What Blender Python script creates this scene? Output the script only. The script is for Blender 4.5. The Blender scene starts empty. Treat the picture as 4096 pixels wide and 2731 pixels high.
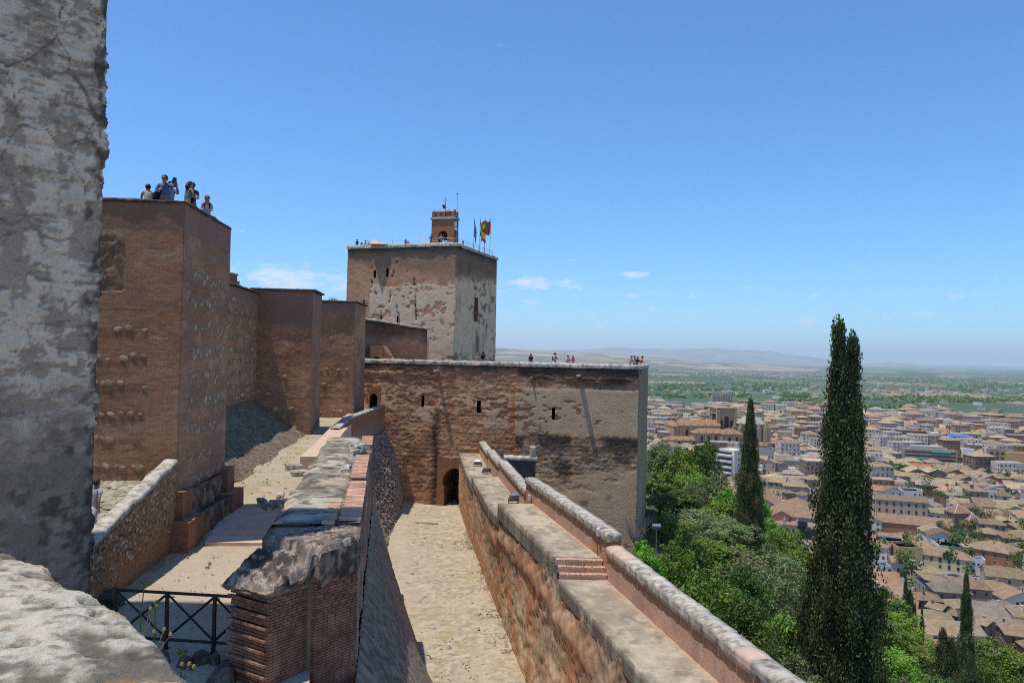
import bpy, bmesh, math, random
import numpy as np
from mathutils import Vector, Matrix, Euler
R = math.radians
SC = bpy.context.scene
COL = SC.collection
# ------------------------------------------------------------------ camera
F_PX, W_PX, H_PX = 3137.0, 4096.0, 2731.0          # focal length and size of the photograph in its pixels
PITCH, ROLL = R(1.0), R(1.2)
_r = Vector((1, 0, 0)); _f = Vector((0, math.cos(PITCH), math.sin(PITCH))); _u = Vector((0, -math.sin(PITCH), math.cos(PITCH)))
_rx = _r * math.cos(ROLL) + _u * math.sin(ROLL)
_ux = _u * math.cos(ROLL) - _r * math.sin(ROLL)
cam_d = bpy.data.cameras.new('camera'); cam = bpy.data.objects.new('camera', cam_d); COL.objects.link(cam)
cam_d.sensor_width = 36.0; cam_d.lens = F_PX * 36.0 / W_PX; cam_d.clip_start = 0.05; cam_d.clip_end = 200000
cam.matrix_world = Matrix(((_rx.x, _ux.x, -_f.x, 0), (_rx.y, _ux.y, -_f.y, 0), (_rx.z, _ux.z, -_f.z, 0), (0, 0, 0, 1)))
SC.camera = cam
def ray(px, py):
    d = _f + _rx * ((px - W_PX / 2) / F_PX) - _ux * ((py - H_PX / 2) / F_PX)
    return d / d.y
def at(px, py, D):            # the point seen at that pixel, D metres ahead
    return ray(px, py) * D
def atz(px, py, z):           # the point seen at that pixel at height z
    d = ray(px, py); return d * (z / d.z)
# ------------------------------------------------------------------ sky, sun, exposure
SUN_L = Vector((1.08, 0.34, -4.3)).normalized()      # the way the light travels
SUN_EL = math.asin(-SUN_L.z); SUN_AZ = math.atan2(-SUN_L.x, -SUN_L.y)
world = bpy.data.worlds.new('World'); SC.world = world; world.use_nodes = True
SKY_S = 0.15
def build_world():
    nt = world.node_tree; nt.nodes.clear()
    out = nt.nodes.new('ShaderNodeOutputWorld'); bg = nt.nodes.new('ShaderNodeBackground'); bg.inputs['Strength'].default_value = SKY_S
    sky = nt.nodes.new('ShaderNodeTexSky'); sky.sky_type = 'NISHITA'; sky.sun_disc = False
    sky.sun_elevation = SUN_EL; sky.sun_rotation = SUN_AZ; sky.altitude = 800; sky.air_density = 1.0; sky.dust_density = 0.2; sky.ozone_density = 3.0
    def M(op, a, b=None, c=None):
        n = nt.nodes.new('ShaderNodeMath'); n.operation = op
        for i, v in enumerate((a, b, c)):
            if v is None: continue
            if isinstance(v, (int, float)): n.inputs[i].default_value = v
            else: nt.links.new(v, n.inputs[i])
        return n.outputs[0]
    tc = nt.nodes.new('ShaderNodeTexCoord'); sep = nt.nodes.new('ShaderNodeSeparateXYZ'); nt.links.new(tc.outputs['Generated'], sep.inputs[0])
    az = M('ARCTAN2', sep.outputs[0], sep.outputs[1]); el = M('ARCSINE', sep.outputs[2])
    comb = nt.nodes.new('ShaderNodeCombineXYZ'); nt.links.new(M('MULTIPLY', az, 10.0), comb.inputs[0]); nt.links.new(M('MULTIPLY', el, 26.0), comb.inputs[1])
    def noise(scale, det, rough):
        n = nt.nodes.new('ShaderNodeTexNoise'); n.inputs['Scale'].default_value = scale; n.inputs['Detail'].default_value = det; n.inputs['Roughness'].default_value = rough
        nt.links.new(comb.outputs[0], n.inputs['Vector']); return n.outputs[0]
    n1 = noise(3.2, 10, 0.62); n2 = noise(0.45, 3, 0.5)
    tot = None
    blobs = [(2170, 1135, 165, 32, 1.05), (2530, 1098, 80, 19, 1.0), (2520, 1180, 70, 15, 0.85), (1120, 1110, 270, 62, 1.0), (1300, 1130, 200, 90, 0.72),
             (960, 1080, 120, 30, 0.7), (2070, 1215, 120, 24, 0.55), (2270, 1040, 40, 10, .45), (1990, 1030, 60, 12, .5), (980, 925, 40, 8, .5), (3250, 1290, 160, 22, .6),
             (3680, 1255, 90, 12, .6), (3950, 1290, 120, 18, .6), (2500, 1300, 420, 24, .50), (3500, 1340, 600, 26, .48), (2280, 1182, 45, 10, .5), (3060, 1320, 200, 18, .5)]
    for (px, py, sx, sy, amp) in blobs:
        d = ray(px, py).normalized(); a = math.atan2(d.x, d.y); e = math.asin(d.z)
        da = M('MULTIPLY', M('SUBTRACT', az, a), F_PX / sx); de = M('MULTIPLY', M('SUBTRACT', el, e), F_PX / sy)
        g = M('MULTIPLY', M('EXPONENT', M('MULTIPLY', M('ADD', M('MULTIPLY', da, da), M('MULTIPLY', de, de)), -1.0)), amp)
        tot = g if tot is None else M('MAXIMUM', tot, g)
    band = M('MULTIPLY', M('EXPONENT', M('MULTIPLY', M('POWER', M('MULTIPLY', M('SUBTRACT', el, 0.05), 16.0), 2.0), -1.0)), M('MULTIPLY', n2, 0.55))
    tot = M('MAXIMUM', tot, band)
    m = M('SUBTRACT', M('ADD', tot, M('MULTIPLY', n1, 2.6)), 1.78)
    m = M('MULTIPLY', m, 1.5); cl = nt.nodes.new('ShaderNodeClamp'); nt.links.new(m, cl.inputs[0])
    m = M('MULTIPLY', cl.outputs[0], 0.8)
    mix = nt.nodes.new('ShaderNodeMix'); mix.data_type = 'RGBA'
    nt.links.new(m, mix.inputs['Factor'])
    hs = nt.nodes.new('ShaderNodeHueSaturation'); hs.inputs['Saturation'].default_value = 1.0
    nt.links.new(sky.outputs[0], hs.inputs['Color']); tn = nt.nodes.new('ShaderNodeMix'); tn.data_type = 'RGBA'; tn.blend_type = 'MULTIPLY'; tn.inputs['Factor'].default_value = 1; nt.links.new(hs.outputs[0], tn.inputs['A']); tn.inputs['B'].default_value = (.55, .91, 1.23, 1); nt.links.new(tn.outputs['Result'], mix.inputs['A'])
    mix.inputs['B'].default_value = (.92 / SKY_S, .94 / SKY_S, .98 / SKY_S, 1)
    nt.links.new(mix.outputs['Result'], bg.inputs['Color']); nt.links.new(bg.outputs[0], out.inputs[0])
build_world()
sun_d = bpy.data.lights.new('sun', 'SUN'); sun = bpy.data.objects.new('sun', sun_d); COL.objects.link(sun)
sun_d.energy = 4.0; sun_d.angle = R(0.53); sun_d.color = (1.0, 0.955, 0.88)
sun.rotation_euler = SUN_L.to_track_quat('-Z', 'Y').to_euler(); sun.location = (-40, -10, 120)
SC.view_settings.view_transform = 'Standard'; SC.view_settings.look = 'None'; SC.view_settings.gamma = 1.0; SC.view_settings.exposure = 0.0
SC.view_settings.use_curve_mapping = False
SC.render.engine = 'CYCLES'; SC.cycles.use_denoising = False; SC.cycles.filter_width = 1.05; SC.cycles.max_bounces = 6; SC.cycles.diffuse_bounces = 4; SC.cycles.transparent_max_bounces = 6; SC.cycles.volume_bounces = 1
# ------------------------------------------------------------------ numpy noise
_rs = np.random.RandomState(7); _T = _rs.rand(512, 512); _T2 = _rs.rand(512, 512); _T3 = _rs.rand(512, 512)
def vn(x, y, s=0):
    x = np.asarray(x, float) + s * 37.31; y = np.asarray(y, float) + s * 91.17
    xi = np.floor(x).astype(int); yi = np.floor(y).astype(int); fx = x - xi; fy = y - yi
    fx = fx * fx * (3 - 2 * fx); fy = fy * fy * (3 - 2 * fy)
    a = _T[xi % 512, yi % 512]; b = _T[(xi + 1) % 512, yi % 512]; c = _T[xi % 512, (yi + 1) % 512]; d = _T[(xi + 1) % 512, (yi + 1) % 512]
    return (a * (1 - fx) + b * fx) * (1 - fy) + (c * (1 - fx) + d * fx) * fy
def fbm(x, y, o=4, s=0, g=0.5):
    t = 0; a = 1; n = 0; f = 1
    for i in range(o):
        t = t + a * vn(x * f, y * f, s + i * 3); n += a; a *= g; f *= 2.03
    return t / n
def worley(x, y, s=0):
    x = np.asarray(x, float) + s * 13.7; y = np.asarray(y, float) + s * 7.9
    xi = np.floor(x).astype(int); yi = np.floor(y).astype(int); best = np.full(x.shape, 9.0); sec = np.full(x.shape, 9.0); idv = np.zeros(x.shape)
    for i in (-1, 0, 1):
        for j in (-1, 0, 1):
            cx = xi + i; cy = yi + j
            px = cx + .15 + .7 * _T2[cx % 512, cy % 512]; py = cy + .15 + .7 * _T3[cx % 512, cy % 512]
            d = np.hypot(x - px, y - py); nb = d < best
            sec = np.where(nb, best, np.minimum(sec, d)); idv = np.where(nb, _T[cx % 512, cy % 512], idv); best = np.where(nb, d, best)
    return best, sec, idv
def sst(a, b, x):
    t = np.clip((x - a) / (b - a), 0, 1); return t * t * (3 - 2 * t)
def lerp(a, b, t):
    t = np.asarray(t)[..., None]; return np.asarray(a) * (1 - t) + np.asarray(b) * t
# ------------------------------------------------------------------ object helpers
def tag(o, label=None, cat=None, group=None, kind=None):
    if label: o['label'] = label
    if cat: o['category'] = cat
    if group: o['group'] = group
    if kind: o['kind'] = kind
    return o
def thing(name, label, cat, loc=(0, 0, 0), group=None):
    o = bpy.data.objects.new(name, None); COL.objects.link(o); o.location = loc; o.empty_display_size = 0.2
    return tag(o, label, cat, group)
def child(o, parent):
    if parent is not None:
        o.parent = parent; o.matrix_parent_inverse = parent_inv(parent)
    return o
def parent_inv(p):
    m = Matrix.Identity(4); q = p
    while q is not None:
        m = (Matrix.LocRotScale(q.location, q.rotation_euler, q.scale)) @ m if q.parent is None else (q.matrix_parent_inverse @ Matrix.LocRotScale(q.location, q.rotation_euler, q.scale)) @ m
        q = q.parent
    return m.inverted()
def obj(name, me, parent=None, mat=None):
    o = bpy.data.objects.new(name, me); COL.objects.link(o)
    if mat is not None and not me.materials: me.materials.append(mat)
    return child(o, parent)
def mk(name, V, Fc, mat=None, parent=None, col=None, uv=None, smooth=False, mi=None):
    me = bpy.data.meshes.new(name); V = np.asarray(V, float).reshape(-1, 3)
    me.from_pydata(V.tolist(), [], [list(f) for f in Fc])
    if mat is not None:
        for m in (mat if isinstance(mat, (list, tuple)) else [mat]): me.materials.append(m)
    if mi is not None: me.polygons.foreach_set('material_index', np.asarray(mi, np.int32))
    if col is not None:
        a = me.color_attributes.new('Col', 'FLOAT_COLOR', 'POINT'); c = np.ones((len(V), 4)); col = np.asarray(col); c[:, :col.shape[-1]] = col; a.data.foreach_set('color', c.ravel())
    if uv is not None:
        l = me.uv_layers.new(name='UVMap'); vi = np.empty(len(me.loops), np.int32); me.loops.foreach_get('vertex_index', vi)
        l.data.foreach_set('uv', np.asarray(uv, float)[vi].ravel())
    if smooth: me.polygons.foreach_set('use_smooth', np.ones(len(me.polygons), bool))
    me.update()
    return obj(name, me, parent)
def gridfaces(nu, nv, off=0, wrap=False):
    i = np.arange(nu if wrap else nu - 1); j = np.arange(nv - 1); I, J = np.meshgrid(i, j, indexing='ij'); I2 = (I + 1) % nu
    return (np.stack([I * nv + J, I2 * nv + J, I2 * nv + J + 1, I * nv + J + 1], -1).reshape(-1, 4) + off)
def grid(name, P, mat, parent=None, col=None, uv=None, disp=None, smooth=True):
    """P[nu,nv,3]: a sheet of points, pushed out along its normals by disp[nu,nv]"""
    P = np.asarray(P, float); nu, nv = P.shape[:2]
    if disp is not None:
        du = np.gradient(P, axis=0); dv = np.gradient(P, axis=1); n = np.cross(du, dv); n /= np.linalg.norm(n, axis=-1, keepdims=True) + 1e-9
        P = P + n * disp[..., None]
    return mk(name, P.reshape(-1, 3), gridfaces(nu, nv), mat, parent, None if col is None else np.asarray(col).reshape(-1, np.asarray(col).shape[-1]), None if uv is None else np.asarray(uv).reshape(-1, 2), smooth)
def ring_wall(name, foot, z0, z1, du, dv, mat, parent=None, disp=None, colf=None, taper=0.0, smooth=True, cap=True, topf=None, hole=None):
    """a closed wall on a footprint (counter-clockwise from above); du may be one step per edge"""
    foot = [np.array(p, float) for p in foot]; n = len(foot); cx = sum(foot) / n
    if not isinstance(du, (list, tuple)): du = [du] * n
    P = []; N = []; U = []; E = []; u = 0.0; en = []
    for i in range(n):
        d = foot[(i + 1) % n] - foot[i]; L = np.linalg.norm(d); en.append(np.array([d[1], -d[0]]) / L)
    for i in range(n):
        a, b = foot[i], foot[(i + 1) % n]; L = np.linalg.norm(b - a); k = max(1, int(math.ceil(L / du[i])))
        for j in range(k):
            P.append(a + (b - a) * j / k); U.append(u + L * j / k); E.append(i)
            if j == 0:
                m = en[i] + en[i - 1]; m = m / max(1e-6, (m @ m)) * 2 if (m @ m) > .3 else en[i]; N.append(m)
            else: N.append(en[i])
        u += L
    P = np.array(P); N = np.array(N); U = np.array(U); E = np.array(E); nz = max(2, int(math.ceil((z1 - z0) / dv)) + 1)
    Z = np.linspace(z0, z1, nz); UU, ZZ = np.meshgrid(U, Z, indexing='ij'); EE = np.repeat(E[:, None], nz, 1)
    X = np.empty(UU.shape + (3,)); X[..., :2] = P[:, None, :]; X[..., 2] = ZZ
    if topf is not None:
        dz = topf(X[..., 0], X[..., 1]); X[..., 2] += dz * ((ZZ - z0) / (z1 - z0)); 
    if taper:
        t = taper * (ZZ - z0); X[..., :2] -= N[:, None, :] * t[..., None]
    if disp is not None: X[..., :2] += N[:, None, :] * disp(UU, ZZ, EE)[..., None]
    V = X.reshape(-1, 3); Fc = gridfaces(len(P), nz, 0, True).tolist()
    if cap: Fc.append([i * nz + nz - 1 for i in range(len(P))])
    if hole is not None:
        nf = len(P) * (nz - 1); keep = ~hole(UU, ZZ, EE)[:, :-1].reshape(-1)[:nf]; Fc = [q for q, k_ in zip(Fc[:nf], keep) if k_] + Fc[nf:]
    if colf is None: col = None
    else:
        col = colf(UU, ZZ, EE); col = col.reshape(-1, col.shape[-1])
    return mk(name, V, Fc, mat, parent, col, np.stack([UU, ZZ], -1).reshape(-1, 2), smooth)
class MB:
    """collects boxes, tubes and sheets into one mesh"""
    def __init__(s): s.v = []; s.f = []; s.mi = []; s.m = 0
    def add(s, V, Fc):
        o = len(s.v); s.v += [tuple(map(float, p)) for p in V]; s.f += [[i + o for i in q] for q in Fc]; s.mi += [s.m] * len(Fc); return s
    def box(s, c, size, rz=0, rot=None, top=1.0, jit=0, rnd=None):
        hx, hy, hz = size[0] / 2, size[1] / 2, size[2] / 2; M_ = rot if rot is not None else Matrix.Rotation(rz, 3, 'Z')
        P = [(-hx, -hy, -hz), (hx, -hy, -hz), (hx, hy, -hz), (-hx, hy, -hz), (-hx * top, -hy * top, hz), (hx * top, -hy * top, hz), (hx * top, hy * top, hz), (-hx * top, hy * top, hz)]
        if jit: P = [(x + rnd.uniform(-jit, jit), y + rnd.uniform(-jit, jit), z + rnd.uniform(-jit, jit)) for x, y, z in P]
        V = [M_ @ Vector(p) + Vector(c) for p in P]
        return s.add(V, [(0, 3, 2, 1), (4, 5, 6, 7), (0, 1, 5, 4), (1, 2, 6, 5), (2, 3, 7, 6), (3, 0, 4, 7)])
    def tube(s, pts, rad, n=8, cap=True):
        pts = [Vector(p) for p in pts]; rad = rad if isinstance(rad, (list, tuple)) else [rad] * len(pts); V = []; Fc = []
        for i, p in enumerate(pts):
            t = (pts[min(i + 1, len(pts) - 1)] - pts[max(i - 1, 0)]).normalized(); a = t.cross(Vector((0, 0, 1)) if abs(t.z) < .9 else Vector((1, 0, 0))).normalized(); b = t.cross(a)
            V += [p + (a * math.cos(2 * math.pi * k / n) + b * math.sin(2 * math.pi * k / n)) * rad[i] for k in range(n)]
        for i in range(len(pts) - 1):
            Fc += [(i * n + k, i * n + (k + 1) % n, (i + 1) * n + (k + 1) % n, (i + 1) * n + k) for k in range(n)]
        if cap: Fc += [tuple(range(n - 1, -1, -1)), tuple(range((len(pts) - 1) * n, len(pts) * n))]
        return s.add(V, Fc)
    def lathe(s, prof, c=(0, 0, 0), n=16):
        V = [(c[0] + r * math.cos(2 * math.pi * k / n), c[1] + r * math.sin(2 * math.pi * k / n), c[2] + z) for r, z in prof for k in range(n)]
        Fc = [(i * n + k, i * n + (k + 1) % n, (i + 1) * n + (k + 1) % n, (i + 1) * n + k) for i in range(len(prof) - 1) for k in range(n)]
        Fc += [tuple(range(n - 1, -1, -1)), tuple(range((len(prof) - 1) * n, len(prof) * n))]
        return s.add(V, Fc)
    def prism(s, poly, z0, z1):
        n = len(poly); V = [(p[0], p[1], z0) for p in poly] + [(p[0], p[1], z1) for p in poly]
        return s.add(V, [tuple(range(n - 1, -1, -1)), tuple(range(n, 2 * n))] + [(i, (i + 1) % n, n + (i + 1) % n, n + i) for i in range(n)])
    def build(s, name, mat, parent=None, smooth=False, bevel=0.0):
        o = mk(name, s.v, s.f, mat, parent, smooth=smooth, mi=s.mi if isinstance(mat, (list, tuple)) else None)
        if bevel:
            b = o.modifiers.new('bevel', 'BEVEL'); b.width = bevel; b.segments = 1; b.limit_method = 'ANGLE'
        return o
def az(a): return np.array([math.sin(R(a)), math.cos(R(a))])
def copy_tree(o, parent=None):
    c = o.copy(); COL.objects.link(c)
    if parent is not None: c.parent = parent
    for ch in o.children: copy_tree(ch, c)
    return c
# ------------------------------------------------------------------ materials
class NT:
    def __init__(s, name, rough=0.9, spec=0.2):
        s.m = bpy.data.materials.new(name); s.m.use_nodes = True; s.nt = s.m.node_tree; s.b = s.nt.nodes['Principled BSDF']
        s.b.inputs['Roughness'].default_value = rough; s.b.inputs['Specular IOR Level'].default_value = spec
        s.tc = s.nt.nodes.new('ShaderNodeTexCoord')
    def n(s, t, **k):
        x = s.nt.nodes.new(t)
        for a, v in k.items(): setattr(x, a, v)
        return x
    def L(s, a, b): s.nt.links.new(a, b)
    def inp(s, x, name, v):
        if v is None: return
        if hasattr(v, 'is_linked') or hasattr(v, 'links'): s.L(v, x.inputs[name])
        else: x.inputs[name].default_value = v
    def vec(s, kind='Object', scale=(1, 1, 1)):
        if scale == (1, 1, 1): return s.tc.outputs[kind]
        mp = s.n('ShaderNodeMapping'); mp.inputs['Scale'].default_value = scale; s.L(s.tc.outputs[kind], mp.inputs[0]); return mp.outputs[0]
    def noise(s, scale, det=4, rough=.55, vec=None, dist=0):
        x = s.n('ShaderNodeTexNoise'); s.inp(x, 'Scale', scale); s.inp(x, 'Detail', det); s.inp(x, 'Roughness', rough); s.inp(x, 'Distortion', dist); s.L(vec or s.vec(), x.inputs['Vector']); return x.outputs[0]
    def vor(s, scale, vec=None, feature='F1', out='Distance'):
        x = s.n('ShaderNodeTexVoronoi', feature=feature); s.inp(x, 'Scale', scale); s.L(vec or s.vec(), x.inputs['Vector']); return x.outputs[out]
    def math(s, op, a, b=None, clamp=False):
        x = s.n('ShaderNodeMath', operation=op, use_clamp=clamp)
        for i, v in enumerate((a, b)):
            if v is None: continue
            if isinstance(v, (int, float)): x.inputs[i].default_value = v
            else: s.L(v, x.inputs[i])
        return x.outputs[0]
    def ramp(s, fac, stops):
        x = s.n('ShaderNodeValToRGB'); s.L(fac, x.inputs[0]); e = x.color_ramp.elements
        while len(e) < len(stops): e.new(.5)
        for i, (p, c) in enumerate(stops):
            e[i].position = p; e[i].color = (c, c, c, 1) if isinstance(c, (int, float)) else (*c, 1)
        return x.outputs[0]
    def mix(s, fac, a, b, blend='MIX'):
        x = s.n('ShaderNodeMix', data_type='RGBA', blend_type=blend)
        for k, v in (('Factor', fac), ('A', a), ('B', b)):
            if isinstance(v, tuple): v = (*v, 1) if len(v) == 3 else v
            if isinstance(v, (int, float, tuple)): x.inputs[k].default_value = v
            else: s.L(v, x.inputs[k])
        return x.outputs['Result']
    def attr(s, name='Col'):
        x = s.n('ShaderNodeAttribute'); x.attribute_name = name; s.al = x.outputs['Alpha']; return x.outputs['Color']
    def bump(s, h, dist=.03, strength=1.0, prev=None):
        x = s.n('ShaderNodeBump'); x.inputs['Distance'].default_value = dist; x.inputs['Strength'].default_value = strength; s.L(h, x.inputs['Height'])
        if prev is not None: s.L(prev, x.inputs['Normal'])
        return x.outputs[0]
    def fin(s, col=None, normal=None, rough=None):
        if col is not None:
            if isinstance(col, tuple): s.b.inputs['Base Color'].default_value = (*col, 1)
            else: s.L(col, s.b.inputs['Base Color'])
        if normal is not None: s.L(normal, s.b.inputs['Normal'])
        return s.m
def m_masonry(name, fine=9.0, amt=.35, bump=.05, brick=0.0, rows=.075, bw=.29, warm=(1.06, .985, .84)):
    """painted by its pigment attribute, with grain, relief and (optionally) brick courses"""
    k = NT(name, .93, .12); c = k.attr()
    n1 = k.noise(fine, 5, .65); n2 = k.noise(fine * 6, 3, .6); n3 = k.noise(.9, 4, .6)
    v = k.math('ADD', k.math('MULTIPLY', n1, amt * 1.5), k.math('ADD', k.math('MULTIPLY', n2, amt), k.math('MULTIPLY', n3, amt * .8)))
    v = k.math('ADD', v, 1 - amt * 1.65)
    x = k.n('ShaderNodeVectorMath', operation='SCALE'); k.L(c, x.inputs[0]); k.L(v, x.inputs['Scale']); c = x.outputs[0]
    c = k.mix(1.0, c, warm, 'MULTIPLY')      # even warm tint put into the colour to offset blue skylight
    h = k.math('ADD', n1, k.math('MULTIPLY', n2, .35)); nrm = k.bump(h, bump)
    if brick:
        b = k.n('ShaderNodeTexBrick'); b.offset = .5
        for nme, val in (('Scale', 1.0), ('Mortar Size', rows * .16), ('Mortar Smooth', .3), ('Brick Width', bw), ('Row Height', rows), ('Bias', 0.0)): b.inputs[nme].default_value = val
        b.inputs['Color1'].default_value = (1.16, 1.12, 1.08, 1); b.inputs['Color2'].default_value = (.82, .79, .78, 1); b.inputs['Mortar'].default_value = (1.30, 1.38, 1.44, 1)
        wob = k.n('ShaderNodeVectorMath', operation='ADD'); sc = k.n('ShaderNodeVectorMath', operation='SCALE'); cn = k.n('ShaderNodeTexNoise'); cn.inputs['Scale'].default_value = 1.6
        k.L(k.vec('UV'), cn.inputs['Vector']); k.L(cn.outputs['Color'], sc.inputs[0]); sc.inputs['Scale'].default_value = .018; k.L(k.vec('UV'), wob.inputs[0]); k.L(sc.outputs[0], wob.inputs[1]); k.L(wob.outputs[0], b.inputs['Vector'])
        msk = k.al
        f = k.math('MULTIPLY', msk, brick, True)
        c = k.mix(f, c, k.mix(1.0, c, b.outputs['Color'], 'MULTIPLY'))
        nrm = k.bump(k.math('MULTIPLY', b.outputs['Fac'], msk), -.02, 1.0, nrm)
    return k.fin(c, nrm)
def m_noise(name, stops, scale=3, det=5, rough=.9, bump=.02, bscale=None, spec=.2, rnd=0.0):
    k = NT(name, rough, spec); n1 = k.noise(scale, det, .6); c = k.mix(1.0, k.ramp(n1, stops), (1.04, .99, .89), 'MULTIPLY')
    if rnd:
        oi = k.n('ShaderNodeObjectInfo'); x = k.n('ShaderNodeVectorMath', operation='SCALE'); k.L(c, x.inputs[0]); k.L(k.math('ADD', k.math('MULTIPLY', oi.outputs['Random'], rnd * 2), 1 - rnd), x.inputs['Scale']); c = x.outputs[0]
    nb = k.noise(bscale or scale * 4, 4, .6)
    return k.fin(c, k.bump(nb, bump) if bump else None)
def m_plain(name, c, rough=.6, metal=0, spec=.4):
    k = NT(name, rough, spec); k.b.inputs['Metallic'].default_value = metal; k.noise
    n = k.noise(14, 3, .5); v = k.mix(k.math('MULTIPLY', n, .35), c, tuple(x * .72 for x in c)); return k.fin(v)
MT = {}
MT['wall'] = m_masonry('weathered_masonry', 8, .46, .04)
MT['wallfar'] = m_masonry('weathered_masonry_coarse', 6, .5, .06)
MT['brickwall'] = m_masonry('brick_masonry', 8, .30, .025, 1.0)
MT['brickfar'] = m_masonry('brick_masonry_far', 5, .30, .03, .9, .11, .34)
MT['plaster'] = m_masonry('lime_plaster', 13, .5, .045, warm=(1.19, .965, .80))
MT['ground'] = m_masonry('trodden_earth', 6, .34, .03, warm=(1.0, .985, .92))
MT['stone'] = m_noise('rubble_stone', [(.25, (.27, .245, .22)), (.42, (.36, .255, .18)), (.56, (.45, .33, .23)), (.72, (.58, .52, .44))], .9, 3, .85, .01, 16, .2, .30)
MT['pebble'] = m_noise('river_pebble', [(.3, (.20, .18, .16)), (.5, (.34, .30, .25)), (.7, (.46, .41, .35))], 1.7, 3, .8, .01, 20)
MT['coping'] = m_noise('lichened_coping', [(.30, (.09, .08, .07)), (.42, (.30, .275, .24)), (.52, (.47, .435, .385)), (.72, (.60, .565, .505))], 3.2, 9, .95, .02, 16, .1, .12)
MT['darkcap'] = m_noise('dark_weathered_cap', [(.3, (.055, .045, .04)), (.55, (.13, .10, .085)), (.75, (.26, .22, .19))], 5, 6, .95, .03, 14)
MT['brickpc'] = m_noise('fired_brick', [(.3, (.16, .075, .05)), (.5, (.27, .135, .09)), (.7, (.38, .22, .15))], 2.2, 4, .9, .012, 30, .15, .28)
MT['brickpale'] = m_noise('pale_coping_brick', [(.3, (.46, .26, .18)), (.55, (.60, .37, .26)), (.75, (.68, .46, .34))], 3.0, 4, .9, .01, 30, .15, .16)
MT['pinkslab'] = m_noise('pink_mortar_slab', [(.3, (.50, .36, .29)), (.55, (.60, .45, .37)), (.8, (.66, .52, .44))], 1.2, 5, .9, .01, 20)
MT['iron'] = m_plain('dark_painted_iron', (.018, .014, .014), .5)
MT['steel'] = m_plain('galvanised_steel', (.30, .31, .32), .4, .7)
MT['white'] = m_plain('white_painted_metal', (.70, .70, .70), .5)
MT['dark'] = m_plain('dark_interior', (.012, .010, .009), .95)
MT['bronze'] = m_plain('dark_bronze', (.035, .045, .035), .45, .5)
MT['wood'] = m_plain('dark_timber', (.05, .03, .02), .8)
def m_glass(name, c):
    k = NT(name, .08, .6); return k.fin(c)
MT['glass'] = m_glass('window_glass', (.03, .04, .05))
MT['lampglass'] = m_glass('floodlight_glass', (.16, .22, .28))
MT['weed'] = m_noise('dry_grass', [(.3, (.16, .15, .05)), (.6, (.30, .25, .10)), (.8, (.10, .14, .04))], 3, 3, .9, 0)
# ------------------------------------------------------------------ the fortress
def rgba(c, a): return np.concatenate([c, np.asarray(a)[..., None] * np.ones(c.shape[:-1] + (1,))], -1)
def ztop_ground(Y): return np.interp(Y, [10, 18, 27, 42, 58, 72, 80], [-7.5, -7.2, -6.8, -6.45, -6.2, -5.8, -5.6])
def frame(a): d = az(a); return d, np.array([d[1], -d[0]])       # depth and right directions for a heading
def rect_foot(corner, a, wide, deep):
    d, r = frame(a); A = np.array(corner, float); return [A - r * wide, A, A + d * deep, A + d * deep - r * wide]
def pebble_meshes(n, seed, flat=.6):
    out = []; rnd = random.Random(seed)
    for i in range(n):
        bm = bmesh.new(); bmesh.ops.create_icosphere(bm, subdivisions=1 if seed % 2 else 2, radius=1)
        sx, sy = rnd.uniform(.8, 1.25), rnd.uniform(.6, .95)
        for v in bm.verts:
            k = rnd.uniform(.82, 1.12); v.co = Vector((v.co.x * sx * k, v.co.y * flat * k, v.co.z * sy * k))
        me = bpy.data.meshes.new('stone'); bm.to_mesh(me); bm.free(); me.polygons.foreach_set('use_smooth', np.ones(len(me.polygons), bool)); me.materials.append(MT['stone']); out.append(me)
    return out
STONES = pebble_meshes(8, 4)
def stone_at(p, normal, size, rnd, parent, name='stone', meshes=STONES, flat=.35):
    o = bpy.data.objects.new(name, meshes[rnd.randrange(len(meshes))]); COL.objects.link(o)
    o.location = p; o.rotation_euler = (0, rnd.uniform(-.5, .5), math.atan2(normal[1], normal[0]) + math.pi / 2); o.scale = (size, size * flat, size * rnd.uniform(.75, 1.1))
    return child(o, parent)
def strip(name, pts, w, h, mat, parent=None, step=.2, rough=.05, seed=0, round_=True, label=None):
    """a rounded coping laid along a line of (x, y, z-of-top) points"""
    pts = [np.array(p, float) for p in pts]; C = []
    for a, b in zip(pts[:-1], pts[1:]):
        n = max(1, int(np.linalg.norm(b - a) / step)); C += [a + (b - a) * i / n for i in range(n)]
    C.append(pts[-1]); C = np.array(C); t = np.gradient(C, axis=0); t[:, 2] = 0; t /= np.linalg.norm(t, axis=1, keepdims=True); r = np.stack([t[:, 1], -t[:, 0], 0 * t[:, 0]], -1)
    prof = [(.5, -1), (.53, -.5), (.45, -.12), (.22, 0), (-.22, 0), (-.45, -.12), (-.53, -.5), (-.5, -1)] if round_ else [(.5, -1), (.5, -.5), (.5, -.05), (.45, 0), (-.45, 0), (-.5, -.05), (-.5, -.5), (-.5, -1)]
    P = np.array([[c + rr * (q[0] * w) + np.array([0, 0, q[1] * h]) for q in prof] for c, rr in zip(C, r)])
    L = np.concatenate([[0], np.cumsum(np.linalg.norm(np.diff(C, axis=0), axis=1))]); A = np.linspace(0, 1.3, len(prof))
    UU, AA = np.meshgrid(L, A, indexing='ij'); d = (fbm(UU * 2.2, AA * 4, 4, seed) - .5) * rough * 2
    o = grid(name, P, mat, parent, disp=d)
    return o
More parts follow.
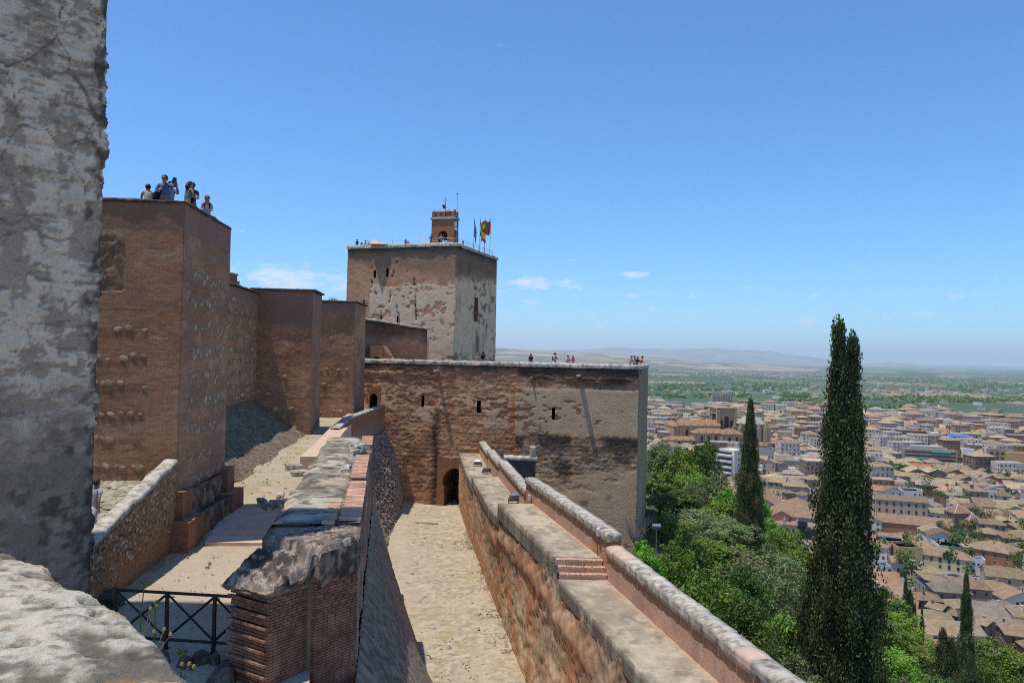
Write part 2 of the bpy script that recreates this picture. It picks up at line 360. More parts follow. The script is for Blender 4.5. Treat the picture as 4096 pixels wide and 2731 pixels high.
def profile_hole(name, prof, origin, eu, back, depth, mat, parent):
    """the reveal and the dark end of an opening: prof in (u, z) on a wall through origin along eu"""
    o3 = lambda u, z, k: np.array([origin[0] + eu[0] * u + back[0] * k, origin[1] + eu[1] * u + back[1] * k, z])
    n = len(prof); V = [o3(u, z, .0) for u, z in prof] + [o3(u, z, depth) for u, z in prof]
    return mk(name, V, [(i, (i + 1) % n, n + (i + 1) % n, n + i) for i in range(n)] + [tuple(range(n, 2 * n))], mat, parent)
def arch_prof(cx, z0, w, hs, horseshoe=0.0, pointed=0.0, n=14):
    """an arch outline, bottom left round to bottom right; springing at hs above z0"""
    r = w / 2 * (1 + horseshoe); P = [(cx - w / 2, z0), (cx - w / 2, z0 + hs)]
    a0 = math.pi + math.asin(min(.99, horseshoe * 2.2)) if horseshoe else math.pi; a1 = math.pi - a0
    zc = z0 + hs + r * math.sin(a0 - math.pi) if horseshoe else z0 + hs
    for i in range(n + 1):
        a = a0 + (a1 - a0) * i / n; P.append((cx + r * math.cos(a), zc + r * math.sin(a) * (1 + pointed * (1 - abs(math.cos(a))))))
    P += [(cx + w / 2, z0 + hs), (cx + w / 2, z0)]
    return P
def panel_with_hole(name, rect, prof, origin, eu, out, thick, mat, parent, col):
    """a brick panel (u0,u1,z0,z1) round an arch: cells of a fan between the outline and the rectangle"""
    u0, u1, z0, z1 = rect; V = []; Fc = []; n = len(prof)
    cu = (prof[0][0] + prof[-1][0]) / 2; zc = z0 + (z1 - z0) * .5
    outer = []
    for (u, z) in prof:
        du, dz = u - cu, z - zc; ts = []
        if du > 1e-6: ts.append((u1 - cu) / du)
        if du < -1e-6: ts.append((u0 - cu) / du)
        if dz > 1e-6: ts.append((z1 - zc) / dz)
        if dz < -1e-6: ts.append((z0 - zc) / dz)
        t = min(ts); outer.append((cu + du * t, zc + dz * t))
    outer[0] = (u0, z0); outer[-1] = (u1, z0)
    # keep the rectangle's upper corners
    pts = []; 
    for i in range(n - 1):
        pts.append((prof[i], outer[i])); a, b = outer[i], outer[i + 1]
        if abs(a[0] - b[0]) > 1e-5 and abs(a[1] - b[1]) > 1e-5 and b[1] > z0 + .1:
            pts.append((tuple((np.array(prof[i]) + np.array(prof[i + 1])) / 2), (a[0] if abs(a[0] - u0) < 1e-5 or abs(a[0] - u1) < 1e-5 else b[0], z1)))
    pts.append((prof[-1], outer[-1]))
    o3 = lambda q, k: (origin[0] + eu[0] * q[0] + out[0] * k, origin[1] + eu[1] * q[0] + out[1] * k, q[1])
    for i_, o_ in pts: V += [o3(i_, thick), o3(o_, thick), o3(o_, -.3)]
    for i in range(len(pts) - 1):
        a = i * 3; Fc += [(a, a + 3, a + 4, a + 1), (a + 1, a + 4, a + 5, a + 2)]
    UV = [(i_ if k == 0 else o_) for i_, o_ in pts for k in range(3)]
    c = np.tile(np.array(col + (1.0,)), (len(V), 1))
    return mk(name, V, Fc, mat, parent, c, UV)

# ---- ground of the upper court, the cobbled path, the lane
def court_ground():
    Y = np.arange(11, 79, .28); lX = np.interp(Y, [10, 20, 30, 80], [-19, -16, -22, -24]); rX = np.interp(Y, [10, 18.7, 40, 48, 60, 79], [-2.6, -4.6, -8.0, -9.6, -12.9, -12.7])
    t = np.linspace(0, 1, 56); X = lX[:, None] + (rX - lX)[:, None] * t[None]; YY = np.repeat(Y[:, None], len(t), 1)
    Z = ztop_ground(YY) + (fbm(X * .5, YY * .5, 4, 3) - .5) * .22 + (fbm(X * 3, YY * 3, 3, 5) - .5) * .03
    g = fbm(X * .35, YY * .35, 5, 8); g2 = fbm(X * 1.3, YY * 1.3, 4, 9)
    c = lerp((.46, .375, .28), (.41, .36, .25), sst(.42, .62, g)); c = lerp(c, (.36, .30, .14), sst(.52, .72, g2) * sst(27, 36, YY) * .75); c = lerp(c, (.41, .30, .215), sst(.56, .7, fbm(X * .6, YY * .6, 4, 19)) * .6)
    P = np.stack([X, YY, Z], -1)[:, ::-1]
    o = grid('court_ground', P, MT['ground'], col=c[:, ::-1]); tag(o, kind='structure')
    # concrete strip crossing the court in front of the tower
    V = [atz(820, 2180, -6.82), atz(1120, 2180, -6.80), atz(1170, 2040, -6.66), atz(905, 2035, -6.66)]
    V = np.array([(v.x, v.y, float(ztop_ground(v.y)) + .05) for v in V]); Fc = [(0, 1, 2, 3)]
    a = V + np.array([0, 0, .02]); b = V - np.array([0, 0, .2])
    o2 = mk('concrete_path', np.concatenate([a, b]), [(0, 1, 2, 3), (0, 4, 5, 1), (1, 5, 6, 2), (2, 6, 7, 3), (3, 7, 4, 0)], MT['pinkslab']); tag(o2, kind='structure')
court_ground()
def cobble_path():
    Y = np.arange(18.6, 27.2, .07); t = np.linspace(0, 1, 84); X = -16.9 + 5.35 * t; XX, YY = np.meshgrid(X, Y, indexing='ij')
    f1, f2, idv = worley(XX * 4.0, YY * 5.5, 2)
    Z = np.interp(YY, [18, 23.7, 27], [-6.3, -5.62, -4.55]) + .05 * sst(0, .35, f2 - f1)
    c = lerp((.28, .25, .19), (.47, .43, .35), idv); c = lerp((.20, .17, .12), c, sst(.03, .16, f2 - f1))
    o = grid('cobbled_path', np.stack([XX, YY, Z], -1), MT['ground'], col=c); tag(o, kind='structure')
cobble_path()
def lane():
    Y = np.arange(20, 79, .16); X = np.arange(-14.2, 5.5, .16); XX, YY = np.meshgrid(X, Y, indexing='ij')
    Z = np.interp(YY, [20, 45, 66, 78], [-15.0, -15.0, -14.95, -14.6]) + .35 * sst(3.0, 6.5, -(XX + .1458 * (YY - 35.9) - 1)) * sst(60, 76, YY) + (fbm(XX * .8, YY * .8, 4, 4) - .5) * .16
    f1, f2, idv = worley(XX * 3.6, YY * 3.6, 6); Z += .03 * sst(0, .3, f2 - f1)
    edge = np.abs(XX + .1458 * (YY - 35.9) + 1.6); g = fbm(XX * .5, YY * .5, 5, 12)
    c = lerp((.34, .275, .20), (.53, .45, .35), idv); dirt = np.clip(sst(1.6, 2.9, edge) + sst(.5, .66, g) * .9, 0, 1); c = lerp(c, (.46, .37, .28), dirt * .55)
    c = lerp(c, (.28, .20, .14), (1 - sst(.0, .10, f2 - f1)) * (1 - dirt) * .8)
    c = lerp(c, (.30, .28, .10), sst(.66, .74, fbm(XX * 1.1, YY * 1.1, 4, 44)) * .5)
    o = grid('lane', np.stack([XX, YY, Z], -1), MT['ground'], col=c); tag(o, kind='structure')
    k = MB(); a = atz(1595, 2088, -14.85); b = atz(1748, 2098, -14.9); d = (b - a); k.box((a + b) / 2 + Vector((0, 0, .02)), (d.length, .28, .3), math.atan2(d.y, d.x)); 
    o = k.build('stone_drain_kerb', MT['coping'], bevel=.04); tag(o, 'low worn stone kerb lying across the cobbled lane before the gate', 'kerb')
    rnd = random.Random(3)
    for (px, py, s, lab) in ((1650, 2295, .14, 'larger dark loose stone lying on the cobbled lane'), (1629, 2330, .10, 'smaller dark loose stone nearest the cobbled batter on the lane')):
        p = atz(px, py, -14.92); o = stone_at(p, (0, -1), s, rnd, None, 'loose_stone', flat=1.0); tag(o, lab, 'stone')
lane()

MT['pebblevar'] = m_noise('single_pebble', [(.3, (.22, .19, .16)), (.5, (.36, .31, .255)), (.7, (.48, .43, .36))], 1.7, 3, .8, .01, 20, .2, .3)
def cobbles():
    rnd = random.Random(23); lane_o = bpy.data.objects['lane']; path_o = bpy.data.objects['cobbled_path']; cm = [m_.copy() for m_ in STONES]
    for m_ in cm: m_.materials.clear(); m_.materials.append(MT['pebblevar'])
    for i in range(270):
        Y = 35 + 26 * rnd.random() ** 1.7; xr = 1.0 - .1458 * (Y - 35.9) - .45; X = xr - rnd.random() * 4.3; s = rnd.uniform(.07, .15); o = bpy.data.objects.new('cobble', rnd.choice(cm)); COL.objects.link(o); o.location = (X, Y, -14.985); o.rotation_euler = (math.pi / 2 + rnd.gauss(0, .08), rnd.gauss(0, .08), rnd.uniform(0, 6)); o.scale = (s * rnd.uniform(.9, 1.5), s * .45, s); child(o, lane_o)
    for i in range(150):
        Y = 20.5 + 6 * rnd.random(); X = -11.75 - rnd.random() * 2.4; s = rnd.uniform(.05, .11); o = bpy.data.objects.new('cobble', rnd.choice(cm)); COL.objects.link(o); o.location = (X, Y, float(np.interp(Y, [18, 23.7, 27], [-6.3, -5.62, -4.55])) + .035); o.rotation_euler = (math.pi / 2 + .15, rnd.gauss(0, .08), rnd.uniform(0, 6)); o.scale = (s * rnd.uniform(.9, 1.5), s * .45, s); child(o, path_o)
    # grit along the walls and over the court, weeds in the joints
    bm = bmesh.new(); bmesh.ops.create_icosphere(bm, subdivisions=1, radius=1); iv = np.array([v.co[:] for v in bm.verts]); fi = np.array([[v.index for v in f.verts] for f in bm.faces]); bm.free(); V = []; W = MB(); rs = np.random.RandomState(3)
    for i in range(3800):
        if i < 2600:
            Y = rs.uniform(34, 75); xr = 1.0 - .1458 * (Y - 35.9); X = xr - (abs(rs.normal()) * .5 if rs.rand() < .5 else rs.rand() * 5.6); z = -15.0 if Y < 60 else -14.95; s = rs.uniform(.012, .05) if rs.rand() < .9 else rs.uniform(.05, .09)
        else:
            Y = rs.uniform(18.5, 60); X = rs.uniform(-13, -6.5) if Y < 27 else rs.uniform(-15, -9.5) - (Y - 27) * .06; z = float(ztop_ground(Y)); s = rs.uniform(.008, .03) if rs.rand() < .93 else rs.uniform(.03, .07)
        V.append(iv * s * np.array([rs.uniform(.8, 1.4), rs.uniform(.8, 1.4), .7]) + np.array([X, Y, z + .02]))
    n = len(V); Fc = (fi[None] + (np.arange(n) * 12)[:, None, None]).reshape(-1, 3); o = mk('loose_gravel', np.concatenate(V), Fc, MT['pebble'], None, None, None, True); tag(o, 'loose grit and small stones scattered over lane and court', 'gravel', None, 'stuff')
    rnd2 = random.Random(4)
    for i in range(260):
        if i < 120: Y = rnd2.uniform(35, 72); X = 1.0 - .1458 * (Y - 35.9) - .12 - abs(rnd2.gauss(0, .12)); z = -15.0
        else: Y = rnd2.uniform(20, 56); X = rnd2.choice((-11.0 - (Y - 20) * .05 + rnd2.gauss(.3, .2), -13.0 + rnd2.gauss(0, 1.6) - (Y - 27) * .04)) if Y < 34 else rnd2.uniform(-15.5, -10.5); z = float(ztop_ground(Y))
        for j in range(9):
            a = rnd2.uniform(0, 6.28); l = rnd2.uniform(.06, .2); q = Vector((X + rnd2.gauss(0, .06), Y + rnd2.gauss(0, .06), z)); W.add([q - Vector((.008, 0, 0)), q + Vector((.008, 0, 0)), q + Vector((math.cos(a) * l * .5, math.sin(a) * l * .5, l))], [(0, 1, 2)])
    o = W.build('weeds', MT['weed']); tag(o, 'sparse dry weeds along the foot of walls in lane and court', 'weeds', None, 'stuff')
cobbles()

# ---- plastered tower at the left edge
def plaster_tower():
    T = thing('plaster_tower', 'tall grey-white tower of flaking lime plaster rising out of frame', 'tower', (-11, 20.5, -8))
    e = az(37); n = np.array([e[1], -e[0]]); C = np.array([-10.09, 19.2]); A = C - e * 9.5; bk = -n
    foot = [A, C, C + np.array([-8., .15]), A + np.array([-8., .15])]
    def cells(U, Z):
        f1, f2, idv = worley((U + (fbm(U * .8, Z * .8, 3, 31) - .5) * 1.1) * .75, (Z + (fbm(U * .8, Z * .8, 3, 33) - .5) * 1.2) * .5, 3); return sst(.004, .035, f2 - f1), idv
    def masks(U, Z):
        crack, idv = cells(U, Z)
        hz = Z + (fbm(U * .5, Z * .3, 3, 71) - .5) * .9; lift = np.abs(((hz + 3.1) / .86) % 1 - .5) * 2          # rammed-earth lifts
        joint = 1 - sst(.0, .22, 1 - lift)
        n1 = fbm(U * 1.5, Z * 1.5, 5, 50, .6); n2 = fbm(U * 4, Z * 7, 4, 60, .6); n3 = fbm(U * .5, Z * .5, 3, 53)
        nv = fbm(U * 2.2, Z * .9, 5, 56, .6); hb = fbm(U * 1.0, Z * 3.6, 5, 58, .62); mid = sst(-1.5, .5, Z) * sst(6.6, 5.2, Z); mx_ = (nv * .55 + hb * .25 + n2 * .2) * mid + (hb * .62 + n2 * .38) * (1 - mid); white = sst(.468, .50, mx_ + .03 * idv - .012 + .02 * (1 - mid)) * (.3 + .7 * crack)
        white = white * (1 - joint * .45 * sst(1, 3, Z))
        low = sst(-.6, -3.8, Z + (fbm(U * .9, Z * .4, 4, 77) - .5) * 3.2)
        return white * (1 - .9 * low), low, joint, crack, n2
    def disp(U, Z, E):
        w, low, jt, cr, n2 = masks(U, Z); m = (E == 0) | (E == 1)
        d = .022 * w + .055 * (n2 - .5) + .05 * (fbm(U * 9, Z * 14, 4, 83, .6) - .5) * w + .05 * (fbm(U * .7, Z * .7, 4, 81) - .5) - .012 * jt * (1 - low) - .012 * (1 - cr) * (1 - low) + .06 * low * (fbm(U * 2.2, Z * 3.2, 4, 82, .6) - .5)
        return d * m * sst(.0, .22, np.abs(U - 9.5)) + (E <= 1) * sst(.30, 0, np.abs(U - 9.5)) * ((fbm(U * 0, Z * 1.7, 5, 88, .7) - .5) * .24 - .02)
    def colf(U, Z, E):
        w, low, jt, cr, n2 = masks(U, Z)
        c = lerp((.45, .375, .295), (.60, .50, .40), fbm(U * .9, Z * .9, 4, 90)); c = lerp(c, lerp((.80, .69, .54), (.97, .86, .70), fbm(U * 3, Z * 5, 4, 92)), w)
        lic = sst(.52, .66, fbm(U * 1.1, Z * 2.0, 5, 95, .6)) * sst(2.5, 5.5, Z); c = lerp(c, (.17, .145, .095), lic * .6 * sst(.42, .6, n2))
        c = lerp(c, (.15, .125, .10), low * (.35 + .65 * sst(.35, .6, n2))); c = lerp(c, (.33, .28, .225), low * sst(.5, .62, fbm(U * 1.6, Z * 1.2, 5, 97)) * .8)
        hl = sst(.58, .66, fbm(U * 2.2, Z * 9, 5, 103, .65)); c = lerp(c, (.20, .165, .125), hl * (1 - low) * .55); c = lerp(c, (.07, .065, .06), (1 - cr) * .7 * (1 - low) * sst(-1, 6, Z))
        edge = sst(.55, .05, np.abs(U - 9.5) + (fbm(U * 3, Z * 3, 3, 99) - .5) * .5) ; c = lerp(c, (.075, .07, .066), edge * sst(.40, .6, fbm(U * 5, Z * 4, 4, 101)) * .9)
        return c
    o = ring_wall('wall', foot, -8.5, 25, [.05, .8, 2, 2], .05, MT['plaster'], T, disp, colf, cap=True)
    for (px, py, s) in ((160, 460, .10), (300, 1130, .08), (330, 372, .07)):
        pass
plaster_tower()

# ---- brick tower with visitors on top, and the towers behind it
def tower_tex(seed, zt, band, red=(.45, .245, .155), dark=(.345, .185, .118), gz=-6):
    def colf(U, Z, E):
        n = fbm(U * .6, Z * .9, 5, seed); n2 = fbm(U * .25, Z * .25, 4, seed + 5)
        c = lerp(dark, red, sst(.3, .7, n)); c = lerp(c, (.42, .275, .205), sst(.52, .72, n2) * .45); c = lerp(c, (.27, .155, .12), sst(.55, .75, fbm(U * .35, Z * .7, 4, seed + 11)) * .6)
        c = lerp(c, (.40, .30, .23), sst(.66, .76, fbm(U * 2.2, Z * 5, 4, seed + 15, .6)) * .4)
        lime = sst(.6, .75, fbm(U * 1.4, Z * 3.0, 4, seed + 9)); c = lerp(c, (.52, .42, .34), lime * .35)
        b = sst(zt - band - .05, zt - band + .05, Z); c = lerp(c, lerp((.26, .155, .125), (.33, .205, .165), fbm(U * 1.2, Z * .6, 4, seed + 2)), b)
        top = sst(zt - .16, zt - .02, Z + (fbm(U * 3, Z * 0, 3, seed + 3) - .5) * .1); c = lerp(c, (.10, .085, .075), top)
        foot_dark = sst(gz + 1.6, gz + .3, Z + fbm(U * .7, Z * .7, 3, seed + 7)); c = lerp(c, (.17, .105, .08), foot_dark * .5)  # brick colour gets darker towards the foot of the wall
        return rgba(c, 1 - b * .95)
    def disp(U, Z, E):
        return (.05 * (fbm(U * .8, Z * .8, 4, seed + 20) - .5) + .025 * (fbm(U * 5, Z * 9, 3, seed + 21) - .5))
    return colf, disp
def brick_tower():
    T = thing('brick_tower', 'big brick tower with a group of visitors on its roof', 'tower', (-11.4, 27, -7)); zt = 5.06
    foot = rect_foot((-11.39, 27), -4.7, 6.4, 5.8); cf, dp = tower_tex(11, zt, 1.02, gz=-6)
    d, r = frame(-4.7); A = np.array([-11.39, 27.])
    def col2(U, Z, E):
        c = cf(U, Z, E); fr = (E == 0) & (Z < 3.75) & (Z > 1.9) & (U < 4.5 + (fbm(U * 2, Z * 2, 3, 4) - .5) * .8)
        m = sst(.32, .5, fbm(U * 2, Z * 2, 4, 40)) * fr; c[..., :3] = lerp(c[..., :3], lerp((.10, .085, .07), (.27, .215, .165), fbm(U * 5, Z * 5, 3, 41)), m * .95); c[..., 3] *= 1 - m
        u1 = U - 6.4; pan = (E == 1) & (np.abs(u1 - 2.9) < 1.95 + .2 * np.sin(Z * 5)) & (Z < 3.7) & (Z > -4.6) & (((Z + 5) % .92) < .5)
        pm = pan * sst(.35, .5, fbm(U * 3, Z * 5, 3, 47)); c[..., :3] = lerp(c[..., :3], (.30, .20, .15), pm * .8); c[..., 3] *= 1 - pm * .9
        fp = (E == 0) & (U < 5.3) & (Z < 1.3) & (Z > -4.4) & (((Z + 5.4) % .95) < .38); fm = fp * sst(.4, .5, fbm(U * 3, Z * 5, 3, 48)); c[..., :3] = lerp(c[..., :3], (.23, .125, .08), fm * .7); c[..., 3] *= 1 - fm * .9
        return c
    def dp2(U, Z, E):
        z = dp(U, Z, E) * .3; fr = (E == 0) & (Z < 3.75) & (Z > 1.9) & (U < 4.4); return z + fr * (fbm(U * 4, Z * 4, 4, 42) - .55) * .12
    ring_wall('wall', foot, -7.6, zt, [.055, .055, 1.5, 1.5], .055, MT['brickwall'], T, dp2, col2, topf=lambda X, Y: (fbm(X * 1.7, Y * 1.7, 4, 12) - .5) * .12)
    strip('parapet_edge', [(*(foot[0] + d * .12), zt + .05), (*(foot[1] + d * .12 - r * .12), zt + .05), (*(foot[2] - r * .12), zt + .05), (*foot[3], zt + .05)], .3, .1, MT['darkcap'], T, .15, .05, 3)
    rnd = random.Random(11)
    for k in range(10):                                     # rubble bands of the side wall
        zb = -5 + .92 * k + .18
        if zb > 3.4: continue
        x = .95 + rnd.uniform(0, .2)
        while x < 4.9:
            s = rnd.uniform(.09, .20)
            if rnd.random() < .85:
                p = A + d * x + r * .004; stone_at((p[0], p[1], zb + rnd.uniform(-.16, .22)), r, s, rnd, T, flat=.32)
            x += s * 1.5 + rnd.uniform(.0, .15)
    for k in range(6):                                      # and of the face towards the viewer
        zb = -4.15 + .95 * k; x = 3.1
        while x < 5.3:
            s = rnd.uniform(.07, .17)
            if rnd.random() < .72:
                p = foot[0] + r * x - d * .004; stone_at((p[0], p[1], zb + rnd.uniform(-.09, .1)), -d, s, rnd, T, flat=.28)
            x += s * 1.7 + rnd.uniform(0, .18)
    # stepped brick footings at the two corners, rubble between
    for t, nm in ((0.35, 'near'), (5.3, 'far')):
        for h, w, z in ((-4.9, .75, .30), (-5.85, 1.15, .62)):
            a = A + d * (t if nm == 'near' else t) ; ln = w if nm == 'near' else w
            p0 = A + d * (0.0 - (z if nm == 'near' else -(5.8 - ln + .1))); q = p0 - r * .75
            L0 = ln + (z if nm == 'near' else z); fp = [q, q + r * (.75 + z), q + r * (.75 + z) + d * L0, q + d * L0]
            def cc(U, Z, E, h=h): 
                c = lerp((.26, .135, .095), (.36, .19, .13), fbm(U * 2, Z * 3, 4, 61)); return rgba(c, np.ones(U.shape))
            ring_wall('plinth', fp, -7.4, h, .12, .12, MT['brickwall'], T, lambda U, Z, E: (fbm(U * 3, Z * 3, 3, 62) - .5) * .03, cc, smooth=False)
    p0 = A + d * .9 ; fp = [p0, p0 + r * .26, p0 + r * .26 + d * 4.0, p0 + d * 4.0]
    ring_wall('rubble_base', fp, -7.4, -5.0, [.3, .08, .3, 1], .08, MT['wall'], T, lambda U, Z, E: (fbm(U * 2.2, Z * 2.2, 4, 63) - .5) * .25, lambda U, Z, E: lerp((.10, .075, .06), (.32, .24, .185), sst(.3, .65, fbm(U * 2.5, Z * 2.5, 4, 64))), taper=.06)
    fp = [p0 + r * .2, p0 + r * .55, p0 + r * .55 + d * 4.0, p0 + r * .2 + d * 4.0]
    ring_wall('rubble_base', fp, -7.4, -5.95, [.3, .08, .3, 1], .08, MT['wall'], T, lambda U, Z, E: (fbm(U * 2.2, Z * 2.2, 4, 65) - .5) * .22, lambda U, Z, E: lerp((.12, .09, .07), (.33, .25, .19), sst(.3, .65, fbm(U * 2.5, Z * 2.5, 4, 66))), taper=.04)
brick_tower()
def rear_tower(label, corner, a, wide, deep, zt, zb, seed, band, du):
    T = thing('brick_tower', label, 'tower', (*corner, zb)); cf, dp = tower_tex(seed, zt, band, gz=zb + .6)
    foot = rect_foot(corner, a, wide, deep)
    ring_wall('wall', foot, zb, zt, [du, du, 2, 2], du, MT['brickfar'], T, lambda U, Z, E: 1.6 * dp(U, Z, E), cf, taper=.006, topf=lambda X, Y: (fbm(X * 1.1, Y * 1.1, 4, seed) - .5) * .22)
    strip('parapet_edge', [(*foot[0], zt + .05), (*foot[1], zt + .05), (*foot[2], zt + .05), (*foot[3], zt + .05)], .34, .12, MT['darkcap'], T, .3, .05, seed)
    rnd = random.Random(seed); d, r = frame(a)
    for k in range(4):
        x = .7
        while x < wide - .5:
            s = rnd.uniform(.10, .22)
            if rnd.random() < .45: stone_at((*(foot[0] + r * (x + .0) - d * .0), zb + 1.8 + k * 1.25 + rnd.uniform(-.15, .15)), -d, s, rnd, T)
            x += s * 2 + rnd.uniform(.0, .4)
    return T, foot, d, r
rear_tower('second brick tower, square and smooth-topped, in the middle of the curtain wall', (-14.75, 58), -4.7, 4.6, 4.2, 4.5, -7.4, 21, 2.6, .11)
T3, f3, d3, r3 = rear_tower('third brick tower with dry grass on top, standing against the bastion', (-14.0, 70), -1.0, 5.2, 5.6, 4.5, -7.2, 31, 1.0, .13)
def tuft(px, D, z, s, label, seed, n=40, mat='weed', name='grass_tuft', cat='plant'):
    rnd = random.Random(seed); p = at(px, 1400, D); k = MB()
    for i in range(n):
        a = rnd.uniform(0, 6.28); l = s * rnd.uniform(.5, 1.2); q = Vector((p.x + rnd.gauss(0, s * .35), p.y + rnd.gauss(0, s * .35), z)); w = s * .035
        tip = q + Vector((math.cos(a) * l * .5, math.sin(a) * l * .5, l)); md = q + Vector((math.cos(a) * l * .15, math.sin(a) * l * .15, l * .6)); x = Vector((w, 0, 0))
        k.add([q - x, q + x, md + x * .8, md - x * .8, tip], [(0, 1, 2, 3), (3, 2, 4)])
    o = k.build(name, MT[mat]); tag(o, label, cat); return o
tuft(1322, 72, 4.5, .45, 'left dry grass tuft on top of the third brick tower', 5)
tuft(1338, 72.5, 4.5, .4, 'middle dry grass tuft on top of the third brick tower', 6)
tuft(1405, 73, 4.45, .3, 'small greenish tuft by the corner of the third brick tower', 7)
def curtain():
    T = thing('curtain_wall', 'long brick and rubble curtain wall between the towers', 'wall', (-18, 45, -7)); d, r = frame(-4.7)
    A = np.array([-16.7, 32.5]); foot = [A, A + d * 60, A + d * 60 - r * 2.5, A - r * 2.5]
    foot = [foot[3], foot[0], foot[1], foot[2]]; cf, dp = tower_tex(51, 4.2, 1.1, gz=-3.5)
    def c2(U, Z, E):
        c = cf(U, Z, E); p = (((Z + 9) % .8) < .32) * sst(.4, .5, fbm(U * 2, Z * 4, 3, 55)) * (Z < 2.6); c[..., :3] = lerp(c[..., :3], (.22, .145, .11), p * .8); c[..., 3] *= 1 - p
        return c
    ring_wall('wall', foot, -7.5, 4.2, [2, .14, 2, 4], .11, MT['brickfar'], T, dp, c2)
    strip('parapet_edge', [(*(foot[1] + d * 60 * i / 20), 4.26) for i in range(21)], .4, .12, MT['darkcap'], T, .4, .05, 9)
    rnd = random.Random(52)
    for k in range(9):
        x = 17.0
        while x < 25.3:
            s = rnd.uniform(.09, .2)
            if rnd.random() < .6: stone_at((*(A + d * x + r * .02), -3.2 + .8 * k + rnd.uniform(-.1, .12)), r, s, rnd, T)
            x += s * 1.7 + rnd.uniform(0, .25)
    # sloping cobbled batter at its foot
    for (y0, y1, zt, wd, nm) in ((6.0, 25.8, -3.7, 3.9, 1), (30.2, 38.6, -4.0, 2.6, 2)):
        t = np.arange(y0, y1, .12); q = np.linspace(0, 1, 44); P = np.zeros((len(t), len(q), 3)); wv = wd * (1 + .05 * np.sin(t))
        base = A[None] + d[None] * t[:, None]
        for j, qq in enumerate(q):
            P[:, j, :2] = base + r[None] * (qq * wv)[:, None]; P[:, j, 2] = zt + (ztop_ground(base[:, 1]) - .15 - zt) * qq - .18 * math.sin(qq * math.pi)
        U, Q = np.meshgrid(t, q * wd * 1.2, indexing='ij'); f1, f2, idv = worley(U * 4.5, Q * 4.5, nm); g = sst(.0, .3, f2 - f1)
        c = lerp((.09, .075, .058), lerp((.15, .12, .09), (.28, .225, .17), idv), g)
        grid('cobbled_batter', P, MT['wall'], T, c, disp=-.09 * g)
curtain()
def roof_kiosk():
    T = thing('turret_stub', 'small brick stub rising behind the big brick tower', 'turret', (-21, 62, 3.5)); k = MB(); p = at(913, 1110, 62)
    k.box((p.x, p.y, 4.6), (.95, 1.2, 2.6), R(-4)); k.build('wall', MT['brickpc'], T); k = MB(); k.box((p.x, p.y, 5.95), (1.1, 1.35, .16), R(-4)); k.build('cap', MT['coping'], T, bevel=.03)
roof_kiosk()

# ---- low rubble wall beside the path
def rubble_wall():
    T = thing('rubble_wall', 'low sloping wall of rounded river stones between path and court', 'wall', (-11.3, 23.5, -7))
    n = 110; t = np.linspace(0, 1, n); Yw = 20.2 + 6.6 * t; Xr = -11.02 - .30 * t; zt = -5.45 + 1.62 * t; m = 46; q = np.linspace(0, 1, m)
    P = np.zeros((n, m, 3)); P[..., 0] = Xr[:, None]; P[..., 1] = Yw[:, None]; P[..., 2] = -7.4 + (zt[:, None] + 7.4) * q[None]
    U, V_ = np.meshgrid(Yw, q * 2.6, indexing='ij'); f1, f2, idv = worley(U * 5, P[..., 2] * 5, 5); g = sst(0, .3, f2 - f1)
    lo = sst(-5.9, -6.7, P[..., 2]); c = lerp(lerp((.10, .065, .04), (.16, .10, .06), g), lerp((.30, .17, .09), (.36, .26, .17), idv), g); c = lerp(c, (.36, .20, .11), lo * .75)
    grid('wall_face', P, MT['wall'], T, c, disp=.05 * g * (1 - lo * .7) + .05 * (fbm(U, P[..., 2], 3, 3) - .5))
    Pb = P[:, ::-1].copy(); Pb[..., 0] -= .4; grid('wall_back', Pb[:, ::3], MT['wall'], T, c[:, ::-3])
    pts = [(Xr[i] - .2, Yw[i], zt[i] + .06 + .05 * vn(i * .2, 0, 3)) for i in range(0, n, 3)]; strip('coping', pts, .46, .16, MT['coping'], T, .12, .05, 8)
    rnd = random.Random(77)
    for i in range(230):
        tt = rnd.random(); y = 20.3 + 6.4 * tt; x = -11.02 - .30 * tt; top = -5.45 + 1.62 * tt; zz = top - .15 - abs(rnd.gauss(0, .8))
        if zz < -6.9: continue
        stone_at((x + .03, y, zz), (1, 0), rnd.uniform(.045, .105), rnd, T, flat=.6)
rubble_wall()

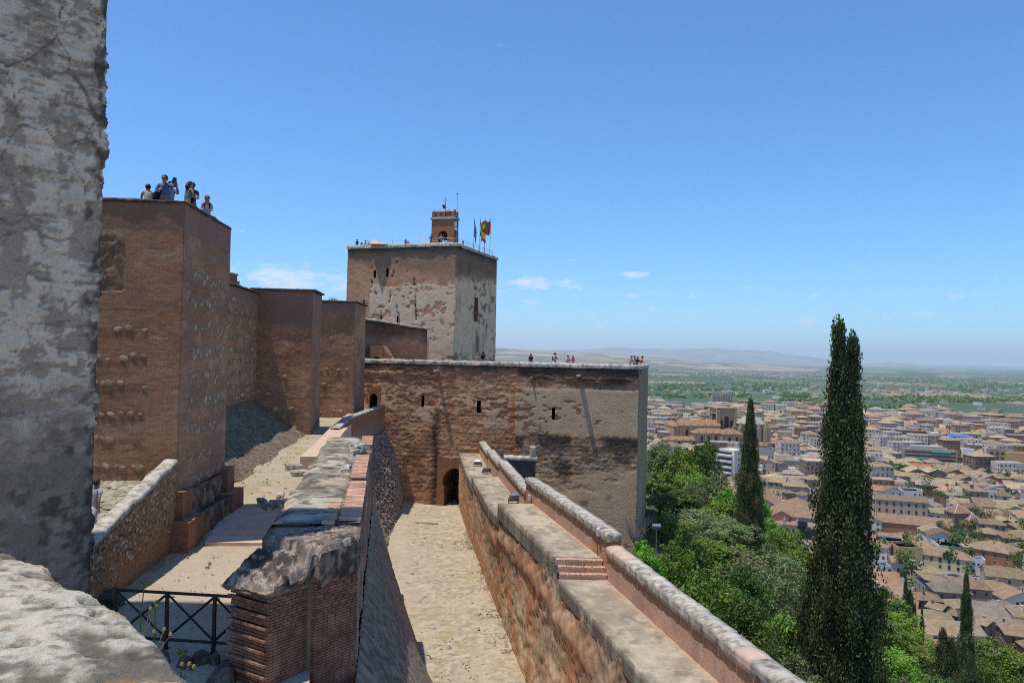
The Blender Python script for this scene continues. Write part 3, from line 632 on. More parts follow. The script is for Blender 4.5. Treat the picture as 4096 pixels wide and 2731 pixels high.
# ---- bastion with the gate
BC = np.array([11.75, 72.0]); BL = az(-78.5); BB = az(11.5)
def wall_s(px, dy=300):
    t = (px - 2048 + dy * .021) / F_PX; return (BC[0] - BC[1] * t) / (-BL[0] + BL[1] * t)
ZT = -.64
def bastion():
    T = thing('bastion', 'massive bastion of eroded rammed earth and plaster with a horseshoe gate', 'fortification', (0, 76, -15))
    S = BC + BL * wall_s(2062); S2 = S + BB * .5; L = BC + BL * 28.4 + BB * .5
    foot = [L, S2, S, BC, BC + az(12.4) * 18, L + az(12) * 18]; lu = np.linalg.norm(S2 - L); lr = np.linalg.norm(BC - S); Utot = lu + .5
    u_of = lambda px, dy=300: (28.4 - wall_s(px, dy)) if px < 2060 else Utot + (np.linalg.norm(BC - S) - wall_s(px, dy))
    def zy(y, px=2000): return -(y - 1410 - (px - 2048) * .021) / 42.6
    slits = [(u_of(1682, 250), zy(1610), .34, 1.1), (u_of(1908, 250), zy(1625), .40, 1.15), (u_of(2211, 280), zy(1640), .32, 1.05)]
    door_u = u_of(1812, 600); small_u = u_of(1487, 260); rect = (door_u - 1.75, door_u + 1.75, -15.3, zy(1838) )
    dk_u = u_of(1738, 400)
    def common(U, Z, E):
        rt = E >= 2; n1 = fbm(U * .55, Z * .9, 5, 101, .6); n2 = fbm(U * 1.6, Z * 3.2, 5, 105, .6); n3 = fbm(U * .22, Z * .3, 4, 109); n4 = fbm(U * 4, Z * 5, 4, 111)
        ru = U - Utot
        # plaster: upper and lower field of the right half, patches on the left
        pr = sst(-2.9, -3.2, Z) * sst(-7.75, -7.55, Z + (n4 - .5) * .35) * sst(.43, .455, n1 * .5 + .5 * n2 + .014 * ru - .02)
        pr2 = sst(-11.2, -12.6, Z - .22 * (ru - 5) + (n1 - .5) * 5) * .95
        pl = sst(-2.6, -3.6, Z + (n1 - .5) * 2.5) * sst(-7.2, -5.6, Z + (n1 - .5) * 4) * sst(.485, .51, n1 * .5 + n2 * .5)
        plas = np.where(rt, np.maximum(pr, pr2), pl * .8)
        lift = np.abs(((Z + .3 * (n3 - .5)) / .84) % 1 - .5) * 2
        ero = sst(.48, .66, n2) 
        return rt, ru, n1, n2, n3, n4, plas, lift, ero
    def disp(U, Z, E):
        rt, ru, n1, n2, n3, n4, plas, lift, ero = common(U, Z, E)
        rough = np.where(rt, sst(-7.6, -8.6, Z) * (1 - plas), 1 - plas * .8)
        d = .032 * plas + .04 * rough * (n2 - .5) + .075 * rough * (n4 - .5) + .06 * rough * (fbm(U * 7, Z * 9, 3, 113) - .5) + .12 * (n3 - .5) - .025 * (lift > .88) * (1 - plas)
        d = d + .06 * (1 - plas) * (((Z * 1.2 + n1 * 1.5) % 1) - .5) * sst(.45, .6, n1)
        d += np.where((Z > -2.35) & (Z < -1.2), .10 * (((Z / .17) % 1) < .6), 0) * sst(.35, .6, n1)
        return d * (E <= 3) * np.where(E == 3, .4, 1)
    def colf(U, Z, E):
        rt, ru, n1, n2, n3, n4, plas, lift, ero = common(U, Z, E)
        c = lerp((.39, .215, .135), (.60, .36, .225), sst(.3, .7, n2)); c = lerp(c, (.28, .155, .105), sst(.5, .7, fbm(U * .4, Z * .8, 4, 120)) * .8)
        c = lerp(c, (.48, .23, .135), sst(.55, .7, fbm(U * .5, Z * .5, 4, 123)) * np.where(rt, .1, .6))
        rc = lerp((.26, .19, .14), (.45, .34, .25), sst(.3, .7, n2)); c = np.where((rt)[..., None], lerp(c, rc, sst(-7.2, -8.6, Z) * sst(-.5, 1.5, ru) * .85), c)
        pc = lerp((.50, .36, .245), (.66, .495, .345), n1); pcl = lerp((.58, .40, .29), (.70, .50, .37), n1)
        c = lerp(c, np.where(rt[..., None], pc, pcl), plas)
        # black weathering below the parapet, run-off stains and the soot-dark strip left of the gate
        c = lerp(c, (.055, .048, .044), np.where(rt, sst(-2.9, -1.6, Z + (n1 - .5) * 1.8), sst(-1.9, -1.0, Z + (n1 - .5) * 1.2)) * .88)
        c = lerp(c, (.075, .065, .058), np.where(rt, sst(.30, .55, n1 + .12 * np.sin(U)) * sst(-7.1, -7.5, Z + (n4 - .5) * .5) * sst(-9.4, -8.3, Z), 0) * .9)
        st = np.exp(-((U - dk_u - .1 * np.sin(Z)) / .42) ** 2) * sst(-4.5, -7.5, Z + (n2 - .5) * 3) * sst(.3, .5, n2 + .12); c = lerp(c, (.055, .048, .043), np.where(rt, 0, st) * .95)
        blk = sst(.52, .66, fbm(U * .35, Z * .45, 5, 130, .6)) * np.where(rt, sst(-7.5, -9, Z) * sst(1.5, 4, ru), .0); c = lerp(c, (.07, .062, .056), blk * .9)
        seam = np.exp(-((U - lu + .35) / .3) ** 2) * sst(-2.5, -4, Z) * (E == 0); c = lerp(c, (.50, .23, .11), seam * .8)
        side = (E == 3); c = np.where(side[..., None], lerp((.25, .185, .13), (.47, .355, .25), fbm(U * .5, Z * .25, 4, 140)), c)
        holes = (np.abs(((Z + .42) / 1.68) % 1 - .5) < .035) & (((U / .55) % 1) < .16) & (vn(np.floor(U / .55), np.floor(Z / 1.68), 3) > .35) & ~(plas > .8); c = np.where(holes[..., None], np.array((.03, .02, .016)), c); c = lerp(c, c * .72, sst(.92, .98, lift) * (1 - .7 * plas) * sst(-2.4, -3, Z) * (E <= 2)); return c
    def hole(U, Z, E):
        h = np.zeros(U.shape, bool)
        for u, z, w, hh in slits: h |= (np.abs(U - u) < w / 2) & (np.abs(Z - z) < hh / 2)
        h |= (U > rect[0] + .1) & (U < rect[1] - .1) & (Z < rect[3] - .1) & (E == 0)
        h |= (np.abs(U - small_u) < .55) & (Z > -5.6) & (Z < -3.9) & (E == 0)
        return h
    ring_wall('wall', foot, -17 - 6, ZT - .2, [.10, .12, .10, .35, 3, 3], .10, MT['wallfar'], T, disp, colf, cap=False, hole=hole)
    mk('roof_terrace', [(*p, -1.55) for p in foot], [(0, 1, 2, 3, 4, 5)], MT['pinkslab'], T)
    cl = [(*(L - BB * .0), ZT), (*S2, ZT)]; strip('coping', [(p[0] + BB[0] * .2, p[1] + BB[1] * .2, p[2]) for p in cl], .62, .42, MT['coping'], T, .2, .07, 1)
    strip('coping', [(S[0] + BB[0] * .2, S[1] + BB[1] * .2, ZT + .02), (BC[0] - .2 + BB[0] * .2, BC[1] + BB[1] * .2, ZT + .02), (*(BC + az(12.4) * 6 + BL * .25), ZT), (*(BC + az(12.4) * 18 + BL * .25), ZT)], .66, .45, MT['coping'], T, .2, .07, 2)
    eu = -BL
    for u, z, w, hh in slits:
        org = L - eu * 0 if u < lu else S - eu * Utot
        prof = [(u - w * .62, z - hh * .55), (u - w * .62, z + hh * .55), (u + w * .62, z + hh * .55), (u + w * .62, z - hh * .55)]
        profile_hole('arrow_slit', prof, org + BB * .08, eu, BB, 1.2, MT['dark'], T)
    # gate: brick panel, pointed horseshoe opening, dark passage
    prof = arch_prof(door_u, -15.3, 2.05, 2.55, .16, .12)
    G = panel_with_hole('gate_panel', rect, prof, L, eu, -BB, .06, MT['brickfar'], T, (.30, .165, .105))
    profile_hole('gate_passage', prof, L - BB * .06, eu, BB, 5.0, MT['brickpc'], T)
    k = MB(); c = L + eu * (door_u + .35) + BB * 1.1; k.box((c[0], c[1], -13.7), (.12, 1.6, 3.4), R(30)); k.build('door_leaf', MT['wood'], T)
    for i, (pu, pz) in enumerate(zip(*[(0,), (0,)])): pass
    prof = arch_prof(small_u, -5.55, .80, 1.05, .0, .1); rect2 = (small_u - .75, small_u + .75, -5.9, -3.4)
    panel_with_hole('doorway_surround', rect2, prof, L, eu, -BB, .03, MT['brickfar'], T, (.29, .15, .09)); profile_hole('doorway', prof, L - BB * .03, eu, BB, 2.0, MT['dark'], T)
    for (px, py, ln, ww) in ((2318, 1492, 1.0, .42), (1745, 1475, .95, .36), (2128, 1500, .35, .18)):
        s = wall_s(px, 100); base = BC + BL * s + (BB * .5 if px < 2060 else 0); p = base - BB * (ln / 2 - .25); k = MB(); k.box((p[0], p[1], zy(py, px)), (ww, ln + .5, .16), math.atan2(BB[1], BB[0]) - math.pi / 2); k.build('water_spout', MT['coping'], T, bevel=.02)
    return foot
BFOOT = bastion()

# ---- great tower with the belfry
VC = np.array([-7.73, 105.0]); VR = az(18.9); VLd = az(-71.1); VZ = 14.75
def great_tower():
    T = thing('great_tower', 'great square watchtower with cracked plaster and a belfry on top', 'tower', (-12, 112, -2))
    foot = [VC + VLd * 16.7, VC, VC + VR * 16.2, VC + VLd * 16.7 + VR * 16.2]; W = 16.7
    wins = [(W * .265, 10.8, .40, 1.15), (W * .38, 10.95, .42, 1.15), (W * .165, 6.6, .30, 1.1), (W * .485, 4.4, .34, 1.2)]
    def lines(U, Z, segs):
        d = np.full(U.shape, 9.0); w = (fbm(U * .8, Z * .8, 4, 160) - .5) * 1.1
        for (u0, z0, u1, z1) in segs:
            t = np.clip(((U - u0) * (u1 - u0) + (Z - z0) * (z1 - z0)) / ((u1 - u0) ** 2 + (z1 - z0) ** 2), 0, 1); d = np.minimum(d, np.hypot(U + w * .6 - u0 - t * (u1 - u0), Z + w - z0 - t * (z1 - z0)))
        return d
    fx = lambda px: (px - 1380) / 437 * W; fz = lambda y: (1405 - y) / 29.6
    segs = [(fx(1570), fz(1105), fx(1560), fz(1200)), (fx(1655), fz(1110), fx(1668), fz(1270)), (fx(1500), fz(1155), fx(1525), fz(1240)), (fx(1525), fz(1220), fx(1528), fz(1290)), (fx(1590), fz(1215), fx(1600), fz(1280)), (fx(1484), fz(1060), fx(1486), fz(1150)), (fx(1570), fz(1090), fx(1583), fz(1040))]
    def common(U, Z, E):
        n1 = fbm(U * .35, Z * .45, 5, 150, .6); n2 = fbm(U * 1.3, Z * 1.6, 5, 153, .6); n3 = fbm(U * 1.8, Z * .35, 4, 157)
        lower = sst(fx(1480) - .15, fx(1480) + .1, U + (n2 - .5) * .8) * sst(9.6, 9.2, Z - .2 * np.sin(U * .7) + (n2 - .5) * 2.2) * sst(1.2, 2.4, Z + (U > fx(1720)) * 9)
        pf = lower * sst(.40, .425, n1 * .4 + n2 * .6); side = (E == 1) * sst(.435, .47, n1 * .4 + n2 * .45 + n3 * .15) * sst(11.0, 9.6, Z - .25 * (U - W) * .3 + (n2 - .5) * 2.5)
        return n1, n2, n3, pf, side
    def disp(U, Z, E):
        n1, n2, n3, pf, side = common(U, Z, E); cr = sst(.22, .03, lines(U, Z, segs)) * (E == 0)
        return (.035 * np.maximum(pf, side) + .03 * (n2 - .5) + .03 * (n1 - .5) + .03 * (fbm(U * 3, Z * 3, 3, 159) - .5) - .16 * cr) * (E < 2)
    def colf(U, Z, E):
        n1, n2, n3, pf, side = common(U, Z, E)
        c = lerp((.44, .25, .165), (.56, .34, .225), n1); c = lerp(c, (.36, .20, .135), sst(.5, .7, n2) * .6)
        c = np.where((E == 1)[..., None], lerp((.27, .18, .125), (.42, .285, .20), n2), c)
        c = lerp(c, lerp((.60, .43, .31), (.76, .58, .44), n2), pf); c = lerp(c, lerp((.68, .485, .33), (.90, .69, .49), n2), side)
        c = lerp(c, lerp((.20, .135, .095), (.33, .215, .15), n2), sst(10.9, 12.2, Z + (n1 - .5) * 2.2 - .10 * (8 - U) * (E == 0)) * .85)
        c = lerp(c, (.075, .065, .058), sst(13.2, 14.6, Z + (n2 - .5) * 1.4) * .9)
        c = lerp(c, (.06, .038, .028), sst(.16, .04, lines(U, Z, segs)) * (E == 0))
        c = lerp(c, (.085, .075, .066), (E == 1) * sst(.58, .74, fbm(U * 1.1, Z * .3, 4, 170)) * sst(14, 12, Z) * .35)
        strk = (E == 1) * np.exp(-((U - W - 8.3) / .7) ** 2) * sst(4.5, 2, Z) * sst(-6, -1, Z); c = lerp(c, (.17, .115, .075), strk * .85)
        holes = (vn(np.floor(U / .62), np.floor(Z / .8), 7) > .93) & (((U / .62) % 1) < .25) & (((Z / .8) % 1) < .22) & (E == 0); c = np.where(holes[..., None], np.array((.05, .03, .022)), c)
        return rgba(c, (1 - np.maximum(pf, side)))
    def hole(U, Z, E):
        h = np.zeros(U.shape, bool)
        for u, z, w, hh in wins: h |= (np.abs(U - u) < w / 2) & (np.abs(Z - z) < hh / 2) & (E == 0)
        h |= (np.abs(U - W - 7.6) < .75) & (np.abs(Z - 6.3) < 1.75) & (E == 1); return h
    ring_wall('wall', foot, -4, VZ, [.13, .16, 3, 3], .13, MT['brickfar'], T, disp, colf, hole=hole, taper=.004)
    eu = -VLd; bk = VR
    for u, z, w, hh in wins:
        profile_hole('window', [(u - w * .6, z - hh * .54), (u - w * .6, z + hh * .54), (u + w * .6, z + hh * .54), (u + w * .6, z - hh * .54)], foot[0] + bk * .12, eu, bk, .9, MT['dark'], T)
    profile_hole('window', [(6.8, 4.5), (6.8, 8.1), (8.4, 8.1), (8.4, 4.5)], VC + VLd * .12, VR, VLd, 1.0, MT['brickpc'], T)
    strip('coping', [(*(VC + VLd * (16.7 - 16.7 * i / 8) + VR * .25), VZ + .25) for i in range(9)] + [(*(VC + VR * (16.2 * i / 8) + VLd * .25), VZ + .25) for i in range(1, 9)], .8, .55, MT['coping'], T, .25, .12, 5)
    # hand rail round the roof
    k = MB(); rl = []
    pts = [VC + VLd * (14 - 14 * i / 7) + VR * 1.3 + VLd * .3 for i in range(8)] + [VC + VR * (1.3 + 14 * i / 7) + VLd * .5 for i in range(1, 8)]
    for p in pts: k.tube([(*p, VZ - .3), (*p, VZ + 1.05)], .025, 5)
    k.tube([(*p, VZ + 1.03) for p in pts], .02, 5); k.tube([(*p, VZ + .7) for p in pts], .015, 5); k.build('railing', MT['steel'], T)
    # belfry on the roof
    B = thing('belfry', 'brick bell gable with five pyramid-capped merlons on the great tower', 'belfry', (*(VC + VR * 1.6), VZ))
    bw, bd, bz = 3.45, 1.35, VZ + 3.75; bc = VC + VR * 1.9 + VLd * 1.15
    q = [bc + VLd * bw, bc, bc + VR * bd, bc + VLd * bw + VR * bd]
    prof = arch_prof(bw / 2 - .0, VZ + .15, 1.28, 1.15, .10, 0, 16)
    for nm, org, out in (('front', q[0], -VR), ('rear', q[3], VR)):
        panel_with_hole('wall', (0, bw, VZ - .3, bz), prof, org, -VLd, out, 0, MT['brickfar'], B, (.34, .165, .095))
    n = len(prof); o3 = lambda u, z, kk: (q[0][0] - VLd[0] * u + VR[0] * kk, q[0][1] - VLd[1] * u + VR[1] * kk, z)
    V = [o3(u, z, 0) for u, z in prof] + [o3(u, z, bd) for u, z in prof]; mk('arch_reveal', V, [(i, i + 1, n + i + 1, n + i) for i in range(n - 1)], MT['brickpc'], B)
    for a, b in ((q[1], q[2]), (q[3], q[0])): mk('side_wall', [(*a, VZ - .3), (*b, VZ - .3), (*b, bz), (*a, bz)], [(0, 1, 2, 3)], MT['brickpc'], B)
    k = MB(); k.box((*((q[0] + q[2]) / 2), VZ + .2), (bw + .25, bd + .2, .7), math.atan2(-VLd[1], -VLd[0])); k.build('base', MT['pinkslab'], B)
    ctr = (q[0] + q[2]) / 2; rz = math.atan2(-VLd[1], -VLd[0])
    k = MB(); k.box((*ctr, bz + .10), (bw + .30, bd + .30, .2), rz); k.box((*ctr, bz + .27), (bw + .12, bd + .12, .14), rz); k.build('cornice', MT['coping'], B)
    for row in (-1, 1):
        for i in range(5):
            c = ctr - VLd * ((i - 2) * .72) + VR * row * (bd / 2 - .22); k = MB(); k.box((*c, bz + .34 + .36), (.52, .42, .74), rz); mm = k.build('merlon', MT['brickpc'], B)
            k = MB(); k.box((*c, bz + 1.07 + .19), (.56, .46, .40), rz, top=.08); k.build('pyramid_cap', MT['coping'], mm)
    bell = thing('bell', 'dark bronze bell hanging in the arch of the belfry', 'bell', (*ctr, VZ + 1.4))
    k = MB(); k.lathe([(.05, 1.05), (.28, 1.02), (.36, .85), (.40, .5), (.48, .2), (.62, .02), (.60, 0)], (*ctr, VZ + .95), 18); k.build('body', MT['bronze'], bell, True)
    k = MB(); k.tube([(*ctr, VZ + 1.9), (*ctr, VZ + .7)], .03, 6); k.lathe([(.02, -.1), (.09, 0), (.02, .1)], (*ctr, VZ + .72), 8); k.build('clapper', MT['iron'], bell)
    k = MB(); k.box((*ctr, VZ + 2.06), (1.3, .22, .25), rz); k.build('yoke', MT['wood'], bell)
    # weather vane with a cross
    v = thing('weather_vane', 'iron weather vane topped by a cross above the belfry', 'weather vane', (*ctr, bz + 1.3)); k = MB(); k.tube([(*ctr, bz + .3), (*ctr, bz + 2.9)], [.05, .03], 6); k.build('rod', MT['iron'], v)
    k = MB(); rzM = lambda u, z: (ctr[0] - VLd[0] * u, ctr[1] - VLd[1] * u, z); k.tube([rzM(-.35, bz + 2.75), rzM(.35, bz + 2.75)], .03, 5); k.tube([rzM(0, bz + 2.45), rzM(0, bz + 3.1)], .03, 5)
    for sx, sz in ((-.38, 2.75), (.38, 2.75), (0, 3.1)): k.lathe([(.01, -.07), (.07, 0), (.01, .07)], rzM(sx, bz + sz), 6)
    k.build('cross', MT['iron'], v)
    k = MB(); P = [(-.04, 1.62), (-.42, 1.55), (-.34, 1.8), (-.5, 1.95), (-.44, 2.2), (-.25, 2.1), (-.04, 2.15)]; V = [rzM(u, bz + z) for u, z in P]; V2 = [(x + VR[0] * .03, y + VR[1] * .03, z) for x, y, z in V]; n = len(P)
    k.add(V + V2, [tuple(range(n)), tuple(range(2 * n - 1, n - 1, -1))] + [(i, (i + 1) % n, n + (i + 1) % n, n + i) for i in range(n)]); k.tube([rzM(0, bz + 1.75), rzM(.5, bz + 1.6)], .02, 5); k.build('pennant', MT['iron'], v)
    k = MB(); k.tube([(*ctr, bz + 1.5 + .18 * math.sin(a)) if False else rzM(.18 * math.cos(a), bz + 1.3 + .2 * math.sin(a)) for a in np.linspace(0, 6.28, 13)], .018, 5); k.build('ring', MT['iron'], v)
    # mast beside the belfry
    m = thing('lightning_mast', 'thin tall mast with a small disc top beside the belfry', 'mast', (*q[1], VZ)); p = q[1] + VR * .3 - VLd * .18
    k = MB(); k.tube([(*p, VZ), (*p, VZ + 7.2), (*p, VZ + 7.7)], [.05, .035, .01], 6); k.build('pole', MT['steel'], m); k = MB(); k.lathe([(.02, -.06), (.22, 0), (.02, .12)], (*p, VZ + 7.2), 10); k.build('disc', MT['steel'], m)
    k = MB(); k.box((p[0] - .32, p[1], VZ + 4.9), (.3, .2, .25), .5); k.build('camera_box', MT['iron'], m)
    k = MB(); k.box((p[0] - .12, p[1] - .2, VZ + 3.0), (.35, .1, .7)); k.box((p[0] - .05, p[1] - .2, VZ + 2.35), (.4, .1, .35), rot=Matrix.Rotation(.7, 3, 'Y')); k.build('white_panel', MT['white'], m)
    # slab leaning on the roof edge
    k = MB(); p = at(1495, 975, 108); k.add([(p.x - .6, p.y, VZ + .2), (p.x + 1.9, p.y, VZ + .2), (p.x - .6, p.y + 1.4, VZ + 1.05), (p.x - .6, p.y + 2, VZ + .2), (p.x + 1.9, p.y + 2, VZ + .2), (p.x - .5, p.y + 1.6, VZ + 1.05)], [(0, 1, 2), (3, 5, 4), (0, 2, 5, 3), (1, 4, 5, 2), (0, 3, 4, 1)])
    o = k.build('stair_hood', MT['pinkslab']); tag(o, 'pale wedge-shaped stair hood on the roof of the great tower', 'stair hood')
great_tower()
def m_flag(name, bands, vertical):
    k = NT(name, .8, .1); sep = k.n('ShaderNodeSeparateXYZ'); k.L(k.tc.outputs['UV'], sep.inputs[0]); f = sep.outputs[0 if vertical else 1]
    x = k.n('ShaderNodeValToRGB'); x.color_ramp.interpolation = 'CONSTANT'; k.L(f, x.inputs[0]); e = x.color_ramp.elements
    while len(e) < len(bands): e.new(.5)
    for i, (p, c) in enumerate(bands): e[i].position = p; e[i].color = (*c, 1)
    return k, x.outputs[0]
def flags():
    spec = [(1895, 'blue', 880, [(0, (.02, .09, .62)), (.99, (.02, .09, .62))], False, 'blue flag with a ring of yellow stars, first of four'),
            (1919, 'green', 880, [(0, (.02, .34, .08)), (.34, (.85, .85, .85)), (.66, (.02, .34, .08))], False, 'green and white banded flag, second of four'),
            (1938, 'red', 879, [(0, (.75, .03, .03)), (.27, (.90, .60, .02)), (.73, (.75, .03, .03))], False, 'red and yellow banded flag, third of four'),
            (1960, 'halves', 878, [(0, (.75, .04, .05)), (.5, (.03, .34, .15))], True, 'red and green halved flag, last of four')]
    for i, (px, nm, py, bands, vert, lab) in enumerate(spec):
        D = 106.2 + 3.6 * i + 1; p = at(px, 985, D); zt = at(px, py, D).z; T = thing('flag', lab, 'flag', (p.x, p.y, VZ), 'flags on the great tower')
        k = MB(); k.tube([(p.x, p.y, VZ - .5), (p.x, p.y, zt + .15)], [.05, .035], 6); k.lathe([(.01, 0), (.07, .06), (.01, .12)], (p.x, p.y, zt + .12), 8); k.build('pole', MT['steel'], T)
        rnd = random.Random(i); nu, nv = 14, 12; P = np.zeros((nu, nv, 3)); UV = np.zeros((nu, nv, 2)); sgn = 1 if nm in ('blue', 'green') else -1
        if nm == 'red': sgn = 1
        for a in range(nu):
            for b in range(nv):
                u = a / (nu - 1); v = b / (nv - 1); L = 1.9
                if nm in ('blue', 'green'): x = (.20 + .28 * math.sin(u * 3)) * u * L * .55 * sgn; z = zt - v * 1.9 - u * L * .75; 
                elif nm == 'red': x = (-.9 * math.sin(u * 2.3) + .9 * u * u) * 1.1; z = zt - v * 1.7 - u * L * .8 - .3 * u * u
                else: x = -u * L * .55; z = zt - v * 2.1 - u * L * .22 - .25 * math.sin(u * 5)
                P[a, b] = (p.x + x * .85 + .05 * math.sin(u * 9 + v * 3), p.y + .22 * math.sin(u * 8 + v * 2 + i), z); UV[a, b] = (u, v)
        kk, c = m_flag('flag_cloth_' + nm, bands, vert); mt = kk.fin(c); tr = kk.n('ShaderNodeBsdfTranslucent'); kk.L(c, tr.inputs[0]); mx = kk.n('ShaderNodeMixShader'); mx.inputs[0].default_value = .5; kk.L(kk.b.outputs[0], mx.inputs[1]); kk.L(tr.outputs[0], mx.inputs[2]); kk.L(mx.outputs[0], kk.nt.nodes['Material Output'].inputs[0]); o = grid('cloth', P, mt, T, uv=UV)
        if nm == 'blue':
            k = MB()
            for s in range(12):
                a = 6.283 * s / 12; ui = .5 + .22 * math.cos(a); vi = .5 + .3 * math.sin(a); q = P[int(ui * (nu - 1)), int(vi * (nv - 1))]
                pts = [(q[0] + .11 * (1 if j % 2 == 0 else .42) * math.sin(j * math.pi / 5), q[1] - .06, q[2] + .11 * (1 if j % 2 == 0 else .42) * math.cos(j * math.pi / 5)) for j in range(10)]; k.add(pts, [tuple(range(10))])
            k.build('stars', m_plain('yellow_cloth', (.75, .55, .02)), o)
flags()

# ---- curved wall before the great tower and its little gate house
def inner_wall():
    T = thing('inner_wall', 'dark-topped wall curving in front of the great tower, small arched door below', 'wall', (-14, 90, -2)); zt0 = 3.75
    pts = [at(1440, 1400, 88)[:2], at(1500, 1400, 88.6)[:2], at(1560, 1400, 89.2)[:2], at(1620, 1400, 90)[:2], at(1670, 1400, 91.2)[:2], at(1698, 1400, 93.2)[:2], at(1707, 1400, 96.0)[:2], at(1705, 1400, 101)[:2], at(1600, 1400, 102)[:2], at(1440, 1400, 97)[:2]]
    def colf(U, Z, E):
        n1 = fbm(U * .5, Z * .7, 5, 181); n2 = fbm(U * 1.5, Z * 2.5, 4, 183); c = lerp((.22, .13, .085), (.33, .20, .13), n1); c = lerp(c, (.30, .24, .19), sst(.5, .64, n2) * sst(.2, 1.2, Z) * .8)
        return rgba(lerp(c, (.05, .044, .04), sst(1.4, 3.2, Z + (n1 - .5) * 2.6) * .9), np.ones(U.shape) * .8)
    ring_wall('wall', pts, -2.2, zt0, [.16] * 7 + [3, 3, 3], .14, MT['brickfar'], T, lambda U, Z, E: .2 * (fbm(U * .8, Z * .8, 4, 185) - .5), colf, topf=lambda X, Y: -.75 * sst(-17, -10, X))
    strip('coping', [(*p, zt0 + .1 - .75 * float(sst(-17, -10, p[0]))) for p in pts[:8]], .6, .25, MT['coping'], T, .3, .06, 6)
    G = thing('gate_house', 'small projecting brick porch with an arched opening and sloping side', 'porch', (-16, 86, -2)); a = at(1480, 1400, 85.5); b = at(1531, 1400, 85.8); w = b.x - a.x
    prof = arch_prof(w * .54, -2.2, .95, 1.15, .06); zt = at(1500, 1382, 85.5).z
    panel_with_hole('front', (0, w, -2.2, zt), prof, (a.x, a.y), (1, 0), (0, -1), 0, MT['brickfar'], G, (.30, .165, .10)); profile_hole('doorway', prof, (a.x, a.y), (1, 0), (0, 1), 2.2, MT['dark'], G)
    k = MB(); k.add([(b.x, b.y, -2.2), (b.x + 2.0, b.y, -2.2), (b.x, b.y, zt), (b.x, b.y + 2.6, -2.2), (b.x + 2.0, b.y + 2.6, -2.2), (b.x, b.y + 2.6, zt), (a.x, a.y, zt), (a.x, a.y + 2.6, zt)], [(0, 1, 2), (1, 4, 5, 2), (3, 5, 4), (6, 2, 5, 7)]); k.build('buttress', MT['brickpc'], G)
    k = MB(); p0 = at(1562, 1400, 84); p1 = at(1650, 1400, 85)
    for i in range(5): q = p0 + (p1 - p0) * (i / 4); k.tube([(q.x, q.y, -2), (q.x, q.y, -.35)], .03, 5)
    k.tube([(p0.x, p0.y, -.38), (p1.x, p1.y, -.38)], .03, 5); o = k.build('hand_rail', MT['iron']); tag(o, 'low dark hand rail beside the porch on the bastion terrace', 'railing')
inner_wall()

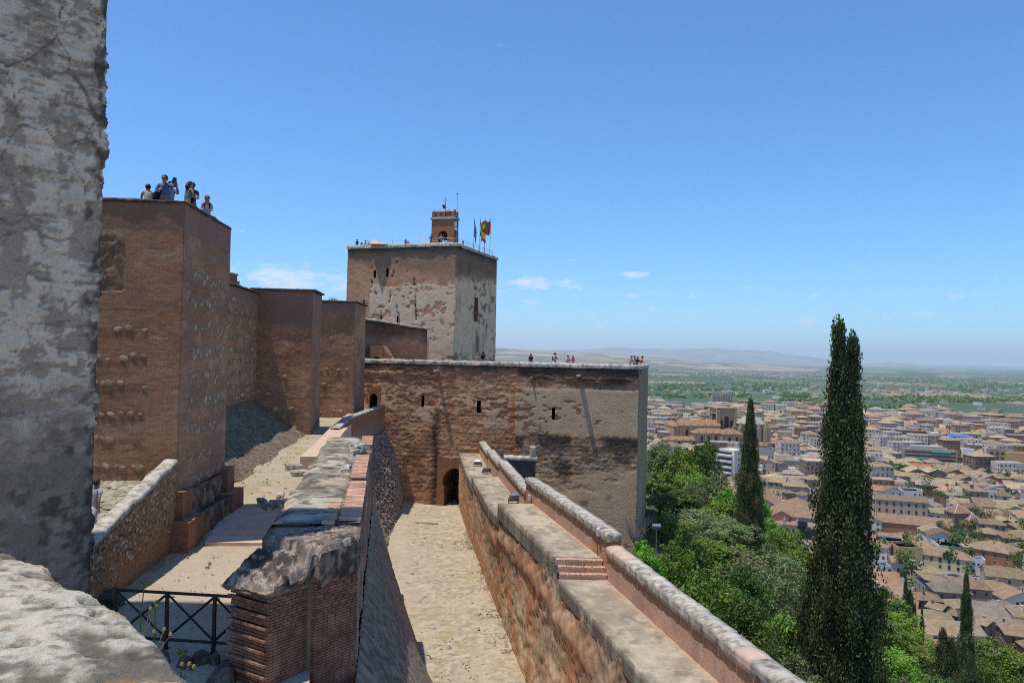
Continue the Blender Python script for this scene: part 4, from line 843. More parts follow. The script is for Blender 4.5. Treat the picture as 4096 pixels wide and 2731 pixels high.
# ---- ruined wall with the brick pier in front
Wd, Wr = frame(-9.1)
RW0 = np.array([-3.55, 18.7])
def ruined_wall():
    T = thing('ruined_wall', 'broken masonry wall with lichened top and brick pier at its end', 'wall', (-5, 20, -7)); zt = -4.32
    # top surface: slabs of mortar, stone and brick headers
    t = np.arange(1.15, 21.9, .09); q = np.linspace(0, 1, 34); wid = 2.2
    P = np.zeros((len(t), len(q), 3)); base = RW0[None] + Wd[None] * t[:, None]
    U, Q = np.meshgrid(t, q * wid, indexing='ij'); wob = .12 * (fbm(U * .8, Q * 0, 3, 201) - .5) * 2
    for j, qq in enumerate(q): P[:, j, :2] = base - Wr[None] * (qq * (wid + wob[:, j] * 2))[:, None]
    n1 = fbm(U * .9, Q * 1.1, 5, 203, .6); n2 = fbm(U * 3, Q * 3, 4, 205)
    slab = np.floor(U / 1.6 + .4 * vn(Q * 2, U * .2, 3)); Z = zt + .16 * (n1 - .5) + .05 * (n2 - .5) + .05 * vn(slab * 3.3, slab * 0, 4) - .16 * sst(.32, .20, Q / wid) * sst(1, 2, U) - .10 * sst(.9, 1, Q / wid)
    P[..., 2] = Z + .03 * U * 0
    c = lerp((.20, .185, .165), (.50, .46, .40), sst(.3, .68, n1)); c = lerp(c, (.085, .08, .072), sst(.50, .66, fbm(U * 2.2, Q * 2.2, 5, 208, .6)) * .85); c = lerp(c, (.46, .33, .24), sst(.6, .7, fbm(U * .7, Q * 1.2, 4, 209)) * .8)
    c = lerp(c, (.30, .27, .12), sst(.62, .72, fbm(U * 1.8, Q * 1.8, 4, 212)) * sst(.2, .35, Q / wid) * sst(.62, .48, Q / wid) * .7)
    grid('wall_top', P[:, ::-1], MT['wall'], T, c[:, ::-1])
    foot = [RW0 - Wd * .0 - Wr * wid, RW0, RW0 + Wd * 21.8, RW0 + Wd * 21.8 - Wr * wid]
    def colf(U, Z, E):
        n1 = fbm(U * .6, Z * .35, 5, 221, .6); n2 = fbm(U * 2, Z * 1.2, 4, 223); c = lerp((.19, .115, .08), (.34, .22, .155), n1); c = lerp(c, (.38, .33, .27), sst(.5, .66, fbm(U * .9, Z * .9, 4, 224)) * .7); c = lerp(c, (.10, .085, .075), sst(.52, .7, n2) * .7)
        return rgba(c, np.ones(U.shape) * .7)
    ring_wall('wall', foot, -15.6, zt - .08, [.3, .10, .3, 1], .10, MT['brickwall'], T, lambda U, Z, E: .16 * (fbm(U * 1.2, Z * .6, 4, 226) - .5) * (E == 1), colf, cap=True)
    # lower continuation towards the bastion
    A = RW0 + Wd * 21.8 - Wr * .15; foot = [A - Wr * 2.0, A, A + Wd * 8, A + Wd * 8 - Wr * 2.0]; ring_wall('wall_stump', foot, -15.6, -9.6, .2, .2, MT['brickwall'], T, lambda U, Z, E: .2 * (fbm(U * .8, Z * .8, 4, 227) - .5), colf)
    # pale brick headers along the right edge
    rnd = random.Random(5)
    for (a, b, off, lift) in ((1.5, 7.4, .02, .05), (7.9, 13.6, .06, .10), (17.6, 21.4, .02, .06)):
        x = a; me = None
        while x < b:
            w = .105; L = rnd.uniform(.50, .56); k = MB(); k.box((0, 0, 0), (L, w * .93, .06), jit=.006, rnd=rnd); p = RW0 + Wd * x - Wr * (L / 2 + off - .03)
            o = k.build('brick', MT['brickpale'], None); o.location = (p[0], p[1], zt + lift + rnd.uniform(-.008, .008)); o.rotation_euler = (rnd.gauss(0, .02), rnd.gauss(0, .02), math.atan2(Wr[1], Wr[0]) + rnd.gauss(0, .02)); child(o, T); x += w + .012
    x = 1.2
    while x < 4.2:                                          # a second, older row of headers beside it
        w = .11; k = MB(); k.box((0, 0, 0), (.32, w * .9, .06), jit=.01, rnd=rnd); p = RW0 + Wd * x - Wr * (.78 + rnd.uniform(-.03, .03)); o = k.build('brick', MT['brickpale'], None); o.location = (p[0], p[1], zt + .0 + rnd.uniform(-.015, .015)); o.rotation_euler = (rnd.gauss(0, .05), rnd.gauss(0, .05), math.atan2(Wr[1], Wr[0]) + rnd.gauss(0, .08)); child(o, T); x += w + .02
    # loose flat stones stacked further along
    for i in range(46):
        x = rnd.uniform(9.5, 17.6); k = MB(); s = rnd.uniform(.14, .34); k.box((0, 0, 0), (s * 1.5, s, rnd.uniform(.06, .14)), top=rnd.uniform(.75, .95), jit=.03, rnd=rnd); p = RW0 + Wd * x - Wr * rnd.uniform(.15, .95)
        o = k.build('stone', MT['coping'], None); o.location = (p[0], p[1], zt + .02 + (.32 * rnd.random() if 13.5 < x < 16.8 else .05 * rnd.random())); o.rotation_euler = (rnd.gauss(0, .12), rnd.gauss(0, .12), rnd.uniform(0, 3)); child(o, T)
    # ---- brick pier: left face, set-back middle face, proud right face
    K = .83; e1, e2 = az(33), az(-57); nr = np.array([e1[1], -e1[0]]); nl = np.array([-e2[1], e2[0]])
    near = np.array([-6.11, 20.35]) * K; midR = near + e1 * 1.29 * K; p3a = np.array([-5.16, 21.27]) * K; p3b = RW0 + Wr * .02
    lf = near + e2 * 1.52 * K; bk = lf + e1 * 2.2
    zb, ztp = -10.2, -5.20
    core = [lf + e1 * .05 + nl * -.06, near - nr * .06 - nl * .06 , midR - nr * .06, p3a - nr * .08 + e1 * .03, p3b - nr * .08, RW0 + Wd * 1.2 - Wr * .3, bk]
    ring_wall('pier_core', core, zb, ztp + .1, .3, .3, MT['wall'], T, None, lambda U, Z, E: lerp((.22, .15, .11), (.34, .25, .19), fbm(U * 3, Z * 3, 3, 231)))
    bricks = []; row = .078 * K; nrow = int((ztp - zb) / row)
    def face(a, b, nrm, kind):
        L = np.linalg.norm(b - a); e = (b - a) / L
        for j in range(nrow):
            z = ztp - .05 - j * row; x = -(.13 if j % 2 else 0)
            proud = 0
            if kind == 'left': proud = [0, 0, .02, .09][j % 4] + (.02 if j % 4 == 3 else 0)
            while x < L - .02:
                w = .235 * (1 if rnd.random() < .8 else .55); x0, x1 = max(0, x), min(L, x + w)
                if x1 - x0 > .04:
                    c = a + e * (x0 + x1) / 2 + nrm * (proud - .055 + rnd.uniform(-.006, .006)); bricks.append((c, z, x1 - x0 - .014, math.atan2(e[1], e[0]), proud, kind))
                x += w
    face(lf, near, nl, 'left'); face(near, midR, nr, 'mid'); face(p3a, p3b, nr, 'right'); face(midR + 0 * nr, p3a, -e1, 'ret') if False else None
    bricks.sort(key=lambda b: -b[1]); base = {}
    k = MB(); k.box((0, 0, 0), (1, .13, row * .80)); bm_ = k.build('brick', MT['brickpc'], T); proto = bm_.data
    first = True
    rest = MB(); n300 = 0
    for (c, z, w, a, pr, kind) in bricks:
        if n300 < 235 and z > -8.3:
            o = bm_ if first else bpy.data.objects.new('brick', proto)
            if not first: COL.objects.link(o); child(o, T)
            first = False; n300 += 1; o.location = (c[0], c[1], z) ; o.matrix_parent_inverse = parent_inv(T); o.rotation_euler = (0 if not pr else -.25, rnd.gauss(0, .008), a); o.scale = (w, 1, 1)
        else: rest.box((c[0], c[1], z), (w, .13, row * .80), a)
    o = rest.build('lower_brickwork', MT['brickpc'], T); tag(o, kind='stuff')
    # lumpy cap of old concrete
    cap = [lf - nl * -.16 - e1 * .10, near + nl * .16 + nr * .04 , (near + midR) / 2 + nr * .12, midR + nr * .16, p3a + nr * .12, p3b + nr * .03, RW0 + Wd * 1.5 + Wr * .04, RW0 + Wd * 2.0 - Wr * 1.2, bk + e2 * .15, lf + e1 * 1.0 + e2 * .18]
    ga = np.arange(-.6, 3.5, .034); gb = np.arange(-.7, 2.6, .034); AA, BB_ = np.meshgrid(ga, gb, indexing='ij'); X = near[0] + e1[0] * AA + e2[0] * BB_; Y = near[1] + e1[1] * AA + e2[1] * BB_
    n = len(cap); sd = np.full(X.shape, 9.0); ins = np.zeros(X.shape, bool)
    for i in range(n):
        (ax, ay), (bx, by) = cap[i], cap[(i + 1) % n]; t = np.clip(((X - ax) * (bx - ax) + (Y - ay) * (by - ay)) / ((bx - ax) ** 2 + (by - ay) ** 2), 0, 1); sd = np.minimum(sd, np.hypot(X - ax - t * (bx - ax), Y - ay - t * (by - ay))); c_ = (ay > Y) != (by > Y); ins ^= c_ & (X < (bx - ax) * (Y - ay) / ((by - ay) if by != ay else 1e-9) + ax)
    sd = np.where(ins, sd, -sd); n1 = fbm(X * 2.6, Y * 2.6, 5, 247, .6); n2 = fbm(X * 8, Y * 8, 5, 249, .65); n3 = fbm(X * 1.5, Y * 1.5, 4, 250); sdn = sd + (n1 - .5) * .20 + (n2 - .5) * .03
    def topz(X, Y):
        A_ = (X - near[0]) * e1[0] + (Y - near[1]) * e1[1]; B_ = (X - near[0]) * e2[0] + (Y - near[1]) * e2[1]; m1 = fbm(X * 2.6, Y * 2.6, 5, 247, .6); m2 = fbm(X * 8, Y * 8, 5, 249, .65); m3 = fbm(X * 1.5, Y * 1.5, 4, 250); bl = sst(1.0, 1.15, A_ + (m1 - .5) * .3)
        lg = -4.50 - .46 * sst(1.35, .1, A_ * .75 + B_ * .25 + (m3 - .5) * .8) - .09 * sst(.46, .50, m1); return lg * (1 - bl) + (-4.37 - .08 * (m3 - .5)) * bl + .08 * (m2 - .5) + .05 * (m1 - .5)
    P = np.stack([X, Y, topz(X, Y) - .16 * sst(.10, -.02, sd)], -1); nu, nv = X.shape; Fq = gridfaces(nu, nv); keep = (sd.reshape(-1)[Fq].min(1) > -.012)
    c = lerp((.06, .06, .06), (.20, .19, .175), sst(.38, .6, n1)); c = lerp(c, (.44, .42, .385), sst(.53, .62, n2) * .7); mk('pier_cap', P.reshape(-1, 3), Fq[keep], MT['plaster'], T, c.reshape(-1, 3), None, True)
    def capcol(U, Z, E):
        a1 = fbm(U * 2.4, Z * 2.8, 5, 253, .6); a2 = fbm(U * 8, Z * 9, 5, 254, .65); cc = lerp((.10, .085, .07), (.34, .27, .21), sst(.36, .62, a1)); cc = lerp(cc, (.06, .058, .055), sst(.5, .6, a2) * .7); return lerp(cc, (.45, .41, .36), sst(.6, .68, fbm(U * 5, Z * 5, 4, 255)) * .6)
    ring_wall('pier_cap_side', cap, -5.30, -4.6, .045, .045, MT['plaster'], T, lambda U, Z, E: .16 * (fbm(U * 2.0, Z * 2.6, 5, 256, .6) - .5) + .06 * (fbm(U * 8, Z * 9, 4, 257) - .5) - .10 * sst(-5.1, -5.30, Z) - .05 * sst(-4.75, -4.6, Z), capcol, cap=False, topf=lambda X, Y: topz(X, Y) - .10 + 4.6)
    # ledge block left of the wall, stones on the court side
    for (px, py, s) in ((1178, 1880, .55), (1195, 1900, .5), (1110, 2010, .4), (1140, 1995, .35), (1075, 2022, .35), (1055, 2005, .3), (1120, 1985, .3)):
        p = atz(px, py, float(ztop_ground(34)) + .18); k = MB(); k.box((0, 0, 0), (s * 1.9, s * 1.2, .45), top=.8, jit=.12, rnd=rnd); o = k.build('stone', MT['coping'], None, bevel=.06); o.location = (p.x, p.y, float(ztop_ground(p.y)) + .08); o.rotation_euler = (rnd.gauss(0, .1), rnd.gauss(0, .1), rnd.uniform(0, 3)); child(o, T)
ruined_wall()
def court_edge():
    T = thing('pink_path_wall', 'pale pink mortar walk on top of the court retaining wall', 'wall', (-11, 46, -7))
    pts = [(1258, 1824, 42.8), (1310, 1765, 49), (1350, 1722, 56), (1384, 1690, 62), (1440, 1650, 74)]
    C = [at(px, 1400, D)[:2] for px, py, D in pts]; zs = [-5.75, -5.72, -5.68, -5.6, -5.5]
    for i in range(4):
        a, b = np.array(C[i]), np.array(C[i + 1]); d = (b - a) / np.linalg.norm(b - a); r = np.array([d[1], -d[0]]); w = .62; k = MB()
        V = [(*(a - r * w), zs[i]), (*(a + r * w), zs[i]), (*(b + r * w), zs[i + 1]), (*(b - r * w), zs[i + 1])]; k.add(V + [(x, y, -15.5) for x, y, z in V], [(0, 1, 2, 3), (0, 4, 5, 1), (1, 5, 6, 2), (2, 6, 7, 3), (3, 7, 4, 0)]); k.build('walk_slab', MT['pinkslab'], T)
    P_ = thing('brick_parapet', 'sloping-ended brick parapet leading to the arched doorway in the bastion', 'wall', (-12.4, 66, -7)); a = np.array([-12.45, 56.5]); b = np.array([-12.25, 76.6]); d = (b - a) / np.linalg.norm(b - a); r = np.array([d[1], -d[0]])
    def colf(U, Z, E):
        n = fbm(U * 1.2, Z * 1.8, 4, 261); c = lerp((.24, .125, .08), (.36, .20, .125), n); return rgba(lerp(c, (.30, .24, .19), sst(-6.2, -6.8, Z + (n - .5))), np.ones(U.shape))
    ring_wall('wall', [a - r * .5, a, b, b - r * .5], -9, -5.15, [.2, .12, .5, .5], .12, MT['brickfar'], P_, lambda U, Z, E: .06 * (fbm(U, Z, 3, 262) - .5), colf, topf=lambda X, Y: -.55 * sst(60.5, 57, Y))
    strip('coping', [(-12.7, 57, -5.55), (-12.68, 60.5, -5.08), (-12.5, 76.6, -5.06)], .6, .14, MT['coping'], P_, .25, .04, 4)
court_edge()
def batters():
    # near batter: a smooth cobbled slope under the ruined wall, in its shade
    T = thing('cobbled_batter', 'steep dark cobbled slope at the foot of the ruined wall', 'wall', (-5, 36, -15)); t = np.linspace(0, 1, 170); q = np.linspace(0, 1, 60)
    top = (RW0 - Wd * 3)[None] * (1 - t)[:, None] + (RW0 + Wd * 30)[None] * t[:, None]; fx = np.interp(top[:, 1], [12, 18, 26, 36.7, 41, 44, 48.4, 60], [5.6, 3.4, .2, -3.75, -4.6, -6.3, -8.3, -12]); P = np.zeros((170, 60, 3))
    for j, qq in enumerate(q): P[:, j, 0] = top[:, 0] * (1 - qq) + fx * qq + .0; P[:, j, 1] = top[:, 1]; P[:, j, 2] = -7.6 + (-15.15 + 7.6) * qq - .25 * math.sin(math.pi * qq)
    U, Q = np.meshgrid(t * 28, q * 8.5, indexing='ij'); f1, f2, idv = worley(U * 4.2, Q * 4.2, 9); g = sst(0, .28, f2 - f1); c = lerp((.13, .105, .08), lerp((.22, .18, .145), (.38, .32, .26), idv), g)
    grid('slope', P, MT['wall'], T, c, disp=-.07 * g)
    # far batter of loose rounded pebbles
    T2 = thing('pebble_batter', 'bulging slope of pale rounded pebbles curving along the lane', 'wall', (-9, 60, -15))
    Y = np.linspace(42.5, 77.5, 190); tx = np.interp(Y, [42, 48, 56, 78], [-7.6, -9.2, -12.2, -12.1]); tz = np.interp(Y, [42, 50, 60, 78], [-9.0, -7.9, -7.5, -7.6])
    fxx = np.interp(Y, [42, 44, 48, 52, 57, 62.8, 70, 74, 77.5], [-6.7, -6.25, -6.9, -7.7, -8.8, -9.6, -9.9, -10.1, -10.4]); m = 80; q = np.linspace(0, 1, m); P = np.zeros((190, m, 3))
    bl = .9 * np.exp(-((Y - 72) / 5) ** 2)
    for j, qq in enumerate(q): P[:, j, 0] = tx + (fxx - tx) * qq + bl * math.sin(math.pi * qq) * .5; P[:, j, 1] = Y; P[:, j, 2] = tz + (-15.05 + .5 * sst(66, 76, Y) - tz) * (1 - (1 - qq) ** 1.15)
    U, Q = np.meshgrid(Y, q * 8, indexing='ij'); c = lerp((.16, .13, .10), (.26, .21, .16), fbm(U, Q, 4, 271)); grid('slope', P, MT['wall'], T2, c, disp=-.2 * (fbm(U * .7, Q * .7, 4, 272) - .5))
    big = []
    rnd = random.Random(8); k = MB(); ico = bmesh.new(); bmesh.ops.create_icosphere(ico, subdivisions=1, radius=1); iv = np.array([v.co[:] for v in ico.verts]); fi = [[v.index for v in f.verts] for f in ico.faces]; ico.free()
    V = []; Fc = []
    for i in range(5200):
        a = rnd.random(); b = rnd.random() ** .8; ia = a * 188; ja = b * (m - 2); p = P[int(ia), int(ja)]; s = rnd.uniform(.06, .15); mt = np.array([[s * rnd.uniform(.9, 1.5), 0, 0], [0, s * rnd.uniform(.8, 1.4), 0], [0, 0, s * rnd.uniform(.6, .9)]]); th = rnd.uniform(0, 3); R2 = np.array([[math.cos(th), -math.sin(th), 0], [math.sin(th), math.cos(th), 0], [0, 0, 1]])
        if s > .138 and p[2] < -10 and len(big) < 280: big.append((p, s, th)); continue
        o = 12 * len(V); V.append(iv @ mt @ R2.T + p + np.array([rnd.uniform(-.1, .1) + .05, rnd.uniform(-.1, .1), 0])); Fc += [[x + o for x in f] for f in fi]
    o = mk('pebbles', np.concatenate(V), Fc, MT['pebble'], T2, smooth=True); tag(o, kind='stuff')
    pm = [m_.copy() for m_ in STONES]
    for m_ in pm: m_.materials.clear(); m_.materials.append(MT['pebblevar'])
    for p, s, th in big:
        o = bpy.data.objects.new('pebble', pm[int(th * 97) % len(pm)]); COL.objects.link(o); o.location = (p[0] + .05, p[1], p[2]); o.rotation_euler = (.4, th, th * 2); o.scale = (s * 1.25, s * 1.1, s); child(o, T2)
batters()

# ---- right-hand wall with walkway and parapet
WK = [(14, 5.35, -8.75), (21.1, 3.95, -8.75), (30.5, 2.12, -8.75), (32.4, 1.86, -8.2), (42.5, -.33, -8.2), (46.0, -1.12, -8.95), (54.3, -2.25, -8.95), (62, -3.3, -9.45), (75.6, -4.85, -9.8)]
def wk_x(Y): return np.interp(Y, [w[0] for w in WK], [w[1] for w in WK])
def lane_wall():
    T = thing('lane_wall', 'long orange rammed-earth wall carrying a walkway along the lane', 'wall', (0, 40, -15))
    Y = np.arange(15, 75.8, .11); q = np.linspace(0, 1, 62); xb = 1.0 - .1458 * (Y - 35.9); xt = wk_x(Y) + .02; zt = np.interp(Y, [14, 31.6, 31.7, 43.6, 43.8, 58, 58.2, 76], [-8.9, -8.9, -8.6, -8.6, -9.2, -9.2, -9.75, -10.1])
    P = np.zeros((len(Y), 62, 3))
    for j, qq in enumerate(q): P[:, j, 0] = xb + (xt - xb) * qq; P[:, j, 1] = Y; P[:, j, 2] = -15.3 + (zt + 15.3) * qq
    U, Z = np.repeat(Y[:, None], 62, 1), P[..., 2]; top = zt[:, None] - Z
    n1 = fbm(U * .5, Z * .7, 5, 301, .6); n2 = fbm(U * 1.6, Z * 1.8, 5, 303, .62); n3 = fbm(U * 5, Z * 5, 4, 305); 
    hollow = np.exp(-((top - 1.0 - .9 * n1) / .45) ** 2) * sst(24, 27, U) * sst(50, 44, U); rough = sst(.42, .6, n1) * .6 + .4 * sst(48, 40, U)
    n4 = fbm(U * 3.2, Z * 3.6, 5, 306, .65); d = -.16 * hollow * (.4 + n2) + .22 * rough * (n2 - .5) + .20 * (n4 - .5) * rough + .10 * (n3 - .5) + .12 * (n1 - .5)
    c = lerp((.38, .22, .14), (.57, .38, .26), sst(.3, .7, n2)); c = lerp(c, (.52, .235, .13), sst(.5, .68, fbm(U * .6, Z * .5, 5, 309, .6)) * .85); c = lerp(c, (.60, .47, .35), sst(.48, .60, fbm(U * .5, Z * .9, 5, 311, .6)) * .8)
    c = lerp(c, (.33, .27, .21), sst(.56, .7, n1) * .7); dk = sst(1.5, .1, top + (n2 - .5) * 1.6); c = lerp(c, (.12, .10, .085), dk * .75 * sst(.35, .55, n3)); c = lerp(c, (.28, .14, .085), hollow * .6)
    c = lerp(c, (.46, .25, .165), sst(2.2, 1.2, Z + 15.3) * sst(42, 46, U) * .8); br = sst(2.2, 1.6, Z + 15.3) * sst(38, 39, U) * sst(52, 50, U)
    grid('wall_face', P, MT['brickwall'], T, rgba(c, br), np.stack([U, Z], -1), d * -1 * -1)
    # walkway platforms: concrete tops with a dark lip
    def platform(Y0, Y1, z, lab, drop=.55, sub=24):
        n = max(4, int((Y1 - Y0) / .12)); Ys = np.linspace(Y0, Y1, n); xl = wk_x(Ys) - .03 + .03 * (fbm(Ys * 1.5, Ys * 0, 3, 320) - .5); xr = wk_x(Ys) + 1.95; ss = np.linspace(0, 1, sub); PP = np.zeros((n, sub + 3, 3))
        for j in range(sub + 3):
            if j < 3: PP[:, j, 0] = xl; PP[:, j, 2] = z - drop * (3 - j) / 3
            else: PP[:, j, 0] = xl + (xr - xl) * ss[j - 3]; PP[:, j, 2] = z
            PP[:, j, 1] = Ys
        U, X = np.repeat(Ys[:, None], sub + 3, 1), PP[..., 0]; n1 = fbm(U * .45, X * .8, 5, 325, .6); n2 = fbm(U * 2.5, X * 2.5, 5, 327, .6); PP[..., 2] += .035 * (n2 - .5) * (np.arange(sub + 3)[None] >= 3)
        c = lerp((.31, .265, .215), (.48, .425, .355), sst(.35, .65, n1 * .5 + n2 * .5)); c = lerp(c, (.19, .16, .135), sst(.55, .66, fbm(U * 1.4, X * 1.7, 5, 329, .6)) * .6); c[:, :4] = lerp(c[:, :4], (.13, .11, .095), .75 * sst(.3, .5, n2[:, :4]))
        gap = sst(.5, .1, PP[..., 0] - xl[:, None]) * (np.arange(sub + 3)[None] > 3); c = lerp(c, (.12, .10, .09), gap * sst(.4, .6, n2) * .6); c = lerp(c, (.50, .34, .25), sst(.25, .02, xr[:, None] - PP[..., 0]) * .8)
        grid('walkway_slab', PP, MT['wall'], T, c)
        for Ye in (Y0, Y1):
            x0, x1 = float(wk_x(Ye)) - .03, float(wk_x(Ye)) + 1.95; mk('slab_end', [(x0, Ye, z - drop), (x1, Ye, z - drop), (x1, Ye, z), (x0, Ye, z)], [(0, 1, 2, 3)], MT['coping'], T)
    platform(14, 31.0, -8.75, 'near'); platform(32.2, 43.6, -8.2, 'mid', .85); platform(43.61, 58, -8.95, 'third'); platform(58.01, 75.7, -9.5, 'far')
    # three worn brick steps
    rnd = random.Random(31)
    for i in range(3):
        y0 = 31.0 + .40 * i; z = -8.75 + .183 * (i + 1); x0 = float(wk_x(y0)) + .03; k = MB(); k.box((x0 + .93, y0 + .25, z - .13), (1.86, .5, .2), math.atan2(-.2, 1) * .0); st = k.build('step', MT['pinkslab'], T)
        x = x0
        while x < x0 + 1.84:
            w = rnd.uniform(.10, .125); k = MB(); k.box((0, 0, 0), (w * .9, .24, .07), jit=.006, rnd=rnd); o = k.build('brick', MT['brickpale'], None); o.location = (x + w / 2, y0 + .10, z - .02 + rnd.uniform(-.008, .006)); o.rotation_euler = (0, 0, rnd.gauss(0, .04)); child(o, st); x += w
    for i in range(7):
        pass
    # outer body under the parapet
    Ys = np.array([14, 21.1, 30.5, 42.5, 54.3, 62, 76]); L = [(float(wk_x(y)) + 1.9, y) for y in Ys]; Rr = [(float(wk_x(y)) + 2.62, y) for y in Ys]; k = MB()
    for i in range(len(Ys) - 1):
        a, b, c_, d_ = L[i], Rr[i], Rr[i + 1], L[i + 1]; zt = -9.0 if Ys[i] < 54 else -9.8; V = [(*p, zt) for p in (a, b, c_, d_)] + [(*p, -30) for p in (a, b, c_, d_)]; k.add(V, [(0, 1, 2, 3), (1, 5, 6, 2), (0, 4, 5, 1), (2, 6, 7, 3)])
    k.build('outer_wall', MT['brickpc'], T)
lane_wall()
def parapets():
    rnd = random.Random(41)
    segs = [(14.5, 31.2, -8.75, -7.42, 'nearest parapet run, pink plaster under a line of lichened coping stones', .38), (31.2, 45.2, -8.75, -6.98, 'parapet run beside the brick steps, ending in a square brick post', .36), (45.25, 57.6, -8.95, -7.68, 'third parapet run, beside the large floodlight', .34), (57.65, 66.0, -9.5, -7.95, 'fourth parapet run, far down the walkway', .34), (66.1, 75.2, -9.5, -8.25, 'farthest parapet run, against the bastion wall', .34)]
    for si, (y0, y1, zb, zt, lab, ch) in enumerate(segs):
        T = thing('parapet', lab, 'parapet', (float(wk_x(y0)) + 2.2, y0, zb), 'parapet runs along the walkway')
        n = int((y1 - y0) / .12) + 2; Ys = np.linspace(y0, y1, n); x = wk_x(Ys) + 1.9; m = 18; q = np.linspace(0, 1, m); P = np.zeros((n, m, 3)); zc = zt - ch
        for j, qq in enumerate(q): P[:, j, 0] = x + .05 * qq; P[:, j, 1] = Ys; P[:, j, 2] = zb - .2 + (zc - zb + .25) * qq
        U, Z = np.repeat(Ys[:, None], m, 1), P[..., 2]; n1 = fbm(U * .8, Z * .5, 5, 341 + si); n2 = fbm(U * 3, Z * 3, 4, 343); bm_ = sst(zc - .36, zc - .28, Z + (n1 - .5) * .12)
        if si == 1: bm_ = np.maximum(bm_, sst(33.6, 33.2, U) + sst(43.0, 43.5, U) * .8)
        bm_ = np.clip(bm_, 0, 1); c = lerp((.43, .265, .205), (.55, .37, .295), n1); c = lerp(c, (.34, .225, .20), sst(.52, .68, fbm(U * 1.4, Z * .4, 4, 345)) * .6); c = lerp(c, lerp((.36, .19, .125), (.48, .28, .19), n2), bm_)
        grid('wall', P, MT['brickwall'], T, rgba(c, bm_), np.stack([U, Z], -1), -(.02 * (n2 - .5)) - .03 * bm_ * (fbm(U * 4, Z * 14, 3, 347) - .5))
        # outer side and ends
        k = MB(); xo0, xo1 = float(wk_x(y0)) + 2.45, float(wk_x(y1)) + 2.45; V = [(xo0, y0, zb - 1.2), (xo1, y1, zb - 1.2), (xo1, y1, zc + .04), (xo0, y0, zc + .04)]; k.add(V, [(0, 1, 2, 3)]); xi0, xi1 = float(wk_x(y0)) + 1.92, float(wk_x(y1)) + 1.92
        k.add([(xi0, y0, zb - .3), (xo0, y0, zb - .3), (xo0, y0, zc + .04), (xi0, y0, zc + .04)], [(0, 1, 2, 3)]); k.add([(xi1, y1, zb - .3), (xo1, y1, zb - .3), (xo1, y1, zc + .04), (xi1, y1, zc + .04)], [(3, 2, 1, 0)]); k.build('wall_back', MT['brickpc'], T)
        y = y0
        while y < y1 - .1:
            L = min(rnd.uniform(.7, 1.5) if si < 2 else rnd.uniform(.9, 1.6), y1 - y)
            if si == 0 and y < 19.6: L = min(2.6, y1 - y)
            slope = (float(wk_x(y + L)) - float(wk_x(y))) / L; cx = (float(wk_x(y)) + float(wk_x(y + L))) / 2 + 2.18; bm = bmesh.new(); bmesh.ops.create_cube(bm, size=1); bmesh.ops.subdivide_edges(bm, edges=bm.edges[:], cuts=2, use_grid_fill=True)
            for v in bm.verts:
                xx, yy, zz = v.co; rd = 1 - .22 * max(0, (abs(xx) - .2) / .3) ** 2 * (zz > 0); j = .013 if not (si == 0 and y < 19.6) else .006
                v.co = Vector((xx * .66 * (1 + rnd.uniform(-.05, .05)), yy * (L - .012), (zz * ch * rd))) + Vector((rnd.uniform(-j, j), rnd.uniform(-j, j) * .4, rnd.uniform(-j, j)))
            me = bpy.data.meshes.new('coping_stone'); bm.to_mesh(me); bm.free(); me.polygons.foreach_set('use_smooth', np.ones(len(me.polygons), bool)); me.materials.append(MT['coping'] if rnd.random() > .06 else MT['pinkslab'])
            o = bpy.data.objects.new('coping_stone', me); COL.objects.link(o); o.location = (cx, y + L / 2, zc + ch / 2 + rnd.uniform(-.02, .02)); o.rotation_euler = (rnd.gauss(0, .015), rnd.gauss(0, .02), -math.atan(slope)); child(o, T); y += L
    # cross wall running out from the parapet, with its upturned end
    T = thing('cross_wall', 'short dark wall with stone cap running out from the parapet', 'wall', (0, 61, -9)); a = at(2015, 1830, 60.5); b = at(2143, 1830, 60.5); k = MB(); w = b.x - a.x; k.box((a.x + w / 2, 60.9, -12.5), (w, .7, 9.2)); k.build('wall', m_noise('dark_weathered_wall', [(.3, (.05, .045, .045)), (.6, (.11, .095, .09)), (.8, (.17, .15, .135))], 1.5, 5), T)
    strip('cap', [(a.x, 60.9, -7.75), (b.x + .1, 60.9, -7.78)], .9, .32, MT['coping'], T, .15, .06, 12); k = MB(); k.box((b.x - .22, 60.9, -7.45), (.5, .85, .85), top=.85); k.build('end_block', MT['coping'], T, bevel=.06)
parapets()
